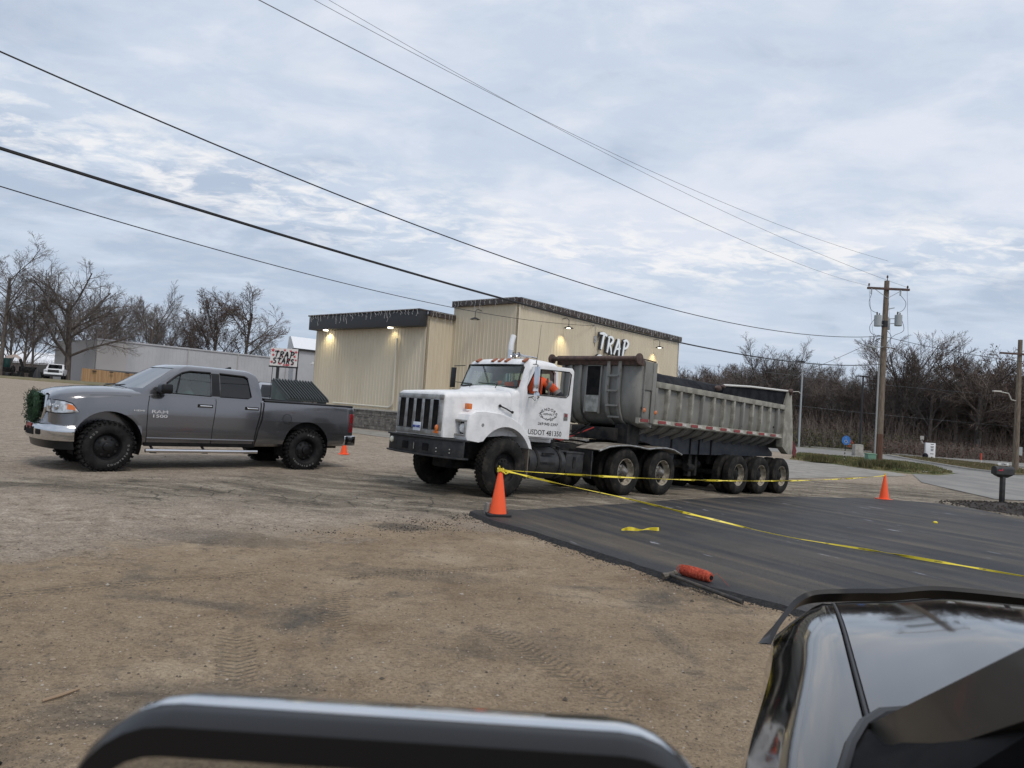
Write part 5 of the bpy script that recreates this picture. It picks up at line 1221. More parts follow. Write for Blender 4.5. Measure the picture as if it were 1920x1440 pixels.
ribwall('main_wall',K0,K1,.3,6.45,m_tan,TB,out=-V)
ribwall('main_front_wall',J0,K0,1.13,6.42,m_tan,TB,out=-U)
K2=P2(K1,V,16); J9=P2(J0,V,.0)
ribwall('back_wall',K1,K2,.3,6.4,m_tan,TB,out=U)
# roofs
def poly_slab(name,pts,z0,z1,mat,parent): m=MB(); m.prism(pts,'z',z0,z1); return m.build(name,mat,parent,smooth=0)
rf=poly_slab('roof',[P2(P2(K0,U,.05),V,.05),P2(K1,V,.05),P2(K1,V,4.2),P2(J0,U,15.2)],6.30,6.42,m_brown,TB)
poly_slab('wing_roof',[P2(P2(C0,U,.1),V,.1),P2(P2(J0,U,.2),V,.1),P2(J0,U,14),P2(W9b,V,-.1),P2(P2(W9,U,.1),V,-.1)],5.60,5.70,m_brown,TB)
def trimbar(name,a,b_,z0,z1,mat,parent,outv,o0,o1,ext=.03):
    a=Vector(a); b2=Vector(b_); d=(b2-a).normalized(); o=Vector(outv); a=a-d*ext; b2=b2+d*ext
    pts=[a+o*o0,b2+o*o0,b2+o*o1,a+o*o1]; m=MB(); m.prism([(p.x,p.y) for p in pts],'z',z0,z1); return m.build(name,mat,parent,bevel=.01,smooth=30)
trimbar('gutter',K0,K1,6.30,6.58,m_brown,TB,-V,.0,.17)
trimbar('gutter',J0,K0,6.30,6.58,m_brown,TB,-U,.0,.17,.0)
trimbar('gutter',C0,J0,5.66,5.92,m_brown,TB,-V,.0,.17,.02)
trimbar('corner_trim',K0,P2(K0,U,.12),1.13,6.3,m_tan,TB,-V,.036,.05,0)
trimbar('corner_trim',C0,P2(C0,V,.12),1.13,5.5,m_tan,TB,-U,.036,.05,0)
fa=trimbar('fascia',C0,P2(W9,V,-.05),5.14,5.86,m_fascia,TB,-U,.04,.55,.0)
trimbar('fascia_cap',C0,P2(W9,V,.0),5.86,5.93,m_brown,TB,-U,.0,.60,.02)
# stone base: real blocks
def stonebase(name,a,b_,z0,z1,out):
    a=Vector(a); b2=Vector(b_); d=(b2-a); Ln=d.length; d.normalize(); n=Vector(out); r=random.Random(int(Ln*10)); m=MB(); z=z0
    rot=Matrix.Rotation(math.atan2(d.y,d.x),3,'Z')
    while z<z1-.02:
        hh=min(z1-z,.09+.07*r.random()); x=0
        while x<Ln:
            ww=min(Ln-x,.16+.34*r.random()); p=a+d*(x+ww/2)+n*(.03+.035*r.random())
            m.box((p.x,p.y,z+hh/2),(ww-.012,.14,hh-.012),rot); x+=ww
            if ww<.02: break
        z+=hh
    return m.build(name,m_stone,TB,smooth=0)
stonebase('stone_base',C0,W9,-.15,1.05,-U); stonebase('stone_base',C0,J0,-.15,1.05,-V); stonebase('stone_base',J0,K0,-.4,1.05,-U); stonebase('stone_base',K0,P2(K0,U,6),-.5,1.05,-V)
trimbar('stone_cap',C0,W9,1.05,1.13,m_kerb,TB,-U,-.02,.16,.1)
trimbar('stone_cap',C0,J0,1.05,1.13,m_kerb,TB,-V,-.02,.16,.0)
# conduit pipe on the wing
b=MB(); p0=Vector(P2(C0,V,1.98))+Vector((-U.x,-U.y))*.12; p1=Vector(P2(C0,V,2.05))+Vector((-U.x,-U.y))*.12; p2=Vector(P2(C0,V,6.8))+Vector((-U.x,-U.y))*.12
b.tube([(p0.x,p0.y,4.62),(p0.x,p0.y,1.60)]+[tuple(Vector((p0.x,p0.y,1.60)).lerp(Vector((p0.x+V.x*.28,p0.y+V.y*.28,1.28)),t)+Vector((V.x*-.06*math.sin(t*3.14),V.y*-.06*math.sin(t*3.14),-.06*math.sin(t*3.14)))) for t in (.25,.5,.75)]+[(p0.x+V.x*.3,p0.y+V.y*.3,1.27),(p2.x,p2.y,1.30)],.045,10)
b.build('wall_pipe',material('cream pipe',(.60,.57,.48),rough=.5),TB)
# wall lamps
def wall_lamp(o_,d,s,z,out,lit,name='wall_lamp',reach=.42):
    p=Vector(P2(o_,d,s)); q=p+Vector(out)*reach; b_=MB()
    b_.lathe([(.02,.10),(.06,.09),(.20,.03),(.24,.0),(.23,-.01),(.05,.02)],(q.x,q.y,z),'z',20); lp=b_.build(name,m_fascia,TB)
    b_=MB(); b_.tube([(p.x,p.y,z+.45),(p.x+out[0]*reach*.7,p.y+out[1]*reach*.7,z+.5),(q.x,q.y,z+.38),(q.x,q.y,z+.08)],.016,6); b_.build('lamp_arm',m_fascia,lp)
    b_=MB(); b_.lathe([(.0015,-.012),(.10,-.014),(.09,.01)],(q.x,q.y,z),'z',16)
    b_.build('lamp_lens',material('lit lens',(.9,.88,.75),rough=.4,emit=(1,.93,.72),estr=5 if lit else .0),lp)
    if lit:
        ld=bpy.data.lights.new('lamp_light','SPOT'); ld.energy=lit; ld.color=(1,.86,.52); ld.spot_size=R(84); ld.spot_blend=.9; ld.shadow_soft_size=.08
        lo=bpy.data.objects.new('lamp_light',ld); COL.objects.link(lo); lo.parent=lp; lo.location=(q.x,q.y,z-.03)
        dirv=Vector((-out[0]*.30,-out[1]*.30,-1)); lo.rotation_euler=dirv.to_track_quat('-Z','Y').to_euler()
nU=(-U.x,-U.y); nV=(-V.x,-V.y)
wall_lamp(J0,V,-1.84,5.60,nU,0); wall_lamp(K0,U,3.28,5.60,nV,95); wall_lamp(K0,U,12.1,5.60,nV,95)
def soffit_lamp(s,lit):
    p=Vector(P2(C0,V,s))+Vector(nU)*.32; b_=MB(); b_.lathe([(.13,.0),(.13,-.05),(.001,-.05)],(p.x,p.y,5.14),'z',16)
    lp=b_.build('soffit_lamp',material('lit soffit lens',(.9,.88,.8),rough=.4,emit=(1,.93,.75),estr=5),TB)
    ld=bpy.data.lights.new('lamp_light','SPOT'); ld.energy=lit; ld.color=(1,.86,.52); ld.spot_size=R(120); ld.spot_blend=.7; ld.shadow_soft_size=.08
    lo=bpy.data.objects.new('lamp_light',ld); COL.objects.link(lo); lo.parent=lp; lo.location=(p.x,p.y,5.06); lo.rotation_euler=Vector((U.x*.4,U.y*.4,-1)).to_track_quat('-Z','Y').to_euler()
soffit_lamp(7.65,50); soffit_lamp(2.3,16)
b=MB(); p=Vector(P2(W9,V,.12)); b.tube([(p.x,p.y,3.35),(p.x+V.x*.2,p.y+V.y*.2,3.30)],.045,8); b.box((p.x,p.y,3.38),(.12,.12,.14)); b.build('security_camera',m_whiteclean,TB)
b=MB(); q=Vector(P2(K0,U,6.1))+Vector(nV)*.06; b.box((q.x,q.y,5.40),(.14,.1,.34)); b.tube([(q.x,q.y,6.2),(q.x,q.y,5.0)],.012,5); b.build('junction_box',m_alum,TB)
# icicle light strings
m_string=material('white string light wire',(.48,.47,.46),rough=.6)
def icicles(o_,d,s0,s1,z,out,seed,label,off=.2):
    r=random.Random(seed); m=MB(); s=s0; prev=None; O=Vector(out)*off
    def P(s,dz): p=Vector(P2(o_,d,s))+O; return (p.x,p.y,z+dz)
    path=[P(s0+ (s1-s0)*k/60,-.03+.035*r.random()) for k in range(61)]; m.tube(path,.007,4)
    while s<s1:
        ln=.15+.45*r.random()**1.5; n=4; pts=[P(s,0)]
        for k in range(1,n+1): pts.append(P(s+r.gauss(0,.035),-ln*k/n))
        m.tube(pts,.008,4)
        if r.random()<.6: m.tube([pts[2],P(s+.09*r.choice((-1,1)),-ln*.6-.05)],.005,3)
        for q in pts[1:]: m.ball(q,.013,4,3)
        s+=.16+.22*r.random()
    o=m.build('icicle_lights',m_string,None,smooth=0,recalc=False); tag(o,label,'string lights','icicle light strings along the roof edges')
icicles(C0,V,.1,8.85,5.92,nU,1,'white icicle lights draped over the charcoal fascia of the low wing',.63)
icicles(C0,U,.1,1.6,5.88,nV,2,'short white icicle string on the side edge of the low wing',.2)
icicles(J0,V,-4.0,-.1,6.56,nU,3,'white icicle string along the short front roof edge of the tall part',.2)
icicles(K0,U,.1,15.1,6.56,nV,4,'long white icicle string along the side roof edge above the wall sign',.2)
# stray bulbs hanging under the trim
# ---- wall sign: brush letters
SG=thing('wall_sign','white brush-lettered sign with black drop shadow high on the tan wall','sign',(0,0,0))
so=Vector(P2(K0,U,7.72))+Vector(nV)*.16
SM=frame((so.x,so.y,5.25),(U.x,U.y,0),(0,0,1))
LET={'T':[([(-.34,.44),(.05,.47),(.42,.38)],[.10,.17,.12]),([(.12,.44),(.0,0),(-.12,-.48)],[.15,.15,.10])],
 'R':[([(-.10,.46),(-.16,0),(-.26,-.50)],[.12,.14,.11]),([(-.22,.42),(.10,.48),(.34,.34),(.22,.12),(-.12,.0)],[.10,.13,.15,.13,.10]),([(-.05,.02),(.12,-.22),(.22,-.56)],[.13,.13,.08])],
 'A':[([(.10,.50),(-.12,0),(-.36,-.50)],[.15,.14,.09]),([(.12,.48),(.20,0),(.20,-.54)],[.13,.15,.11]),([(-.26,-.10),(.0,-.12),(.34,-.06)],[.08,.12,.07])],
 'P':[([(-.06,.44),(-.14,0),(-.26,-.58)],[.12,.14,.10]),([(-.22,.42),(.10,.50),(.36,.34),(.24,.08),(-.06,-.06)],[.10,.14,.16,.14,.10])],
 'S':[([(.30,.40),(.02,.48),(-.20,.30),(-.02,.08),(.20,-.10),(.10,-.38),(-.26,-.44)],[.12,.14,.13,.13,.13,.14,.1])],
 'G':[([(.34,.36),(.08,.50),(-.22,.34),(-.34,-.05),(-.16,-.42),(.16,-.42),(.28,-.10)],[.12,.16,.15,.14,.14,.13,.1])],
 'C':[([(.30,.34),(.04,.46),(-.22,.28),(-.28,-.10),(-.08,-.42),(.26,-.36)],[.1,.14,.14,.14,.14,.1])]}
def smooth_path(pts,n=5):
    if len(pts)<3: return pts
    o_=[]
    P_=[pts[0]]+pts+[pts[-1]]
    for i in range(1,len(P_)-2):
        for k in range(n):
            t=k/n; a,b_,c,d=[Vector(P_[i+j]) for j in (-1,0,1,2)]
            o_.append(tuple(.5*((2*b_)+(-a+c)*t+(2*a-5*b_+4*c-d)*t*t+(-a+3*b_-3*c+d)*t**3)))
    return o_+[pts[-1]]
def brush(b_,ch,mat,th=.05,n=5,extra=0):
    for pts,w_ in LET[ch]:
        sp=smooth_path(pts,n); ws_=[seg_interp([(i/(len(w_)-1),v) for i,v in enumerate(w_)],k/(len(sp)-1))+extra for k in range(len(sp))]
        stroke(b_,sp,ws_,mat,th)
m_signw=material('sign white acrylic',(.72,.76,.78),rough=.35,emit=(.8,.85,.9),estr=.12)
for i,(ch,x,y,s) in enumerate((('T',-1.10,.10,.86),('R',-.42,.0,.86),('A',.33,-.04,.86),('P',1.08,-.02,.84))):
    m4=SM@Matrix.Translation((x,y,0))@Matrix.Scale(s,4)
    b=MB(); brush(b,ch,m4@Matrix.Translation((-.09,-.05,-.06)),.05,5,.13); ba=b.build('letter_backing',m_ink,SG,smooth=0)
    b=MB(); brush(b,ch,m4,.05); b.build('letter',m_signw,ba,smooth=0)
for ch,x in (('S',-1.35),('C',-.55)):
    m4=SM@Matrix.Translation((x,-1.12,0))@Matrix.Scale(.95,4)
    b=MB(); brush(b,ch,m4@Matrix.Translation((-.07,-.04,-.06)),.05,5,.13); ba=b.build('letter_backing',m_ink,SG,smooth=0); b=MB(); brush(b,ch,m4,.05); b.build('letter',m_signw,ba,smooth=0)
# ---------------------------------------------------------------- grey long warehouse, far left
m_gw=material('pale grey ribbed metal',(.40,.41,.43),(.36,.37,.39),scale=.3,rough=.5)
m_gw2=material('flat grey panel',(.37,.36,.355),rough=.6)
GB=thing('warehouse','long pale grey ribbed metal warehouse behind the wooden fence','building')
g0=(-61.8,105.0); g1=P2(g0,U,4.4); g2=P2(g0,U,48)
ribwall('end_wall',g0,g1,3.4,7.75,m_gw2,GB,pitch=9,out=nV); ribwall('side_wall',g1,g2,3.4,7.75,m_gw,GB,pitch=.62,out=nV,thick=.3)
ribwall('end_wall',g0,P2(g0,V,18),1.0,7.75,m_gw2,GB,pitch=9,out=nU)
trimbar('dark_plinth',g0,g2,.8,3.4,material('dark grey plinth',(.085,.088,.095),rough=.7),GB,nV,-.1,.02)
trimbar('gutter',g0,g2,7.75,7.98,m_gw,GB,nV,-.2,.15)
poly_slab('roof',[g0,g2,P2(g2,V,18),P2(g0,V,18)],7.70,7.80,m_gw,GB)
for s in (13.6,22.2,31.5):
    q=P2(P2(g0,U,s),V,-.12); b=MB(); b.tube([(q[0],q[1],7.75),(q[0],q[1],1.5)],.07,6); b.build('downspout',m_gw2,GB)
# white-roofed unit
WB=thing('shed','small grey building with a white sloping metal roof left of the tan building','building')
b=MB(); b.prism([(-20.4,66),(-13.6,73),(-16.4,76),(-22.3,70.6)],'z',.5,5.75); b.build('wall',m_gw,WB,smooth=0)
b=MB(); b.prism([(-20.4,65.7),(-13.2,73),(-16.4,76.3),(-22.6,70.6)],'z',5.72,5.88); b.build('roof_edge',m_ink,WB,smooth=0)
b=MB(); b.loft([[(-20.4,65.7,5.89),(-13.2,73,5.89),(-16.4,76.3,5.89),(-22.6,70.6,5.89)],[(-22.1,69.9,7.3),(-15.9,75.6,7.3),(-16.3,76.2,7.3),(-22.5,70.6,7.3)]]); b.build('roof',m_whiteclean,WB,smooth=0)
# long white roof, far left
LB=thing('long_shed','long low dark-walled shed with a white metal roof beyond the trees','building')
b=MB(); b.prism([(-110,131),(-74,141),(-76,152),(-112,142)],'z',.8,4.4); b.build('wall',material('dark shed wall',(.10,.10,.105),rough=.8),LB,smooth=0)
b=MB(); b.loft([[(-110.3,130.7,4.3),(-73.6,140.8,4.0),(-76,152.4,4.0),(-112.4,142.4,4.3)],[(-111,136,6.7),(-74.6,146.5,6.4),(-74.7,147,6.4),(-111.2,136.6,6.7)]]); b.build('roof',material('bright white metal roof',(.80,.82,.85),(.66,.68,.71),scale=.15,rough=.5,stretch=(1,4,1)),LB,smooth=0)
# ---------------------------------------------------------------- wooden fence
FE=thing('wooden_fence','new tan board fence with black gate hinges in front of the warehouse','fence')
fa0,fa1=(-57.6,95.0),(-50.6,95.5); m_cedar=material('new cedar boards',(.42,.26,.13),(.30,.18,.085),scale=.9,rough=.8,stretch=(6,6,.3))
b=MB(); r_=random.Random(2); n=46
for k in range(n):
    x=fa0[0]+(fa1[0]-fa0[0])*k/n; y=fa0[1]+(fa1[1]-fa0[1])*k/n; b.box((x+.07,y,2.30+r_.random()*.02-.008*k),(.145,.03,1.9))
b.build('boards',m_cedar,FE,smooth=0)
for z in (1.7,2.9): b=MB(); b.tube([(fa0[0],fa0[1]+.06,z),(fa1[0],fa1[1]+.06,z-.3)],.05,4); b.build('rail',m_cedar,FE)
for x in (-55.9,-53.6,-51.6): b=MB(); b.box((x,94.95 if x<-52 else 95.2,2.95),(.5,.1,.14)); b.build('hinge',m_ink,FE)
# ---------------------------------------------------------------- signboard, dumpster, parked car, cones
SB=thing('signboard','white board with red stars and black lettering on two black posts behind the grey pickup','sign')
a=Vector((-8.24,24.0,2.52)); ex=Vector((.94,0,0)).normalized(); W_=.92; H_=.60
BM=frame((-7.77,24.0,2.84),(1,.0,.0),(0,0,1))
b=MB(); b.box((0,0,-.02),(W_,H_,.035)); b.xform(BM); bd=b.build('board',material('board white',(.68,.66,.64),rough=.6),SB)
b=MB(); b.box((0,-.33,-.03),(W_+.06,.05,.06)); b.xform(BM); b.build('board_frame',m_ink,SB)
r_=random.Random(4)
m_star=material('star red',(.50,.03,.05),rough=.5)
for (sx,sy,ss) in ((-.38,.22,.075),(-.20,.2,.05),(.02,.24,.05),(.22,.22,.05),(.40,.19,.06),(-.36,.06,.055),(.36,.04,.055),(.41,-.08,.045),(-.40,-.18,.06),(-.12,-.22,.06),(.12,-.25,.045),(-.05,.02,.05),(.17,-.07,.045),(.30,-.22,.05)):
    pts=[]
    a0=r_.random()
    for k in range(10): rr=ss if k%2==0 else ss*.42; pts.append((sx+rr*math.cos(a0+k*math.pi/5),sy+rr*math.sin(a0+k*math.pi/5)))
    b=MB(); b.prism(pts,'z',.0,.006); b.xform(BM); b.build('star',m_star,bd,smooth=0)
b=MB()
for ch,x,y,s in (('T',-.24,.10,.20),('R',-.08,.09,.20),('A',.09,.09,.20),('P',.27,.09,.20)): brush(b,ch,BM@Matrix.Translation((x,y,.010))@Matrix.Scale(s,4),.02,3,.06)
b.build('upper_lettering',m_ink,bd,smooth=0)
b=MB()
for ch,x,y,s in (('S',-.30,-.13,.19),('T',-.15,-.13,.19),('A',.0,-.12,.19),('R',.15,-.13,.19),('S',.30,-.15,.19)): brush(b,ch,BM@Matrix.Translation((x,y,.010))@Matrix.Scale(s,4),.02,3,.06)
b.build('lower_lettering',m_ink,bd,smooth=0)
b=MB(); b.merge(text_mb('SHOP',.09,offset=.02,extrude=.002),BM@Matrix.Translation((.10,-.265,.012))); b.build('small_lettering',m_star,bd,smooth=0)
b=MB(); b.tube([(-7.98,24.05,.1),(-7.96,24.05,2.52)],.055,8); b.build('post',m_ink,SB)
b=MB(); b.tube([(-7.34,24.05,.1),(-7.31,24.05,3.1)],.030,8); b.build('post',m_ink,SB)
b=MB(); b.tube([(-8.16,24.0,.8),(-8.12,24.0,2.5),(-7.96,24.0,2.5)],.012,5); b.build('sign_cable',m_ink,SB)
DU=thing('dumpster','green steel dumpster with black ribbed plastic lids by the tan building','dumpster',(-6.50,20.6,.08),(0,0,R(45))); DU.scale=(.87,1,1)
m_dgreen=material('dark green dumpster steel',(.035,.055,.05),(.06,.08,.075),scale=3,rough=.6)
b=MB(); b.prism([(0,0),(0,1.22),(.0,1.44),(.9,1.86),(.9,0)],'x',0,1.66); 
b=MB(); b.add([(0,0,0),(1.5,0,0),(1.5,1.0,0),(0,1.0,0),(0,0,1.40),(1.5,0,1.40),(1.5,1.0,1.90),(0,1.0,1.90)],[(0,1,2,3),(4,5,6,7),(0,1,5,4),(2,3,7,6),(1,2,6,5),(0,3,7,4)]); bin_=b.build('bin',m_dgreen,DU,bevel=.02)
nl=14
prof=[]
for k in range(nl):
    x=-.02+1.54*k/nl; wq=1.54/nl; prof+=[(x,0),(x+wq*.45,0),(x+wq*.55,.05),(x+wq*.9,.05)]
prof.append((1.52,0))
b=MB(); b.loft([[(x,y,z0+o_) for x,o_ in prof]+[(x,y,z0-.03) for x,o_ in prof[::-1]] for y,z0 in ((-.10,1.37),(-.03,1.42),(1.0,1.93))]); b.build('lid',material('black plastic lid',(.022,.028,.028),rough=.5),DU,smooth=0)
b=MB(); b.box((.80,-.05,1.32),(.82,.02,.09)); lb=b.build('label_plate',material('label grey',(.05,.05,.05),rough=.6),DU); b=MB(); b.merge(text_mb('LAKESHORE',.11,offset=.015,extrude=.002),frame((.80,-.065,1.32),(1,0,0),(0,0,1))); b.build('label_lettering',m_whitetape,lb,smooth=0)
for x in (-.05,1.50): b=MB(); b.box((x+.02,.6,.9),(.08,.7,.12)); b.build('fork_pocket',m_dgreen,DU)
# generic parked vehicles (far): shaped body, glass, wheels
def far_pickup(name,label,cat,loc,rz,paint,bed=True,sc_=1.0,cab=1.0):
    t=thing(name,label,cat,loc,(0,0,rz)); t.scale=(sc_,)*3
    def sec_(x,hw,z0,zs,zt): return [(x,-hw+.05,z0),(x,-hw,z0+.12),(x,-hw,zs-.08),(x,-hw+.10,zs),(x,-hw+.4,zt),(x,hw-.4,zt),(x,hw-.10,zs),(x,hw,zs-.08),(x,hw,z0+.12),(x,hw-.05,z0)]
    b_=MB(); b_.loft([sec_(-2.85,.82,.55,1.10,1.16),sec_(-2.75,.95,.5,1.16,1.22),sec_(-1.2,1.0,.5,1.22,1.30),sec_(0,1.0,.5,1.26,1.32),sec_(2.75,.98,.55,1.26,1.30),sec_(2.85,.92,.6,1.22,1.26)]); bo=b_.build('body',paint,t,smooth=40)
    c=MB()
    for x in (-1.9,1.8):
        for y0,y1 in ((-1.2,-.6),(.6,1.2)): c.prism([(x+.47*math.cos(k*.262),.42+.47*math.sin(k*.262)) for k in range(24)],'y',y0,y1)
    boolean(bo,c)
    xb=1.1 if bed else 2.5
    b_=MB(); b_.loft([[(xf+.2,-hw,z),(xf,-hw+.25,z),(xf,hw-.25,z),(xf+.2,hw,z),(xe,hw,z),(xe,-hw,z)] for xf,xe,hw,z in ((-1.15,xb,.93,1.24),(-.45,xb-.08,.82,1.80),(-.30,xb-.2,.74,1.88))]); gh_=b_.build('cab_roof',paint,t,smooth=40)
    b_=MB(); b_.add([(-1.08,-.72,1.32),(-1.08,.72,1.32),(-.50,.66,1.78),(-.50,-.66,1.78)],[(0,1,2,3)]); b_.xform(Matrix.Translation((-.03,0,.01))); b_.build('windshield',m_glass_dark,gh_,smooth=0)
    for s in (-1,1):
        b_=MB(); b_.add([(-.80,s*.935,1.32),(-.38,s*.85,1.76),(xb-.16,s*.85,1.76),(xb-.1,s*.935,1.32)],[(0,1,2,3)]); b_.build('side_window',m_glass_dark,gh_,smooth=0)
        b_=MB(); b_.box((-2.80,s*.74,.98),(.14,.28,.24)); b_.build('headlight',m_lamp,bo,bevel=.02)
    b_=MB(); b_.box((-2.84,0,.98),(.08,1.14,.34)); b_.build('grille',m_ink,bo,bevel=.02)
    b_=MB(); b_.box((-2.86,0,.66),(.22,1.86,.16)); b_.build('bumper',paint,bo,bevel=.03); b_=MB(); b_.box((-2.80,0,.45),(.2,1.7,.2)); b_.build('valance',m_ink,bo)
    w_=MB(); w_.lathe([(.22,.03),(.30,.0),(.38,.02),(.40,.06),(.40,.22),(.36,.26)],(0,0,0),'y',24); w_.lathe([(.22,.03),(.16,.07),(.001,.05)],(0,0,0),'y',16); wo=w_.build('wheel',m_rubber_clean,t); wo.location=(-1.9,-1.0,.42)
    for x,y,rz_ in ((1.8,-1.0,0),(-1.9,1.0,math.pi),(1.8,1.0,math.pi)): q_=copy_part(wo,t,(x,y,.42)); q_.rotation_euler=(0,0,rz_)
    return t
far_pickup('parked_pickup','white pickup facing the lot, parked far off beside the trees at left','pickup',(-63.2,98.3,g(-63.2,98.3)+.02),R(118),m_whiteclean,sc_=1.15)
far_pickup('parked_car','silver vehicle with dark windows parked behind the signboard post','car',(-9.35,28.6,.12),R(108),material('silver paint',(.38,.39,.41),rough=.3,metal=.5,coat=.6),bed=False)
# excavator, trailer and standing person, far left
EX=thing('excavator','small excavator with a pale boom and dark cab at the left edge','excavator',(-70.0,97.5,g(-70,97.5)))
b=MB(); b.bx(-1.6,1.6,-1.1,-.6,0,.6); b.build('track',m_black,EX,bevel=.15); b=MB(); b.bx(-1.6,1.6,.6,1.1,0,.6); b.build('track',m_black,EX,bevel=.15)
b=MB(); b.bx(-1.5,1.1,-1,1,.65,1.3); b.build('upper_body',m_frame,EX,bevel=.1); b=MB(); b.bx(-.3,1.0,-1,.1,1.3,2.55); cb=b.build('cab',material('dark green cab',(.02,.06,.055),rough=.3),EX,bevel=.08)
b=MB(); b.loft([[(x,-.12,z),(x,.12,z),(x,.12,z+h_),(x,-.12,z+h_)] for x,z,h_ in ((-.6,1.6,.35),(.6,2.5,.42),(1.7,2.75,.40),(2.3,2.45,.3))]); b.build('boom',material('orange white boom',(.62,.50,.44),rough=.5),EX)
b=MB(); b.loft([[(x,-.10,z),(x,.10,z),(x+h_,.10,z+.05),(x+h_,-.10,z+.05)] for x,z,h_ in ((2.1,2.55,.35),(2.55,1.6,.28),(2.5,.6,.2))]); b.build('arm',m_frame,EX); b=MB(); b.loft([[(2.2,-.3,.1),(2.9,-.3,.1),(2.9,.3,.1),(2.2,.3,.1)],[(2.3,-.3,.7),(2.75,-.3,.8),(2.75,.3,.8),(2.3,.3,.7)]]); b.build('bucket',m_frame,EX)
UT=thing('flatbed_trailer','dark loaded flatbed trailer standing left of the white pickup','trailer',(-66.3,99.5,g(-66.3,99.5)),(0,0,R(10)))
b=MB(); b.bx(-2.4,2.2,-1,1,.7,.85); b.build('deck',m_frame,UT); b=MB(); b.bx(-2.2,-.2,-.9,.9,.86,1.55); b.build('load',m_frame,UT,bevel=.1); b=MB(); b.bx(.2,1.9,-.8,.8,.86,1.9); b.build('load',material('grey brown load',(.09,.085,.08),rough=.9),UT,bevel=.15)
for x in (-.5,.5):
    for y in (-1.05,.8): b=MB(); b.lathe([(.1,0),(.36,.0),(.38,.05),(.38,.2),(.1,.25)],(x,y,.38),'y',18,caps=True); b.build('wheel',m_rubber_clean,UT)
P3=thing('person','distant person in dark clothes standing by the excavator','person',(-68.2,97.0,g(-68.2,97.0)))
skin_fig('body',[(0,0,.95),(0,0,1.25),(0,0,1.45),(0,0,1.55),(0,0,1.68),(-.2,0,1.42),(-.26,.05,1.12),(-.2,.12,.88),(.2,0,1.42),(.27,.02,1.12),(.22,.1,.88),(-.1,0,.88),(-.12,.02,.5),(-.12,0,.06),(-.14,-.12,.04),(.1,0,.88),(.13,.04,.5),(.14,0,.06),(.15,-.12,.04)],[(0,1),(1,2),(2,3),(3,4),(2,5),(5,6),(6,7),(2,8),(8,9),(9,10),(0,11),(11,12),(12,13),(13,14),(0,15),(15,16),(16,17),(17,18)],[.14,.14,.15,.06,.10,.07,.05,.04,.07,.05,.04,.09,.065,.05,.04,.09,.065,.05,.04],m_frame,P3)
# cones
def cone(label,loc,h,rz=0,base=True):
    t=thing('traffic_cone',label,'traffic cone',loc,(0,0,rz),'orange traffic cones'); k=h/.71
    b_=MB(); b_.lathe([(.135*k,.035*k),(.130*k,.06*k),(.03*k,.69*k),(.024*k,.71*k),(.016*k,.71*k),(.02*k,.66*k)],(0,0,0),'z',28); b_.build('cone_body',m_orange,t,smooth=50)
    b_=MB(); s=.185*k; b_.prism([(s*.8,-s),(s,-s*.8),(s,s*.8),(s*.8,s),(-s*.8,s),(-s,s*.8),(-s,-s*.8),(-s*.8,-s)],'z',0,.036*k); b_.build('cone_base',m_ink if base else m_orange,t,bevel=.006)
    return t
CN=(-.085,10.42); CF=(11.30,21.25)
cone('large orange cone with a black base at the near corner of the fresh asphalt',(CN[0],CN[1],g(*CN)+.045),.68,.2)
cone('orange cone at the far right corner of the fresh asphalt',(CF[0],CF[1],g(*CF)+.01),.74,.1,False)
cone('orange cone half hidden behind the rear bumper of the grey pickup',(-4.41,19.2,.08),.50,0,False)
b=MB(); b.box((-.235,10.50,.12),(.085,.14,.17),Matrix.Rotation(.3,3,'Z')@Matrix.Rotation(.12,3,'Y')); tag(b.build('concrete_block',material('rough grey block',(.22,.20,.18),rough=.95,bump=.6),None,bevel=.008),'rough grey block standing behind the base of the near orange cone','block')
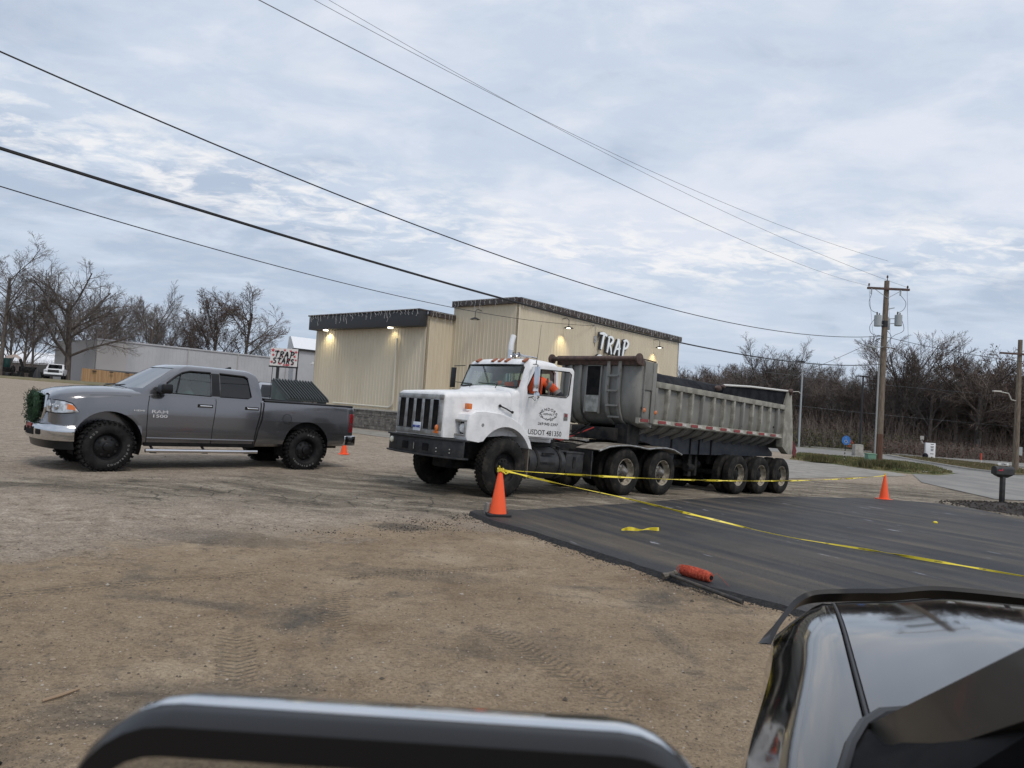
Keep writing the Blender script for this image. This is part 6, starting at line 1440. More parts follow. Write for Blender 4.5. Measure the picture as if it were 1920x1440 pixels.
# ---------------------------------------------------------------- caution tape
def tape(name,pts,label,wd=.055,seed=1,twist=1.0,txt=True,group='yellow caution tape runs'):
    r=random.Random(seed); n=len(pts)*1
    sp=[]
    P_=[pts[0]]+pts+[pts[-1]]
    for i in range(1,len(P_)-2):
        for k in range(14):
            t=k/14; a,b_,c,d=[Vector(P_[i+j]) for j in (-1,0,1,2)]; sp.append(.5*((2*b_)+(-a+c)*t+(2*a-5*b_+4*c-d)*t*t+(-a+3*b_-3*c+d)*t**3))
    sp.append(Vector(pts[-1])); rings=[]; ang=0
    m=MB(); tl=[]; L0=0
    for i,p in enumerate(sp):
        a=sp[max(0,i-1)]; c=sp[min(len(sp)-1,i+1)]; t=(c-a).normalized(); up=Vector((0,0,1)); x=t.cross(up).normalized(); y=x.cross(t)
        ang=.9*math.sin(i*.33+seed)+.4*math.sin(i*.9); ang*=twist
        w_=(y*math.cos(ang)+x*math.sin(ang))*wd/2*(.22+.78*abs(math.cos(i*.085+seed))**1.5); nn=t.cross(w_).normalized()*.0015
        rings.append([p+w_+nn,p-w_+nn,p-w_-nn,p+w_-nn]); tl.append((p,t,w_))
    m.loft(rings); o=m.build(name,m_yellow,None,smooth=30); tag(o,label,'caution tape',group)
    if txt:
        b_=MB(); acc=0
        for i in range(1,len(tl)):
            acc+=(tl[i][0]-tl[i-1][0]).length
            if acc>.42 and abs(tl[i][2].normalized().z)>.5 and tl[i][0].y<20:
                acc=0; p,t,w_=tl[i]; fx=t if t.x>0 else -t; fr=frame(p,fx,w_ if w_.z>0 else -w_); nrm=Vector(fr.col[2][:3])
                if nrm.dot(Vector((0,0,1.62))-p)<0: pass
                fr.translation=p+nrm*.004; b_.merge(text_mb('CAUTION',w_.length*1.3,offset=.02,extrude=.0005),fr)
                fr2=fr.copy(); fr2.translation=p-nrm*.004; b_.merge(text_mb('CAUTION',w_.length*1.3,offset=.02,extrude=.0005),fr2)
        if b_.v: b_.build('tape_lettering',m_ink,o,smooth=0)
    return o
zc=g(*CN)+.045+.66
def lerp3(a,b_,t,sag): 
    p=Vector(a).lerp(Vector(b_),t); p.z-=sag*4*t*(1-t); return tuple(p)
A_=(CN[0]+.02,CN[1]+.02,zc); B_=(CF[0],CF[1],g(*CF)+.73)
tape('caution_tape',[lerp3(A_,B_,t,.16) for t in [k/12 for k in range(13)]],'yellow caution tape stretched from the near cone to the far cone',.036,1)
zt=PATCH_H+.022
ground_pts=[(1.75,10.35,.42),(3.0,10.6,.18),(4.05,10.3,g(4,10.3)+zt),(5.0,9.55,g(5,9.5)+zt),(5.9,8.75,g(5.9,8.7)+zt),(7.2,7.6,g(7.2,7.6)+zt),(9.5,5.7,g(9.5,5.7)+zt)]
tape('caution_tape',[A_,(.75,10.25,.58)]+ground_pts,'yellow caution tape sagging from the near cone down across the fresh asphalt',.034,3,1.0)
b=MB(); r_=random.Random(8)
for k in range(4):
    a0=k*1.6; b.tube([Vector((CN[0],CN[1],zc))+Vector((.045*math.cos(a),.045*math.sin(a),.012*math.sin(3*a)+.012*k-.02)) for a in [a0+j*.55 for j in range(12)]],.007,5)
b.tube([(CN[0],CN[1],zc),(CN[0]+.08,CN[1]-.05,zc-.05),(CN[0]+.13,CN[1]-.04,zc-.02)],.010,5); b.tube([(CN[0],CN[1],zc),(CN[0]-.02,CN[1]-.05,zc+.06)],.010,5)
tag(b.build('tape_knot',m_yellow,None),'knot of yellow tape tied round the tip of the near cone','caution tape','yellow caution tape runs')
b=MB(); b.tube([(CF[0],CF[1],g(*CF)+.70),(CF[0]+.01,CF[1],g(*CF)+.80)],.02,6); tag(b.build('tape_knot',m_yellow,None),'end of yellow tape tied to the far cone','caution tape','yellow caution tape runs')
tape('tape_scrap',[(1.60,9.62,zt+.01),(1.72,9.70,zt+.02),(1.86,9.70,zt+.012),(2.02,9.86,zt+.01),(2.16,9.88,zt+.012)],'short torn scrap of yellow tape lying on the fresh asphalt',.05,5,.3,False)
b=MB(); b.ball((9.02,14.9,g(9.02,14.9)+.06),(.05,.04,.03),8,5); tag(b.build('tape_scrap',m_yellow,None),'small yellow scrap on the asphalt near the mailbox','tape scrap')
# ---------------------------------------------------------------- hammer and twine reel
HM=thing('sledgehammer','sledgehammer with a dark handle lying on the dirt at the asphalt edge','hammer',(1.78,7.40,0))
hp0=Vector((1.70,7.13,.062)); hp1=Vector((2.15,6.31,.045))
b=MB(); b.tube([hp0,hp0.lerp(hp1,.3),hp0.lerp(hp1,.7),hp1],[.017,.0165,.018,.022],10); b.xform(Matrix.Translation((-1.78,-7.40,0))); b.build('handle',material('dark worn wood handle',(.028,.026,.026),(.07,.058,.045),scale=9,rough=.7),HM)
dv=Vector((.075,.04,.012)); b=MB(); c0=hp0+Vector((-.005,.02,.0)); b.tube([c0-dv,c0-dv*.6,c0-dv*.55,c0+dv*.55,c0+dv*.6,c0+dv],[.030,.034,.026,.026,.034,.030],8); b.xform(Matrix.Translation((-1.78,-7.40,0))); b.build('head',material('worn steel',(.13,.115,.095),(.07,.06,.05),scale=12,rough=.7,metal=.2),HM)
RL=thing('twine_reel','spool of orange-red mason twine on the asphalt edge beside the sledgehammer','spool',(2.02,7.40,0))
ra=Vector((1.845,7.27,.098)); rb2=Vector((2.06,6.98,.094)); ax_=(rb2-ra).normalized(); b=MB(); n=26; m_twine=material('orange red twine',(.55,.10,.05),(.40,.06,.035),scale=40,rough=.85,bump=.8,bscale=80)
pr=[];rr=[]
for k in range(n*3+1):
    t=k/(n*3); pr.append(ra.lerp(rb2,t)); rr.append(.055*(1-.25*(2*t-1)**2)+.004*math.sin(k*2.1)+.003*math.sin(k*.7))
b.tube(pr,rr,16); b.xform(Matrix.Translation((-2.02,-7.40,0))); tw_=b.build('twine',m_twine,RL)
b=MB(); r_=random.Random(6)
for k in range(14):
    t0=r_.random(); c=ra.lerp(rb2,t0); x_=Vector((0,0,1)); y_=ax_.cross(x_); sl=r_.gauss(0,.05)
    b.tube([c+ax_*sl*math.sin(a)+(x_*math.cos(a)+y_*math.sin(a))*(.057*(1-.2*(2*t0-1)**2)) for a in [j*.45 for j in range(15)]],.0028,4)
b.tube([rb2,rb2+Vector((.05,-.02,.05)),rb2+Vector((.16,-.1,-.06)),rb2+Vector((.30,-.28,-.09))],.002,4)
b.xform(Matrix.Translation((-2.02,-7.40,0))); b.build('loose_twine',m_twine,tw_)
b=MB(); b.tube([ra-ax_*.012,rb2+ax_*.012],.022,10); b.xform(Matrix.Translation((-2.02,-7.40,0))); b.build('spool_core',m_inside,RL)
b=MB(); b.tube([(-2.19,3.52,gh(-2.19,3.52)+.012),(-2.14,3.58,gh(-2.14,3.58)+.016),(-2.10,3.67,gh(-2.10,3.67)+.014)],[.008,.009,.006],6); tag(b.build('stick',material('dry stick',(.28,.20,.13),rough=.9),None),'short dry stick lying on the dirt at lower left','stick')
def rock(x,y,s,label,mat): 
    b_=MB(); b_.ball((x,y,gh(x,y)+s*.3),(s,s*.7,s*.5),9,6); r2=random.Random(int(x*100)); b_.v=[tuple(Vector(p)+Vector((r2.gauss(0,s*.08),r2.gauss(0,s*.08),r2.gauss(0,s*.06)))) for p in b_.v]; tag(b_.build('stone',mat,None,smooth=20),label,'stone')
rock(.98,3.35,.018,'small dark stone on the bare dirt near the mirror',m_rubber)
rock(-2.0,2.95,.020,'dark stone low on the left of the dirt',m_rubber)
# ---------------------------------------------------------------- mailbox
mx,my=15.06,21.6; mz=g(mx,my)
def heap():
    b_=MB(); n=40; rings=[]
    for j in range(9):
        t=j/8; ring=[]
        for k in range(n):
            a=2*math.pi*k/n; rr=(1-t)*(1+.15*noise.noise(Vector((math.cos(a)*1.5,math.sin(a)*1.5,3)))); x=.4+2.6*rr*math.cos(a)*(1.1 if math.cos(a)>0 else .75); y=-.9+1.9*rr*math.sin(a); z=.16*(1-(1-t)**2)+noise.noise(Vector((x*3,y*3,1)))*.03*min(1,t*3)
            ring.append((mx+x,my+y,g(mx+x,my+y)+.005+z))
        rings.append(ring)
    b_.loft(rings,False); r2=random.Random(9)
    for k in range(900):
        a=r2.random()*6.28; q_=r2.random()**.5*1.05; x=mx+.4+2.6*q_*math.cos(a); y=my-.9+1.9*q_*math.sin(a); s=.02+.035*r2.random(); z=g(x,y)+.16*(1-q_*q_) if q_<1 else g(x,y)
        an=r2.random()*6.3; b_.add([(x+s*math.cos(an+e),y+s*math.sin(an+e),z) for e in (0,2,4)]+[(x,y,z+s)],[(0,1,3),(1,2,3),(2,0,3)])
    o_=b_.build('mulch_bed',material('dark mulch',(.022,.018,.016),(.05,.04,.033),scale=9,rough=.95,bump=1,bscale=30),None,smooth=0); o_['kind']='stuff'; o_['label']='low bed of dark mulch round the mailbox post'
heap()
MX=thing('mailbox','black mailbox with a red flag and white number plate on a black post','mailbox',(mx,my,mz),(0,0,R(12)))
b=MB(); b.bx(-.055,.055,-.055,.055,0,.95); b.build('post',m_black,MX,bevel=.006)
arc=[(-.10,.0),(-.10,.14)]+[(-.10*math.cos(R(a)),.14+.10*math.sin(R(a))) for a in range(15,180,15)]+[(.10,.14),(.10,0)]
b=MB(); b.loft([[(x,y,z+.98) for y,z in arc] for x in (-.33,.33)]); bx_=b.build('box',m_black,MX,smooth=40)
b=MB(); b.loft([[(x,y*.9,.98-z) for y,z in ((-.10,0),(.10,0),(.05,dz),(-.05,dz))] for x,dz in ((-.30,.03),(-.12,.10),(.12,.10),(.30,.03))]); b.build('bracket',m_black,bx_)
b=MB(); b.box((-.20,-.106,1.10),(.14,.01,.03)); b.box((-.14,-.106,1.12),(.04,.012,.06)); b.build('flag',material('mail flag red',(.45,.03,.06),rough=.5),bx_)
b=MB(); b.prism([(-.21,1.285),(-.18,1.245),(.18,1.245),(.21,1.285),(.18,1.325),(-.18,1.325)],'y',-.01,.005); pl2=b.build('number_plate',material('plate white',(.6,.6,.58),rough=.5),bx_,bevel=.003); b=MB(); b.tube([(-.12,0,1.22),(-.12,0,1.26)],.01,5); b.tube([(.12,0,1.22),(.12,0,1.26)],.01,5); b.build('plate_stem',m_black,bx_)
b=MB(); b.merge(text_mb('13964',.085,offset=.012,extrude=.001),frame((0,-.013,1.285),(1,0,0),(0,0,1))); b.build('house_number',m_ink,pl2,smooth=0)
# ---------------------------------------------------------------- utility pole with arm and transformers
ux,uy=21.21,40.7; uz=g(ux,uy)
UP=thing('utility_pole','tall wooden utility pole with crossarm and grey transformers beside the green box','utility pole',(ux,uy,uz))
b=MB(); b.tube([(0,0,0),(0,0,5),(.02,0,10.75)],[.20,.175,.135],16); pole_=b.build('pole',m_wood,UP)
b=MB(); b.tube([(0,0,0),(0,0,1.9)],[.215,.20],16); b.build('butt_stain',material('reddish treated wood',(.085,.04,.026),(.13,.07,.045),scale=5,rough=.9,stretch=(4,4,.3)),pole_)
b=MB(); b.tube([(0,0,8.06),(0,0,8.42)],[.168,.166],16); b.build('black_wrap',m_ink,pole_)
b=MB(); b.tube([(-.24,-.05,0),(-.235,-.05,6.0)],.05,8); b.build('riser_conduit',material('grey conduit',(.32,.33,.33),rough=.5),UP)
b=MB(); b.box((.02,-.20,10.25),(2.42,.11,.13),Matrix.Rotation(-.015,3,'Y')); b.xform(Matrix.Rotation(0,4,'Z')); xa=b.build('crossarm',m_rust,UP,bevel=.01)
for s in (-1,1): b=MB(); b.tube([(s*.75,-.22,10.18),(.02,-.15,9.72)],.016,5); b.build('arm_brace',m_trgrey,xa)
for x,z in ((-1.10,10.36),(1.12,10.36),(.04,10.92)):
    b=MB(); b.lathe([(.015,-.12),(.02,.0),(.055,.02),(.055,.05),(.035,.06),(.05,.09),(.045,.12),(.02,.15),(.001,.155)],(x,-.2 if x!=.04 else 0,z),'z',12); b.build('insulator',m_rust,xa)
for x in (-.95,.72): b=MB(); b.tube([(x,-.22,10.2),(x-.03,-.25,9.9)],.045,8); b.build('cutout_fuse',m_trgrey,xa)
for x,y,z in ((-.58,-.35,8.35),(.62,-.30,8.45),(.32,.42,8.30)):
    b=MB(); b.tube([(x,y,z-.32),(x,y,z-.30),(x,y,z+.30),(x,y,z+.32)],[.17,.20,.20,.17],20); tn=b.build('transformer',m_trgrey,UP)
    b=MB(); b.tube([(x-.05,y,z+.30),(x-.06,y,z+.50)],[.05,.035],8); b.tube([(x+.07,y,z+.30),(x+.08,y,z+.44)],[.045,.03],8); b.build('bushing',m_rust,tn)
    b=MB(); b.tube([(x,y,z+.1),(0,0,z+.1)],.022,5); b.tube([(x,y,z-.18),(0,0,z-.18)],.022,5); b.build('hanger',m_trgrey,tn)
for p in ([(-.95,-.25,9.9),(-1.1,-.3,9.4),(-.95,-.3,8.95),(-.62,-.35,8.80)],[(.72,-.25,9.9),(1.0,-.3,9.5),(.9,-.3,9.1),(.6,-.3,8.9)],[(-.76,-.35,8.45),(-1.0,-.3,8.0),(-.8,-.2,7.6),(-.1,-.1,7.5)],[(.82,-.3,8.5),(.95,-.3,7.9),(.5,-.2,7.6),(.25,-.1,7.3),(.1,0,6.9)],[(.30,.4,8.0),(.45,.1,7.6),(.3,-.1,7.2)],[(-.1,-.2,7.4),(-.45,-.2,7.55),(-.5,-.2,7.2),(-.2,-.2,7.1)]):
    q=[Vector(a) for a in p]; sp=[]
    P_=[q[0]]+q+[q[-1]]
    for i in range(1,len(P_)-2):
        for k in range(5): t=k/5; a_,b_,c_,d_=P_[i-1:i+3]; sp.append(.5*((2*b_)+(-a_+c_)*t+(2*a_-5*b_+4*c_-d_)*t*t+(-a_+3*b_-3*c_+d_)*t**3))
    b=MB(); b.tube(sp+[q[-1]],.013,5); b.build('jumper_wire',m_wire,UP)
b=MB(); b.tube([(0,-.1,6.9),(-.45,-.25,6.85),(-.7,-.3,6.95)],.025,6); b.box((-.9,-.32,6.86),(.5,.2,.10),Matrix.Rotation(.25,3,'Y')); b.build('street_light',m_trgrey,UP,bevel=.02)
b=MB(); b.tube([(-.2,-.1,6.85),(-.1,-.24,6.86),(.15,-.24,6.86),(.55,-.2,6.84)],.03,6); b.tube([(.5,-.2,6.84),(.42,-.2,6.4)],.02,5); b.build('bracket',m_rust,UP)
b=MB(); b.tube([(.1,-.1,9.1),(.42,-.2,9.18)],.03,6); b.build('spool_insulator',m_trgrey,UP)
# ---------------------------------------------------------------- overhead wires
def wire(A,B,sag,r,mat,label,ext=0,n=60):
    A=Vector(A);B=Vector(B); b_=MB(); pts=[]
    for k in range(n+1):
        t=-ext+(1+ext)*k/n; p=A.lerp(B,t); p.z-=sag*4*t*(1-t); pts.append(p)
    b_.tube(pts,r,5); tag(b_.build('overhead_wire',mat,None,recalc=False),label,'wire','overhead wires')
wire((-9.14,12,7.16),(20.95,40.6,7.1),1.48,.016,m_wire,'twisted black service cable, the uppermost of the three thick wires on the left',.22)
wire((-6.0,8.0,4.2),(21.05,40.5,5.50),.86,.022,m_wire,'thickest black cable crossing the sky just above the tan building roof',.15)
wire((-8.93,12,4.83),(4.05,36.2,6.10),.52,.011,m_wire,'lowest thin black cable ending at the tan building wall sign',.25)
wire((-3.19,8,6.11),(20.1,40.5,9.95),.44,.006,m_wiregrey,'thin grey wire running to the left end of the crossarm',.12)
wire((-6.37,20,12.94),(21.25,40.7,11.5),.74,.008,m_wiregrey,'thin grey wire running to the top of the utility pole',.3)
wire((-7.15,24,15.24),(22.3,40.5,10.0),.72,.008,m_wiregrey,'thin grey wire running to the right end of the crossarm',.5)
wire((22.3,40.5,10.0),(46,82,8.2),.8,.009,m_wiregrey,'thin wire going away from the right end of the crossarm')
wire((21.25,40.7,10.7),(44,82,9.0),.8,.009,m_wiregrey,'thin wire going away from the top of the utility pole')
wire((20.1,40.5,9.95),(42.5,82,7.4),.8,.008,m_wiregrey,'thin wire going away from the left end of the crossarm')
wire((21.3,40.7,7.1),(36.0,43.0,6.4),.35,.016,m_wire,'black cable leaving the utility pole towards the right edge')
wire((20.95,40.6,7.0),(24.0,71.5,5.6),.5,.014,m_wire,'slack cable running from the utility pole down towards the wood')
wire((21.4,40.8,6.9),(37.5,66.0,3.6),.5,.012,m_wire,'dark cable slanting down right of the utility pole into the trees')
for z_,lab_ in ((6.9,'upper'),(3.9,'lower')): wire((19.0,71,z_+.3),(62,71,z_-1.0),.3,.009,m_wiregrey,lab_+' faint horizontal wire in front of the wood along the far road')
# ---------------------------------------------------------------- right-hand street furniture
def gz(x,y): return g(x,y)
GX=thing('utility_box','small green steel utility box left of the tall wooden pole','utility box',(20.55,40.3,gz(20.55,40.3)))
b=MB(); b.bx(-.24,.24,-.2,.2,0,.72); b.build('cabinet',material('pale green steel',(.12,.24,.17),rough=.6),GX,bevel=.02); b=MB(); b.bx(-.26,.26,-.22,.22,.72,.77); b.build('lid',material('green lid',(.15,.28,.20),rough=.6),GX,bevel=.01)
BS=thing('accessible_sign','blue round accessible parking sign on a black and white post','sign',(19.72,41.7,gz(19.7,41.7)))
b=MB(); b.tube([(0,0,0),(.06,0,1.15)],.028,8); ps=b.build('post',m_ink,BS)
for k in range(4): b=MB(); b.tube([(.004+.012*k,0,.10+.2*k),(.008+.012*k,0,.17+.2*k)],.032,8); b.build('stripe',m_whitetape,ps)
pts=[]
for k in range(28): a=2*math.pi*k/28; rr=.27*(1 if k%2 else .88); pts.append((.07+rr*math.cos(a),1.40+rr*1.05*math.sin(a)))
b=MB(); b.prism(pts,'y',-.03,-.01); bs=b.build('sign_face',material('sign blue',(.03,.16,.48),rough=.4),BS,smooth=0)
b=MB(); b.tube([(.05,-.04,1.48),(.05,-.04,1.38),(.13,-.04,1.37),(.17,-.04,1.27)],.016,5); b.tube([(.05+.09*math.cos(a),-.04,1.33+.09*math.sin(a)) for a in [2.0+k*.45 for k in range(10)]],.014,5); b.ball((.04,-.04,1.54),.028,6,4); b.build('wheelchair_symbol',m_whitetape,bs)
OS=thing('barrel_sign','small orange road-work panel beyond the grass island','sign',(35.0,73,gz(35,73))); b=MB(); b.prism([(-.42,.25),(.42,.25),(.42,.75),(.0,1.15),(-.42,.75)],'y',0,.04); op=b.build('panel',material('work orange',(.62,.13,.05),rough=.5),OS); b=MB(); b.bx(-.3,.3,-.02,-.005,.5,.6); b.build('panel_stripe',m_whitetape,op); b=MB(); b.tube([(0,.05,0),(0,.05,.9)],.03,6); b.build('post',m_frame,OS)
b=MB(); b.loft([[(27.48,56.3,-.45),(28.16,56.3,-.45),(28.16,56.9,-.45),(27.48,56.9,-.45)],[(27.50,56.32,.48),(28.13,56.32,.52),(28.1,56.85,.52),(27.5,56.85,.48)]]); tag(b.build('concrete_pillar',m_conc,None,bevel=.03),'squat pale concrete block at the foot of the black lamp pole','block')
WS=thing('price_sign','white cabinet sign with black lettering by the far road','sign',(36.48,61.5,gz(36.5,61.5)-.1),(0,0,R(-4)))
b=MB(); b.bx(-.40,.40,-.12,.12,.05,1.45); sg=b.build('cabinet',m_whiteclean,WS,bevel=.02)
for k,(z,w_) in enumerate(((1.34,.26),(1.14,.28),(1.04,.24),(.90,.24),(.80,.22),(.52,.28),(.22,.14))): b=MB(); b.box((.12,-.125,z),(w_,.012,.05 if k!=6 else .10)); b.build('lettering_line',m_ink,sg)
b=MB(); b.ball((35.93,61.2,-.20),(.24,.2,.26),10,8); tag(b.build('bin_bag',m_tarp,None),'black bag slumped at the foot of the white cabinet sign','bag')
DM2=thing('delineator_post','short red and white marker post on the dry verge','marker post',(37.6,56.5,gz(37.6,56.5))); b=MB(); b.tube([(0,0,.3),(0,0,.85)],.07,8); b.build('upper_sleeve',material('marker red',(.45,.07,.04),rough=.5),DM2); b=MB(); b.tube([(0,0,0),(0,0,.3)],.075,8); b.build('lower_sleeve',m_whitetape,DM2)
RS=thing('road_sign','tiny pale road sign on a thin post beyond the far road','sign',(43,74,-.42)); b=MB(); b.tube([(0,0,0),(0,0,1.9)],.03,5); b.build('post',m_trgrey,RS); b=MB(); b.box((0,-.04,1.7),(.4,.02,.4)); b.build('sign_face',m_whitetape,RS); b=MB(); b.box((0,-.04,1.2),(.4,.02,.45)); b.build('sign_face',m_whitetape,RS)
def pole_obj(name,label,x,y,h_,r0,mat,lean=0,cat='pole'):
    t=thing(name,label,cat,(x,y,gz(x,y))); b_=MB(); b_.tube([(0,0,0),(lean,0,h_)],[r0,r0*.7],10); b_.build('pole',mat,t); return t
t=pole_obj('utility_pole','wooden utility pole with crossarm at the right edge of the view',32.9,46.06,8.6,.19,m_wood,.0,'utility pole')
b=MB(); b.box((-.1,-.15,7.65),(2.6,.1,.12)); b.build('crossarm',m_rust,t); b=MB(); b.tube([(-.1,0,4.6),(-.5,-.1,4.65),(-.7,-.1,5.05),(-1.2,-.1,5.12)],.035,6); b.box((-1.45,-.1,5.15),(.5,.16,.09)); b.build('street_light',m_whitetape,t)
t=pole_obj('street_lamp','thin grey street lamp behind the tail of the dump trailer',29.2,71.5,8.6,.10,m_trgrey,.0,'street lamp')
b=MB(); b.tube([(0,0,5.3),(-.3,0,5.55),(-.9,0,5.5)],.04,6); b.box((-1.1,0,5.47),(.5,.2,.1)); b.build('lamp_head',m_whitetape,t); b=MB(); b.box((-.3,0,8.6),(.9,.2,.15)); b.build('lamp_head',m_black,t)
t=pole_obj('lamp_pole','slim black lamp pole left of the tall wooden pole',31.4,63.5,6.9,.10,m_ink,.0,'lamp pole')
b=MB(); b.box((0,0,6.9),(1.0,.25,.12)); b.build('lamp_head',m_ink,t,bevel=.03)
t=thing('road_sign','back of a grey road sign on a post at the right edge','sign',(33.5,46.8,gz(33.5,46.8))); b=MB(); b.bx(-.05,.05,-.03,.03,0,1.5); b.build('post',m_wood,t); b=MB(); b.box((.1,-.05,1.35),(.42,.03,.55)); b.build('sign_face',m_trgrey,t)
b=MB(); b.ball((24.0,39.4,-.36),(.35,.22,.10),10,6); b.ball((24.35,39.2,-.37),(.25,.18,.08),10,6); tag(b.build('rock',m_conc,None),'pale flat rock on the tip of the grass island','rock')
b=MB()
for s in (0,.28): b.ball((21.7+s,37.2-s*.3,-.33),(.3,.15,.06),8,5)
tag(b.build('pipe_end',m_conc,None),'pale slab edge showing in the grass island below the tall pole','slab')
# low shrubs on the island, tufts of grass
def tuft(name,cx_,cy_,sx,sy,n,h_,mat,label,stuff=False,z0=.08,seed=1):
    r=random.Random(seed); m=MB()
    for i in range(n):
        x=cx_+r.gauss(0,sx); y=cy_+r.gauss(0,sy); z=g(x,y)+z0; hh=h_*(.4+.8*r.random()); a=r.random()*6.28; dx,dy=math.cos(a)*.03,math.sin(a)*.03; lx,ly=r.gauss(0,.25)*hh,r.gauss(0,.25)*hh
        m.add([(x-dx,y-dy,z),(x+dx,y+dy,z),(x+lx,y+ly,z+hh)],[(0,1,2)])
    o_=m.build(name,mat,None,smooth=0,recalc=False)
    if stuff: o_['kind']='stuff'; o_['label']=label
    else: tag(o_,label,'shrub','low shrubs on the grass island')
    return o_
tuft('low_shrub',20.2,38.6,.55,.4,2600,.42,m_bush,'low olive shrub in the grass just left of the green box',seed=1)
tuft('low_shrub',18.3,41.6,.4,.3,1500,.35,m_bush,'small scrubby shrub at the left end of the grass island',seed=2)
def grassstuff(poly,n,h_,mat,label,seed):
    r=random.Random(seed); xs=[p[0] for p in poly]; ys=[p[1] for p in poly]; m=MB(); k=0
    while k<n:
        x=r.uniform(min(xs),max(xs)); y=r.uniform(min(ys),max(ys)); c=False; j=len(poly)-1
        for i in range(len(poly)):
            a,b_=poly[i],poly[j]
            if (a[1]>y)!=(b_[1]>y) and x<(b_[0]-a[0])*(y-a[1])/(b_[1]-a[1])+a[0]: c=not c
            j=i
        if not c: continue
        k+=1; z=g(x,y)+.07; hh=h_*(.4+.8*r.random()); a=r.random()*6.28; dx,dy=math.cos(a)*.035,math.sin(a)*.035
        m.add([(x-dx,y-dy,z),(x+dx,y+dy,z),(x+r.gauss(0,.05),y+r.gauss(0,.05),z+hh)],[(0,1,2)])
    o_=m.build('grass',mat,None,smooth=0,recalc=False); o_['kind']='stuff'; o_['label']=label
m_blade=material('grass blades',(.07,.10,.03),(.17,.15,.065),scale=.9,rough=.9,c3=(.20,.15,.08),s3=2.5,l3=.55,h3=.62)
grassstuff([(17.3,43.4),(18.7,41),(19.3,37.4),(20.3,36.3),(21.9,36.2),(24.3,38.8),(26.9,45),(27.2,48.6),(25.4,50.4),(21.5,52.6)],16000,.13,m_blade,'short patchy lawn on the island',1)
grassstuff([(29.7,42),(29.1,44.5),(30,49),(31.4,55),(33.5,61),(36.3,60),(37.4,55),(35.8,49.6),(33.3,44)],9000,.12,m_drygrass,'short dry grass on the verge between the roads',2)
# ---------------------------------------------------------------- trees
def grow(b_tr,b_cr,r,p,d,ln,rad,lev,maxlev,P):
    n=3 if lev<3 else 2
    pts=[p]; dd=d.copy(); q=p.copy()
    for k in range(n):
        dd=(dd+Vector((r.gauss(0,1),r.gauss(0,1),r.gauss(0,1)))*P['wig']*(.22,.7,1.0,1.3,1.5)[min(lev,4)]+Vector((0,0,P['up'][min(lev,len(P['up'])-1)]))).normalized()
        q=q+dd*ln/n; pts.append(q)
    tip=max(P['tip'],rad*(.55 if lev<maxlev else .35))
    rs=[rad+(tip-rad)*k/n for k in range(n+1)]
    sides=7 if lev==0 else (5 if lev==1 else (4 if lev==2 else 3))
    (b_tr if lev<2 else b_cr).tube(pts,rs,sides,False,0)
    if lev>=maxlev: 
        if P.get('leaf') and r.random()<P['leaf']:
            for _ in range(2):
                c=pts[-1].lerp(pts[0],r.random()); s=.045+.05*r.random(); a=Vector((r.gauss(0,1),r.gauss(0,1),r.gauss(0,1))).normalized()*s; e=a.cross(Vector((r.random(),r.random(),r.random()))).normalized()*s
                P['lf'].add([c-a,c-e*.6,c+a,c+e*.6],[(0,1,2,3)])
        return
    nc=P['n'][min(lev,len(P['n'])-1)]
    for i in range(nc):
        t=P['t0'][min(lev,len(P['t0'])-1)]; t=t+(1-t)*(i+r.random()*.8)/nc; t=min(1,t); k=min(n-1,int(t*n)); f=t*n-k; bp_=pts[k].lerp(pts[k+1],min(1,f))
        axis=(pts[k+1]-pts[k]).normalized(); side=axis.cross(Vector((r.gauss(0,1),r.gauss(0,1),r.gauss(0,1)))).normalized()
        a_=R(P['ang'][min(lev,len(P['ang'])-1)]*(.75+.5*r.random())); nd=(axis*math.cos(a_)+side*math.sin(a_)).normalized()
        l2=ln*P['len'][min(lev,len(P['len'])-1)]*(.7+.5*r.random())*(1.15-.45*t if lev else (1.1-.35*t))
        grow(b_tr,b_cr,r,bp_,nd,l2,max(P['tip'],rs[k]*P['rr']*(.8+.3*r.random())),lev+1,maxlev,P)
def bare_tree(name,seed,H_,P,matc=m_twig):
    r=random.Random(seed); bt=MB(); bc=MB(); P=dict(P); P['lf']=MB()
    grow(bt,bc,r,Vector((0,0,-.2)),Vector((0,0,1)),H_*P.get('trunk',.55),H_*P.get('thick',.024),0,P.get('lev',4),P)
    root=bpy.data.objects.new(name,None); COL.objects.link(root)
    zmax=max(p[2] for p in bc.v); k=H_/zmax
    tr=bt.build('trunk',m_bark,root,smooth=60,recalc=False); cr=bc.build('crown',matc,root,smooth=0,recalc=False); tr.scale=cr.scale=(k,k,k)
    if P['lf'].v: lf=P['lf'].build('dead_leaves',m_leafbrown,root,smooth=0,recalc=False); lf.scale=(k,k,k)
    return root
oak=dict(wig=.085,up=(.0,.07,.06,.04,.03),n=(13,9,7,6),t0=(.26,.22,.2,.15),ang=(60,44,42,40),len=(.85,.50,.52,.52),rr=.47,tip=.011,trunk=.62,thick=.026,lev=4)
vase=dict(wig=.06,up=(.02,.10,.09,.06,.05),n=(14,9,7,6),t0=(.16,.2,.2,.15),ang=(38,30,32,34),len=(.85,.48,.50,.50),rr=.44,tip=.010,trunk=.60,thick=.016,lev=4)
thin=dict(wig=.09,up=(.02,.07,.06,.04,.03),n=(16,8,6,5),t0=(.28,.2,.2,.15),ang=(42,36,36,36),len=(.46,.50,.5,.48),rr=.42,tip=.010,trunk=.85,thick=.014,lev=4)
leafy=dict(vase); leafy.update(leaf=.35)
brown=dict(oak); brown.update(leaf=.6,ang=(48,42,40,40))
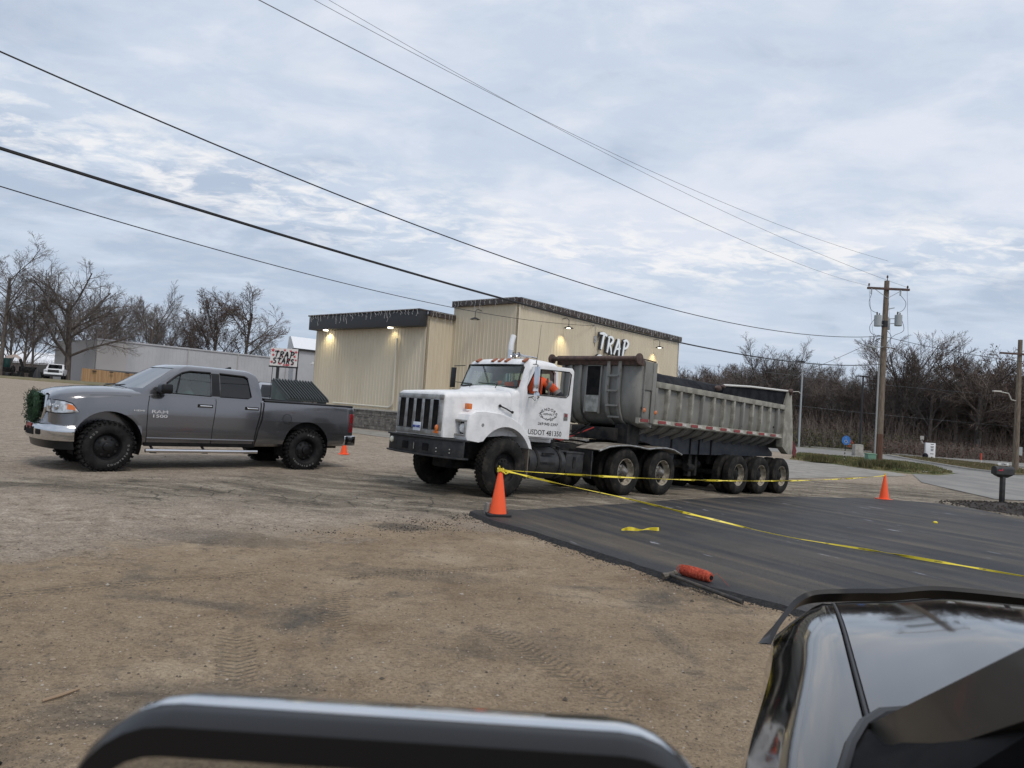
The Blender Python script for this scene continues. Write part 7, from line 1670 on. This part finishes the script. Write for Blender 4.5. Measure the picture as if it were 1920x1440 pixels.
def place(root,x,y,h_scale,rz,label,group=None,wide=1.0,first=False):
    loc=(x,y,g(x,y) if y<88 or x<0 else -.42)
    if first: root.location=loc; root.rotation_euler=(0,0,rz); root.scale=(h_scale*wide,h_scale*wide,h_scale); t=root
    else: t=dup(root,loc,rz,None,(h_scale*wide,h_scale*wide,h_scale))
    tag(t,label,'tree',group); return t
T_oak=bare_tree('bare_oak',5,16,oak); T_v1=bare_tree('bare_tree',11,13,vase); T_v2=bare_tree('bare_tree',23,13,vase,m_twig_red); T_t1=bare_tree('bare_tree',31,14,thin); T_l1=bare_tree('leafy_brown_tree',41,13,leafy,m_twig_red); T_b1=bare_tree('leafy_brown_tree',53,13,brown,m_twig_red); T_t2=bare_tree('bare_tree',61,13,thin,m_twig_red)
# left group. x at depth from the photograph
def L_(px,Y): return (px-960)/1330*Y*1.0+ (-.0)
def hz(px): return 765+(px-960)*.0647
def lx(px,Y): # world x on the horizon line at depth Y
    a=(px-960)/math.cos(ROLL)+45*math.sin(ROLL)*-0.0; return (a+45*math.tan(ROLL)*0)/1331*Y
left=[(T_oak,128,104,16.6,.9,'broad bare oak with a thick trunk, largest tree at left',None,1.0),
 (T_t1,2,96,17.5,1.3,'tall slim bare tree at the left edge of the view',None,1.35),
 (T_v1,46,112,14.5,2.2,'bare tree just left of the broad oak','bare trees at left',1.0),
 (T_t2,62,100,12.5,.2,'thin-trunked bare tree behind the white pickup','bare trees at left',1.0),
 (T_v2,190,118,13.5,.5,'bare tree between the oak and the warehouse corner','bare trees at left',1.1),
 (T_v1,278,122,16.2,3.4,'rounded bare tree rising behind the left end of the warehouse','bare trees at left',1.05),
 (T_v2,322,132,13.0,4.2,'smaller bare tree behind the middle of the warehouse','bare trees at left',1.2),
 (T_l1,400,130,15.6,.8,'tree with brown leaves left in its crown behind the warehouse','bare trees at left',1.15),
 (T_t2,455,132,17.2,2.9,'tall airy bare tree beside the brown-leaved one','bare trees at left',1.5),
 (T_v1,500,140,11.0,5.2,'low bare tree at the right end of the warehouse','bare trees at left',1.1),
 (T_t1,352,136,12.5,.6,'slim bare tree just left of the brown-leaved one','bare trees at left',1.1),
 (T_v2,150,130,12.5,1.7,'bare tree seen behind the trunk of the oak','bare trees at left',1.2),
 (T_t1,220,126,12.0,5.0,'slim bare tree right of the oak above the warehouse corner','bare trees at left',1.1),
 (T_v1,20,124,14.0,5.9,'bare tree behind the tall slim one at the left edge','bare trees at left',1.2)]
used=set(); base={id(T_oak):16,id(T_v1):13,id(T_v2):13,id(T_t1):14,id(T_l1):13,id(T_b1):13,id(T_t2):13}
for root,px,Y,h_,rz,lab,gp2,wd in left:
    f=id(root) not in used; used.add(id(root)); place(root,lx(px,Y),Y,1.15*h_/base[id(root)],rz,lab,gp2,wd,f)
# sapling trunk and dark evergreen by the lot edge
b=MB(); b.lathe([(.42,0),(.34,.5),(.22,1.0),(.05,1.35),(.001,1.4)],(-52.3,78.2,g(-52.3,78.2)-.1),'z',12); tag(b.build('small_evergreen',m_wire,None),'small dark cone-shaped evergreen at the far edge of the lot','shrub')
# wood across the road: individual trees in four ragged rows
r_=random.Random(77); WL='bare tree in the dense wood across the road'; WG='bare trees in the wood across the road'
feature=[(T_v1,1420,86,14.2,1.1,1.35,'wide-crowned bare tree above the tail of the dump trailer'),(T_t1,1545,92,12.6,.4,1.1,None),(T_v2,1290,112,12.0,2.0,1.1,None),(T_l1,1345,110,12.6,3.0,1.1,None),
 (T_v1,1480,84,14.4,4.0,1.15,None),(T_v2,1690,78,14.6,5.0,1.35,'wide bare tree just right of the tall utility pole'),(T_v1,1745,76,14.4,2.4,1.3,None),(T_b1,1835,74,13.6,1.0,1.15,'rusty-leaved tree with a rounded crown at far right'),(T_b1,1905,76,13.0,3.1,1.1,None),(T_t2,1580,88,11.0,1.2,1.2,None),(T_t1,1640,84,12.8,2.8,1.2,None),(T_l1,1878,84,13.4,4.4,1.2,None)]
for root,px,Y,h_,rz,wd,lab in feature:
    f=id(root) not in used; used.add(id(root)); place(root,lx(px,Y),Y,.91*h_/base[id(root)],rz,lab or WL,WG,wd,f)
for row,(Y0,dens,hh) in enumerate(((82,42,8.2),(92,42,9.0),(104,42,10.0),(118,36,11.0))):
    for k in range(dens):
        px=1270+ (2240-1270)*(k+r_.random())/dens; Y=Y0+r_.gauss(0,2)-(px-1500)*.012
        Y=Y+ (16 if px<1400 else 0)
        root=r_.choice((T_v1,T_v2,T_t1,T_t2,T_v2,T_l1 if r_.random()<.5 else T_t2)); f=id(root) not in used; used.add(id(root))
        place(root,lx(px,Y),Y,hh*(.8+.35*r_.random())/base[id(root)],r_.random()*6.28,WL,WG,1.1+.3*r_.random(),f)
def thicket(name,px0,px1,Y0,Y1,n,h_,mats,label,seed,leafn=0):
    r=random.Random(seed); m=MB()
    for i in range(n):
        px=r.uniform(px0,px1); Y=r.uniform(Y0,Y1); x=lx(px,Y); z=-.42 if x>0 else g(x,Y); hh=h_*(.35+.8*r.random()); dx,dy=r.gauss(0,.22)*hh,r.gauss(0,.22)*hh; w_=.012+.02*r.random()
        c=(x+dx*.4+r.gauss(0,.1),Y+dy*.4,z+hh*.55); m.add([(x-w_,Y,z),(x+w_,Y,z),(c[0]+w_*.7,c[1],c[2]),(c[0]-w_*.7,c[1],c[2]),(x+dx,Y+dy,z+hh)],[(0,1,2,3),(3,2,4)],0)
        for q in range(3):
            t=r.random(); bx_2=(x+(c[0]-x)*t,Y+(c[1]-Y)*t,z+(c[2]-z)*t); l_=.25*hh; e=(bx_2[0]+r.gauss(0,1)*l_,bx_2[1]+r.gauss(0,1)*l_,bx_2[2]+l_*(.6+r.random())); m.add([(bx_2[0]-.01,bx_2[1],bx_2[2]),(bx_2[0]+.01,bx_2[1],bx_2[2]),e],[(0,1,2)],0)
        for q in range(leafn):
            cc=Vector((x+r.gauss(0,.5),Y+r.gauss(0,.5),z+hh*r.random()*.9)); s=.05+.09*r.random(); a=Vector((r.gauss(0,1),r.gauss(0,1),r.gauss(0,1))).normalized()*s; e=a.cross(Vector((r.random(),r.random(),.3))).normalized()*s; m.add([cc-a,cc-e*.6,cc+a,cc+e*.6],[(0,1,2,3)],1)
    o_=m.build(name,mats,None,smooth=0,recalc=False); o_['kind']='stuff'; o_['label']=label
thicket('undergrowth',1265,2240,74,96,11000,4.2,[m_twig_red,m_leafbrown],'tangled brown undergrowth along the front of the wood',1,2)
thicket('undergrowth',1265,2240,96,124,8500,7.5,[m_twig,m_leafbrown],'tall bare saplings filling the depth of the wood',2,1)
thicket('undergrowth',1480,1720,72,80,1500,2.0,[m_twig,m_bush],'olive green bushes at the foot of the wood',3,7)
thicket('hedge',1640,2240,66,72,4600,1.5,[m_twig_red,m_leafbrown],'low reddish brown scrub along the far road',4,2)
thicket('undergrowth',0,250,118,140,2500,3.4,[m_twig,m_leafbrown],'low brown scrub behind the oak at left',5,1)
# dark ridge of far woodland
m_far=material('far woodland',(.085,.075,.072),(.12,.105,.10),scale=.08,rough=1)
def ridge(name,px0,px1,Y,zt,seed,th=14):
    m=MB(); r=random.Random(seed); n=160; rings=[]
    for k in range(n+1):
        px=px0+(px1-px0)*k/n; x=lx(px,Y); z=zt+noise.fractal(Vector((k*.13,seed,0)),1,2,4)*zt*.22+r.random()*.5; rings.append([(x,Y,-3),(x,Y+th,-3),(x,Y+th*.9,z*.9),(x,Y+2,z)])
    m.loft(rings); struct(m.build(name,m_far,None,smooth=0))
ridge('wooded_ridge',-150,260,420,13,3); ridge('wooded_ridge',1255,2200,134,7.2,5); ridge('wooded_ridge',200,1300,300,6,8)
# ---------------------------------------------------------------- the black vehicle the view is taken from
HA=math.atan2(.93,.37)
OV=thing('black_pickup','glossy black vehicle filling the lower right foreground with its chrome-capped side mirror','pickup',(.94,2.03,0),(0,0,HA))
# local x forward, y left, origin under the front end of the hood gap
m_blackpaint=material('glossy black paint',(.004,.004,.004),rough=.06,coat=.75,spec=.35)
m_fenderpaint=material('dusty black paint',(.014,.013,.011),(.028,.025,.020),scale=2,rough=.38,coat=.1)
def hood_front(y): return .25-.27*((y+.75)/.75)**2*abs((y+.75)/.75)**.4*1.0
def hood_z(x,y):
    e=abs((y+.75)/.75); k=max(0,x+.60)/.80
    z=1.238-.040*e**2.6-.010*(x+1.1)-.078*k**1.8
    # raised centre field with a soft step
    z+=.016*(1-sst(.60,.82,e))
    return z
nx,ny=30,34; rings=[]
for j in range(ny+1):
    y=-1.5+1.494*j/ny; xf=hood_front(y); ring=[]
    xr=-1.06-.10*(1-((y+.75)/.75)**2)
    for i in range(nx+1): 
        x=xr+(xf-xr)*i/nx; z=hood_z(x,y); fz=max(0,(i/nx-.86)/.14); z-=.030*fz**2.2
        ring.append((x,y,z))
    ring.append((xf+.012,y,hood_z(xf,y)-.12)); rings.append(ring)
b=MB(); b.loft(rings,False,0,False); hd=b.build('hood',m_blackpaint,OV,smooth=60)
if hd.data.polygons[5].normal.z<0: hd.data.flip_normals()
def fender2(s,name):
    rings=[]
    for i in range(33):
        x=-1.30+1.27*i/32; w_=.155-.075*sst(-.35,.0,x)*1.0+.028*sst(-.55,-1.15,x)
        f=sst(-.30,.0,x)
        y0=.006; z0=hood_z(x,-.006)-.003-(.030*max(0,(x+.19)/.19)**2 if x>-.19 else 0)
        sec_=[(y0,z0-.03),(y0,z0),(y0+.02,z0-.002),(y0+w_*.38,z0-.014),(y0+w_*.62,z0-.042),(y0+w_*.86,z0-.080),(y0+w_*.96,z0-.145),(y0+w_,z0-.21),(y0+w_+.012,z0-.30),(y0+w_+.004,z0-.42),(y0+w_+.0,z0-.66),(y0,z0-.66)]
        rings.append([(x-f*.0,(y if s>0 else -1.5-y),z) for y,z in sec_])
    b_=MB(); b_.loft(rings); o_=b_.build(name,m_blackpaint,OV,smooth=50)
    c=MB(); c.prism([(-.62+.44*math.cos(k*.196),.42+.44*math.sin(k*.196)) for k in range(32)],'y',-.05 if s>0 else -1.75,.4 if s>0 else -1.45); boolean(o_,c); return o_
fL=fender2(1,'fender'); fR=fender2(-1,'fender')
b=MB(); b.tube([(x,-.001,hood_z(x,-.004)-.002-(.030*max(0,(x+.19)/.19)**2 if x>-.19 else 0)) for x in [-1.14+1.10*k/20 for k in range(21)]],.0038,6); b.build('hood_gap_seal',m_ink,OV)
# deflector along the front edge, wrapping round the corner
path=[]
for k in range(41):
    y=-1.56+1.62*k/40; yy=max(-1.5,min(-.0,y)); x=hood_front(yy)+.03; path.append((x,y,hood_z(hood_front(yy),yy)-.035+.052))
zc_=hood_z(hood_front(0),0)+.017
cor=[(.006,.035,zc_-.006),(-.016,.074,zc_-.016),(-.065,.104,zc_-.028),(-.135,.127,zc_-.044),(-.22,.150,zc_-.062),(-.31,.168,zc_-.088)]
path=[(x,-1.5-y,z) for x,y,z in cor[::-1]]+path[2:-2]+cor
def catmull(P0,n):
    P_=[P0[0]]+P0+[P0[-1]]; o_=[]
    for i in range(1,len(P_)-2):
        for k in range(n): t=k/n; a,b_,c,d=[Vector(P_[i+j]) for j in (-1,0,1,2)]; o_.append(.5*((2*b_)+(-a+c)*t+(2*a-5*b_+4*c-d)*t*t+(-a+3*b_-3*c+d)*t**3))
    return o_+[Vector(P0[-1])]
path=catmull(path,4)
rings=[]
for i,p in enumerate(path):
    t=i/(len(path)-1); e=min(1,min(t,1-t)*30+.12); q0=path[max(0,i-1)]; q1=path[min(len(path)-1,i+1)]; tt=(q1-q0); o_=Vector((tt.y,-tt.x,0)).normalized()
    if o_.x<0 and abs(o_.x)>abs(o_.y): o_=-o_
    up_=Vector((0,0,1)); rings.append([p-o_*.022-up_*.004*e,p-up_*.034*e,p+o_*.010-up_*.034*e,p-o_*.012+up_*.006*e])
b=MB(); b.loft(rings); b.build('bug_deflector',m_trim,OV,smooth=50)
# front fascia, wheels, underside
b=MB(); b.loft([[(hood_front(max(-1.5,min(0,y)))*.9+dx-.04-(.12 if (y>0 or y<-1.5) else 0),y,z) for y in (-1.60,-1.45,-1.1,-.75,-.4,-.05,.10)]+[(-.5,.10,z),(-.5,-1.6,z)] for dx,z in ((-.02,1.06),(.03,.9),(.05,.62),(.02,.42))]); b.build('front_fascia',m_fenderpaint,OV,smooth=40)
ow=MB(); ow.merge(truck_tire(.40,.26,rimr=.25)); wo=ow.build('wheel',m_rubber_clean,OV); wo.location=(-.62,.15,.40); wo.rotation_euler=(0,0,math.pi)
r=MB(); r.lathe([(.252,.03),(.23,.05),(.20,.12),(.08,.06),(.001,.06)],(0,0,0),'y',24); r.build('rim',m_alum,wo)
q=copy_part(wo,OV,(-.62,-1.65,.40)); q.rotation_euler=(0,0,0)
b=MB(); b.bx(-3.2,-.2,-1.5,0,.35,.55); b.build('chassis',m_inside,OV)
# cowl and windscreen base
b=MB(); b.loft([[(-1.05-.06*(1-((y+.75)/.75)**2),y,1.185+.035*(1-((y+.75)/.75)**2)),(-1.42,y,1.27+.02*(1-((y+.75)/.75)**2)),(-1.42,y,1.1),(-1.02,y,1.1)] for y in [-1.5+1.5*k/12 for k in range(13)]]); b.build('cowl',m_inside,OV,smooth=50)
b=MB(); b.tube([(-1.00,-.10,1.205),(-1.03,-.055,1.215),(-1.08,-.015,1.222),(-1.15,.015,1.226),(-1.22,.035,1.222),(-1.30,.05,1.215),(-1.42,.065,1.19)],.008,8); b.build('cowl_seal',m_trim,OV)
sailA=[(-1.03,-.055,1.214),(-1.08,-.015,1.220),(-1.15,.015,1.224),(-1.22,.035,1.220),(-1.30,.05,1.213),(-1.42,.065,1.188)]
sailB=[(-1.045,-.075,1.215),(-1.12,-.062,1.228),(-1.20,-.055,1.250),(-1.28,-.055,1.285),(-1.38,-.065,1.335),(-1.52,-.09,1.40)]
b=MB(); b.loft([[p,tuple((Vector(p)+Vector(q))/2+Vector((0,.012,-.012))),q,tuple(Vector(q)+Vector((0,-.03,-.03))),tuple(Vector(p)+Vector((0,-.03,-.05)))] for p,q in zip(sailA,sailB)]); b.build('mirror_sail',m_inside,OV,smooth=70)
# A pillar, roof rail
def pil(s):
    y=lambda v:v if s>0 else -1.5-v
    pts=[(-1.05,-.03,1.06),(-1.13,-.015,1.185),(-1.41,-.09,1.368),(-1.80,-.19,1.62),(-1.98,-.23,1.70),(-2.6,-.26,1.80),(-3.2,-.26,1.80)]
    b_=MB(); rings=[]
    for i,(px,py,pz) in enumerate(pts):
        w_=.052; rings.append([(px-.02,y(py+.045),pz-.035),(px+.035,y(py+.035),pz+.01),(px+.045,y(py-.02),pz+.035),(px-.0,y(py-.06),pz+.02),(px-.05,y(py-.03),pz-.03)])
    b_.loft(rings); return b_.build('windscreen_pillar',m_fenderpaint,OV,smooth=40)
pil(1); pil(-1)
b=MB(); b.add([(-1.12,-.03,1.22),(-1.20,-.75,1.25),(-1.12,-1.47,1.22),(-1.90,-1.26,1.74),(-1.98,-.75,1.77),(-1.90,-.24,1.74)],[(0,1,4,5),(1,2,3,4)]); b.build('windshield',m_glass_mid,OV,smooth=60,recalc=False)
b=MB(); b.loft([[(-1.98,-.22,1.76),(-1.98,-1.28,1.76),(-1.98,-1.28,1.80),(-1.98,-.22,1.80)],[(-3.2,-.22,1.80),(-3.2,-1.28,1.80),(-3.2,-1.28,1.85),(-3.2,-.22,1.85)]]); b.build('roof',m_blackpaint,OV,bevel=.01)
b=MB(); b.bx(-1.60,-1.22,-1.42,-.05,1.0,1.20); b.build('dashboard',m_inside,OV,bevel=.03)
# door with sill below the open window
b=MB(); b.prism([(-1.315,.52),(-1.315,1.165),(-1.42,1.195),(-2.35,1.175),(-2.35,.52)],'y',.085,.155); b.build('driver_door',m_fenderpaint,OV,bevel=.02)
# mirror: built in world directions, then carried by the vehicle
MW=OV.matrix_world if False else (Matrix.Translation((.94,2.03,0))@Matrix.Rotation(HA,4,'Z')).inverted()
def rr2(cx_,cz_,hw,hh,r_,Y,n=8,tilt=0.0):
    pts=[]
    for sx,sz,a0 in ((1,1,0),(-1,1,90),(-1,-1,180),(1,-1,270)):
        for k in range(n): a=R(a0+90*k/(n-1)); pts.append((cx_+sx*(hw-r_)+r_*math.cos(a),Y,cz_+sz*(hh-r_)+r_*math.sin(a)))
    return pts
c0x,c0z=-.046,1.358
b=MB(); b.loft([rr2(c0x,c0z,.160,.096,.048,.352),rr2(c0x,c0z,.163,.099,.050,.362),rr2(c0x,c0z,.163,.099,.050,.372)]+[rr2(c0x,c0z-.002,.154,.095,.05,.385)],True)
inner=MB(); inner.loft([rr2(c0x,c0z,.152,.082,.038,.33),rr2(c0x,c0z,.151,.0812,.037,.358)]); 
mh=b.build('side_mirror',m_trim,None,smooth=60); boolean(mh,inner); mh.data.transform(MW); mh.parent=OV
b=MB(); b.loft([rr2(c0x,c0z,.1625,.0985,.05,.373),rr2(c0x,c0z-.000,.164,.099,.05,.380),rr2(c0x,c0z-.002,.163,.097,.052,.40),rr2(c0x,c0z-.008,.150,.088,.055,.43),rr2(c0x,c0z-.016,.135,.072,.055,.46),rr2(c0x,c0z-.022,.10,.045,.04,.485)]); b.xform(MW); b.build('chrome_cap',m_chrome_soft if False else material('mirror cap chrome',(.68,.69,.70),rough=.07,metal=1),mh,smooth=70)
b=MB(); b.loft([rr2(c0x,c0z,.1505,.081,.037,.3575),rr2(c0x,c0z,.1505,.081,.037,.362)]); b.xform(MW); b.build('mirror_glass',material('mirror glass',(.55,.56,.57),rough=.02,metal=1),mh,smooth=30)
b=MB(); b.tube([(.08,.40,1.30),(.16,.46,1.24),(.22,.52,1.18)],.035,10); b.xform(MW); b.build('mirror_arm',m_trim,mh)
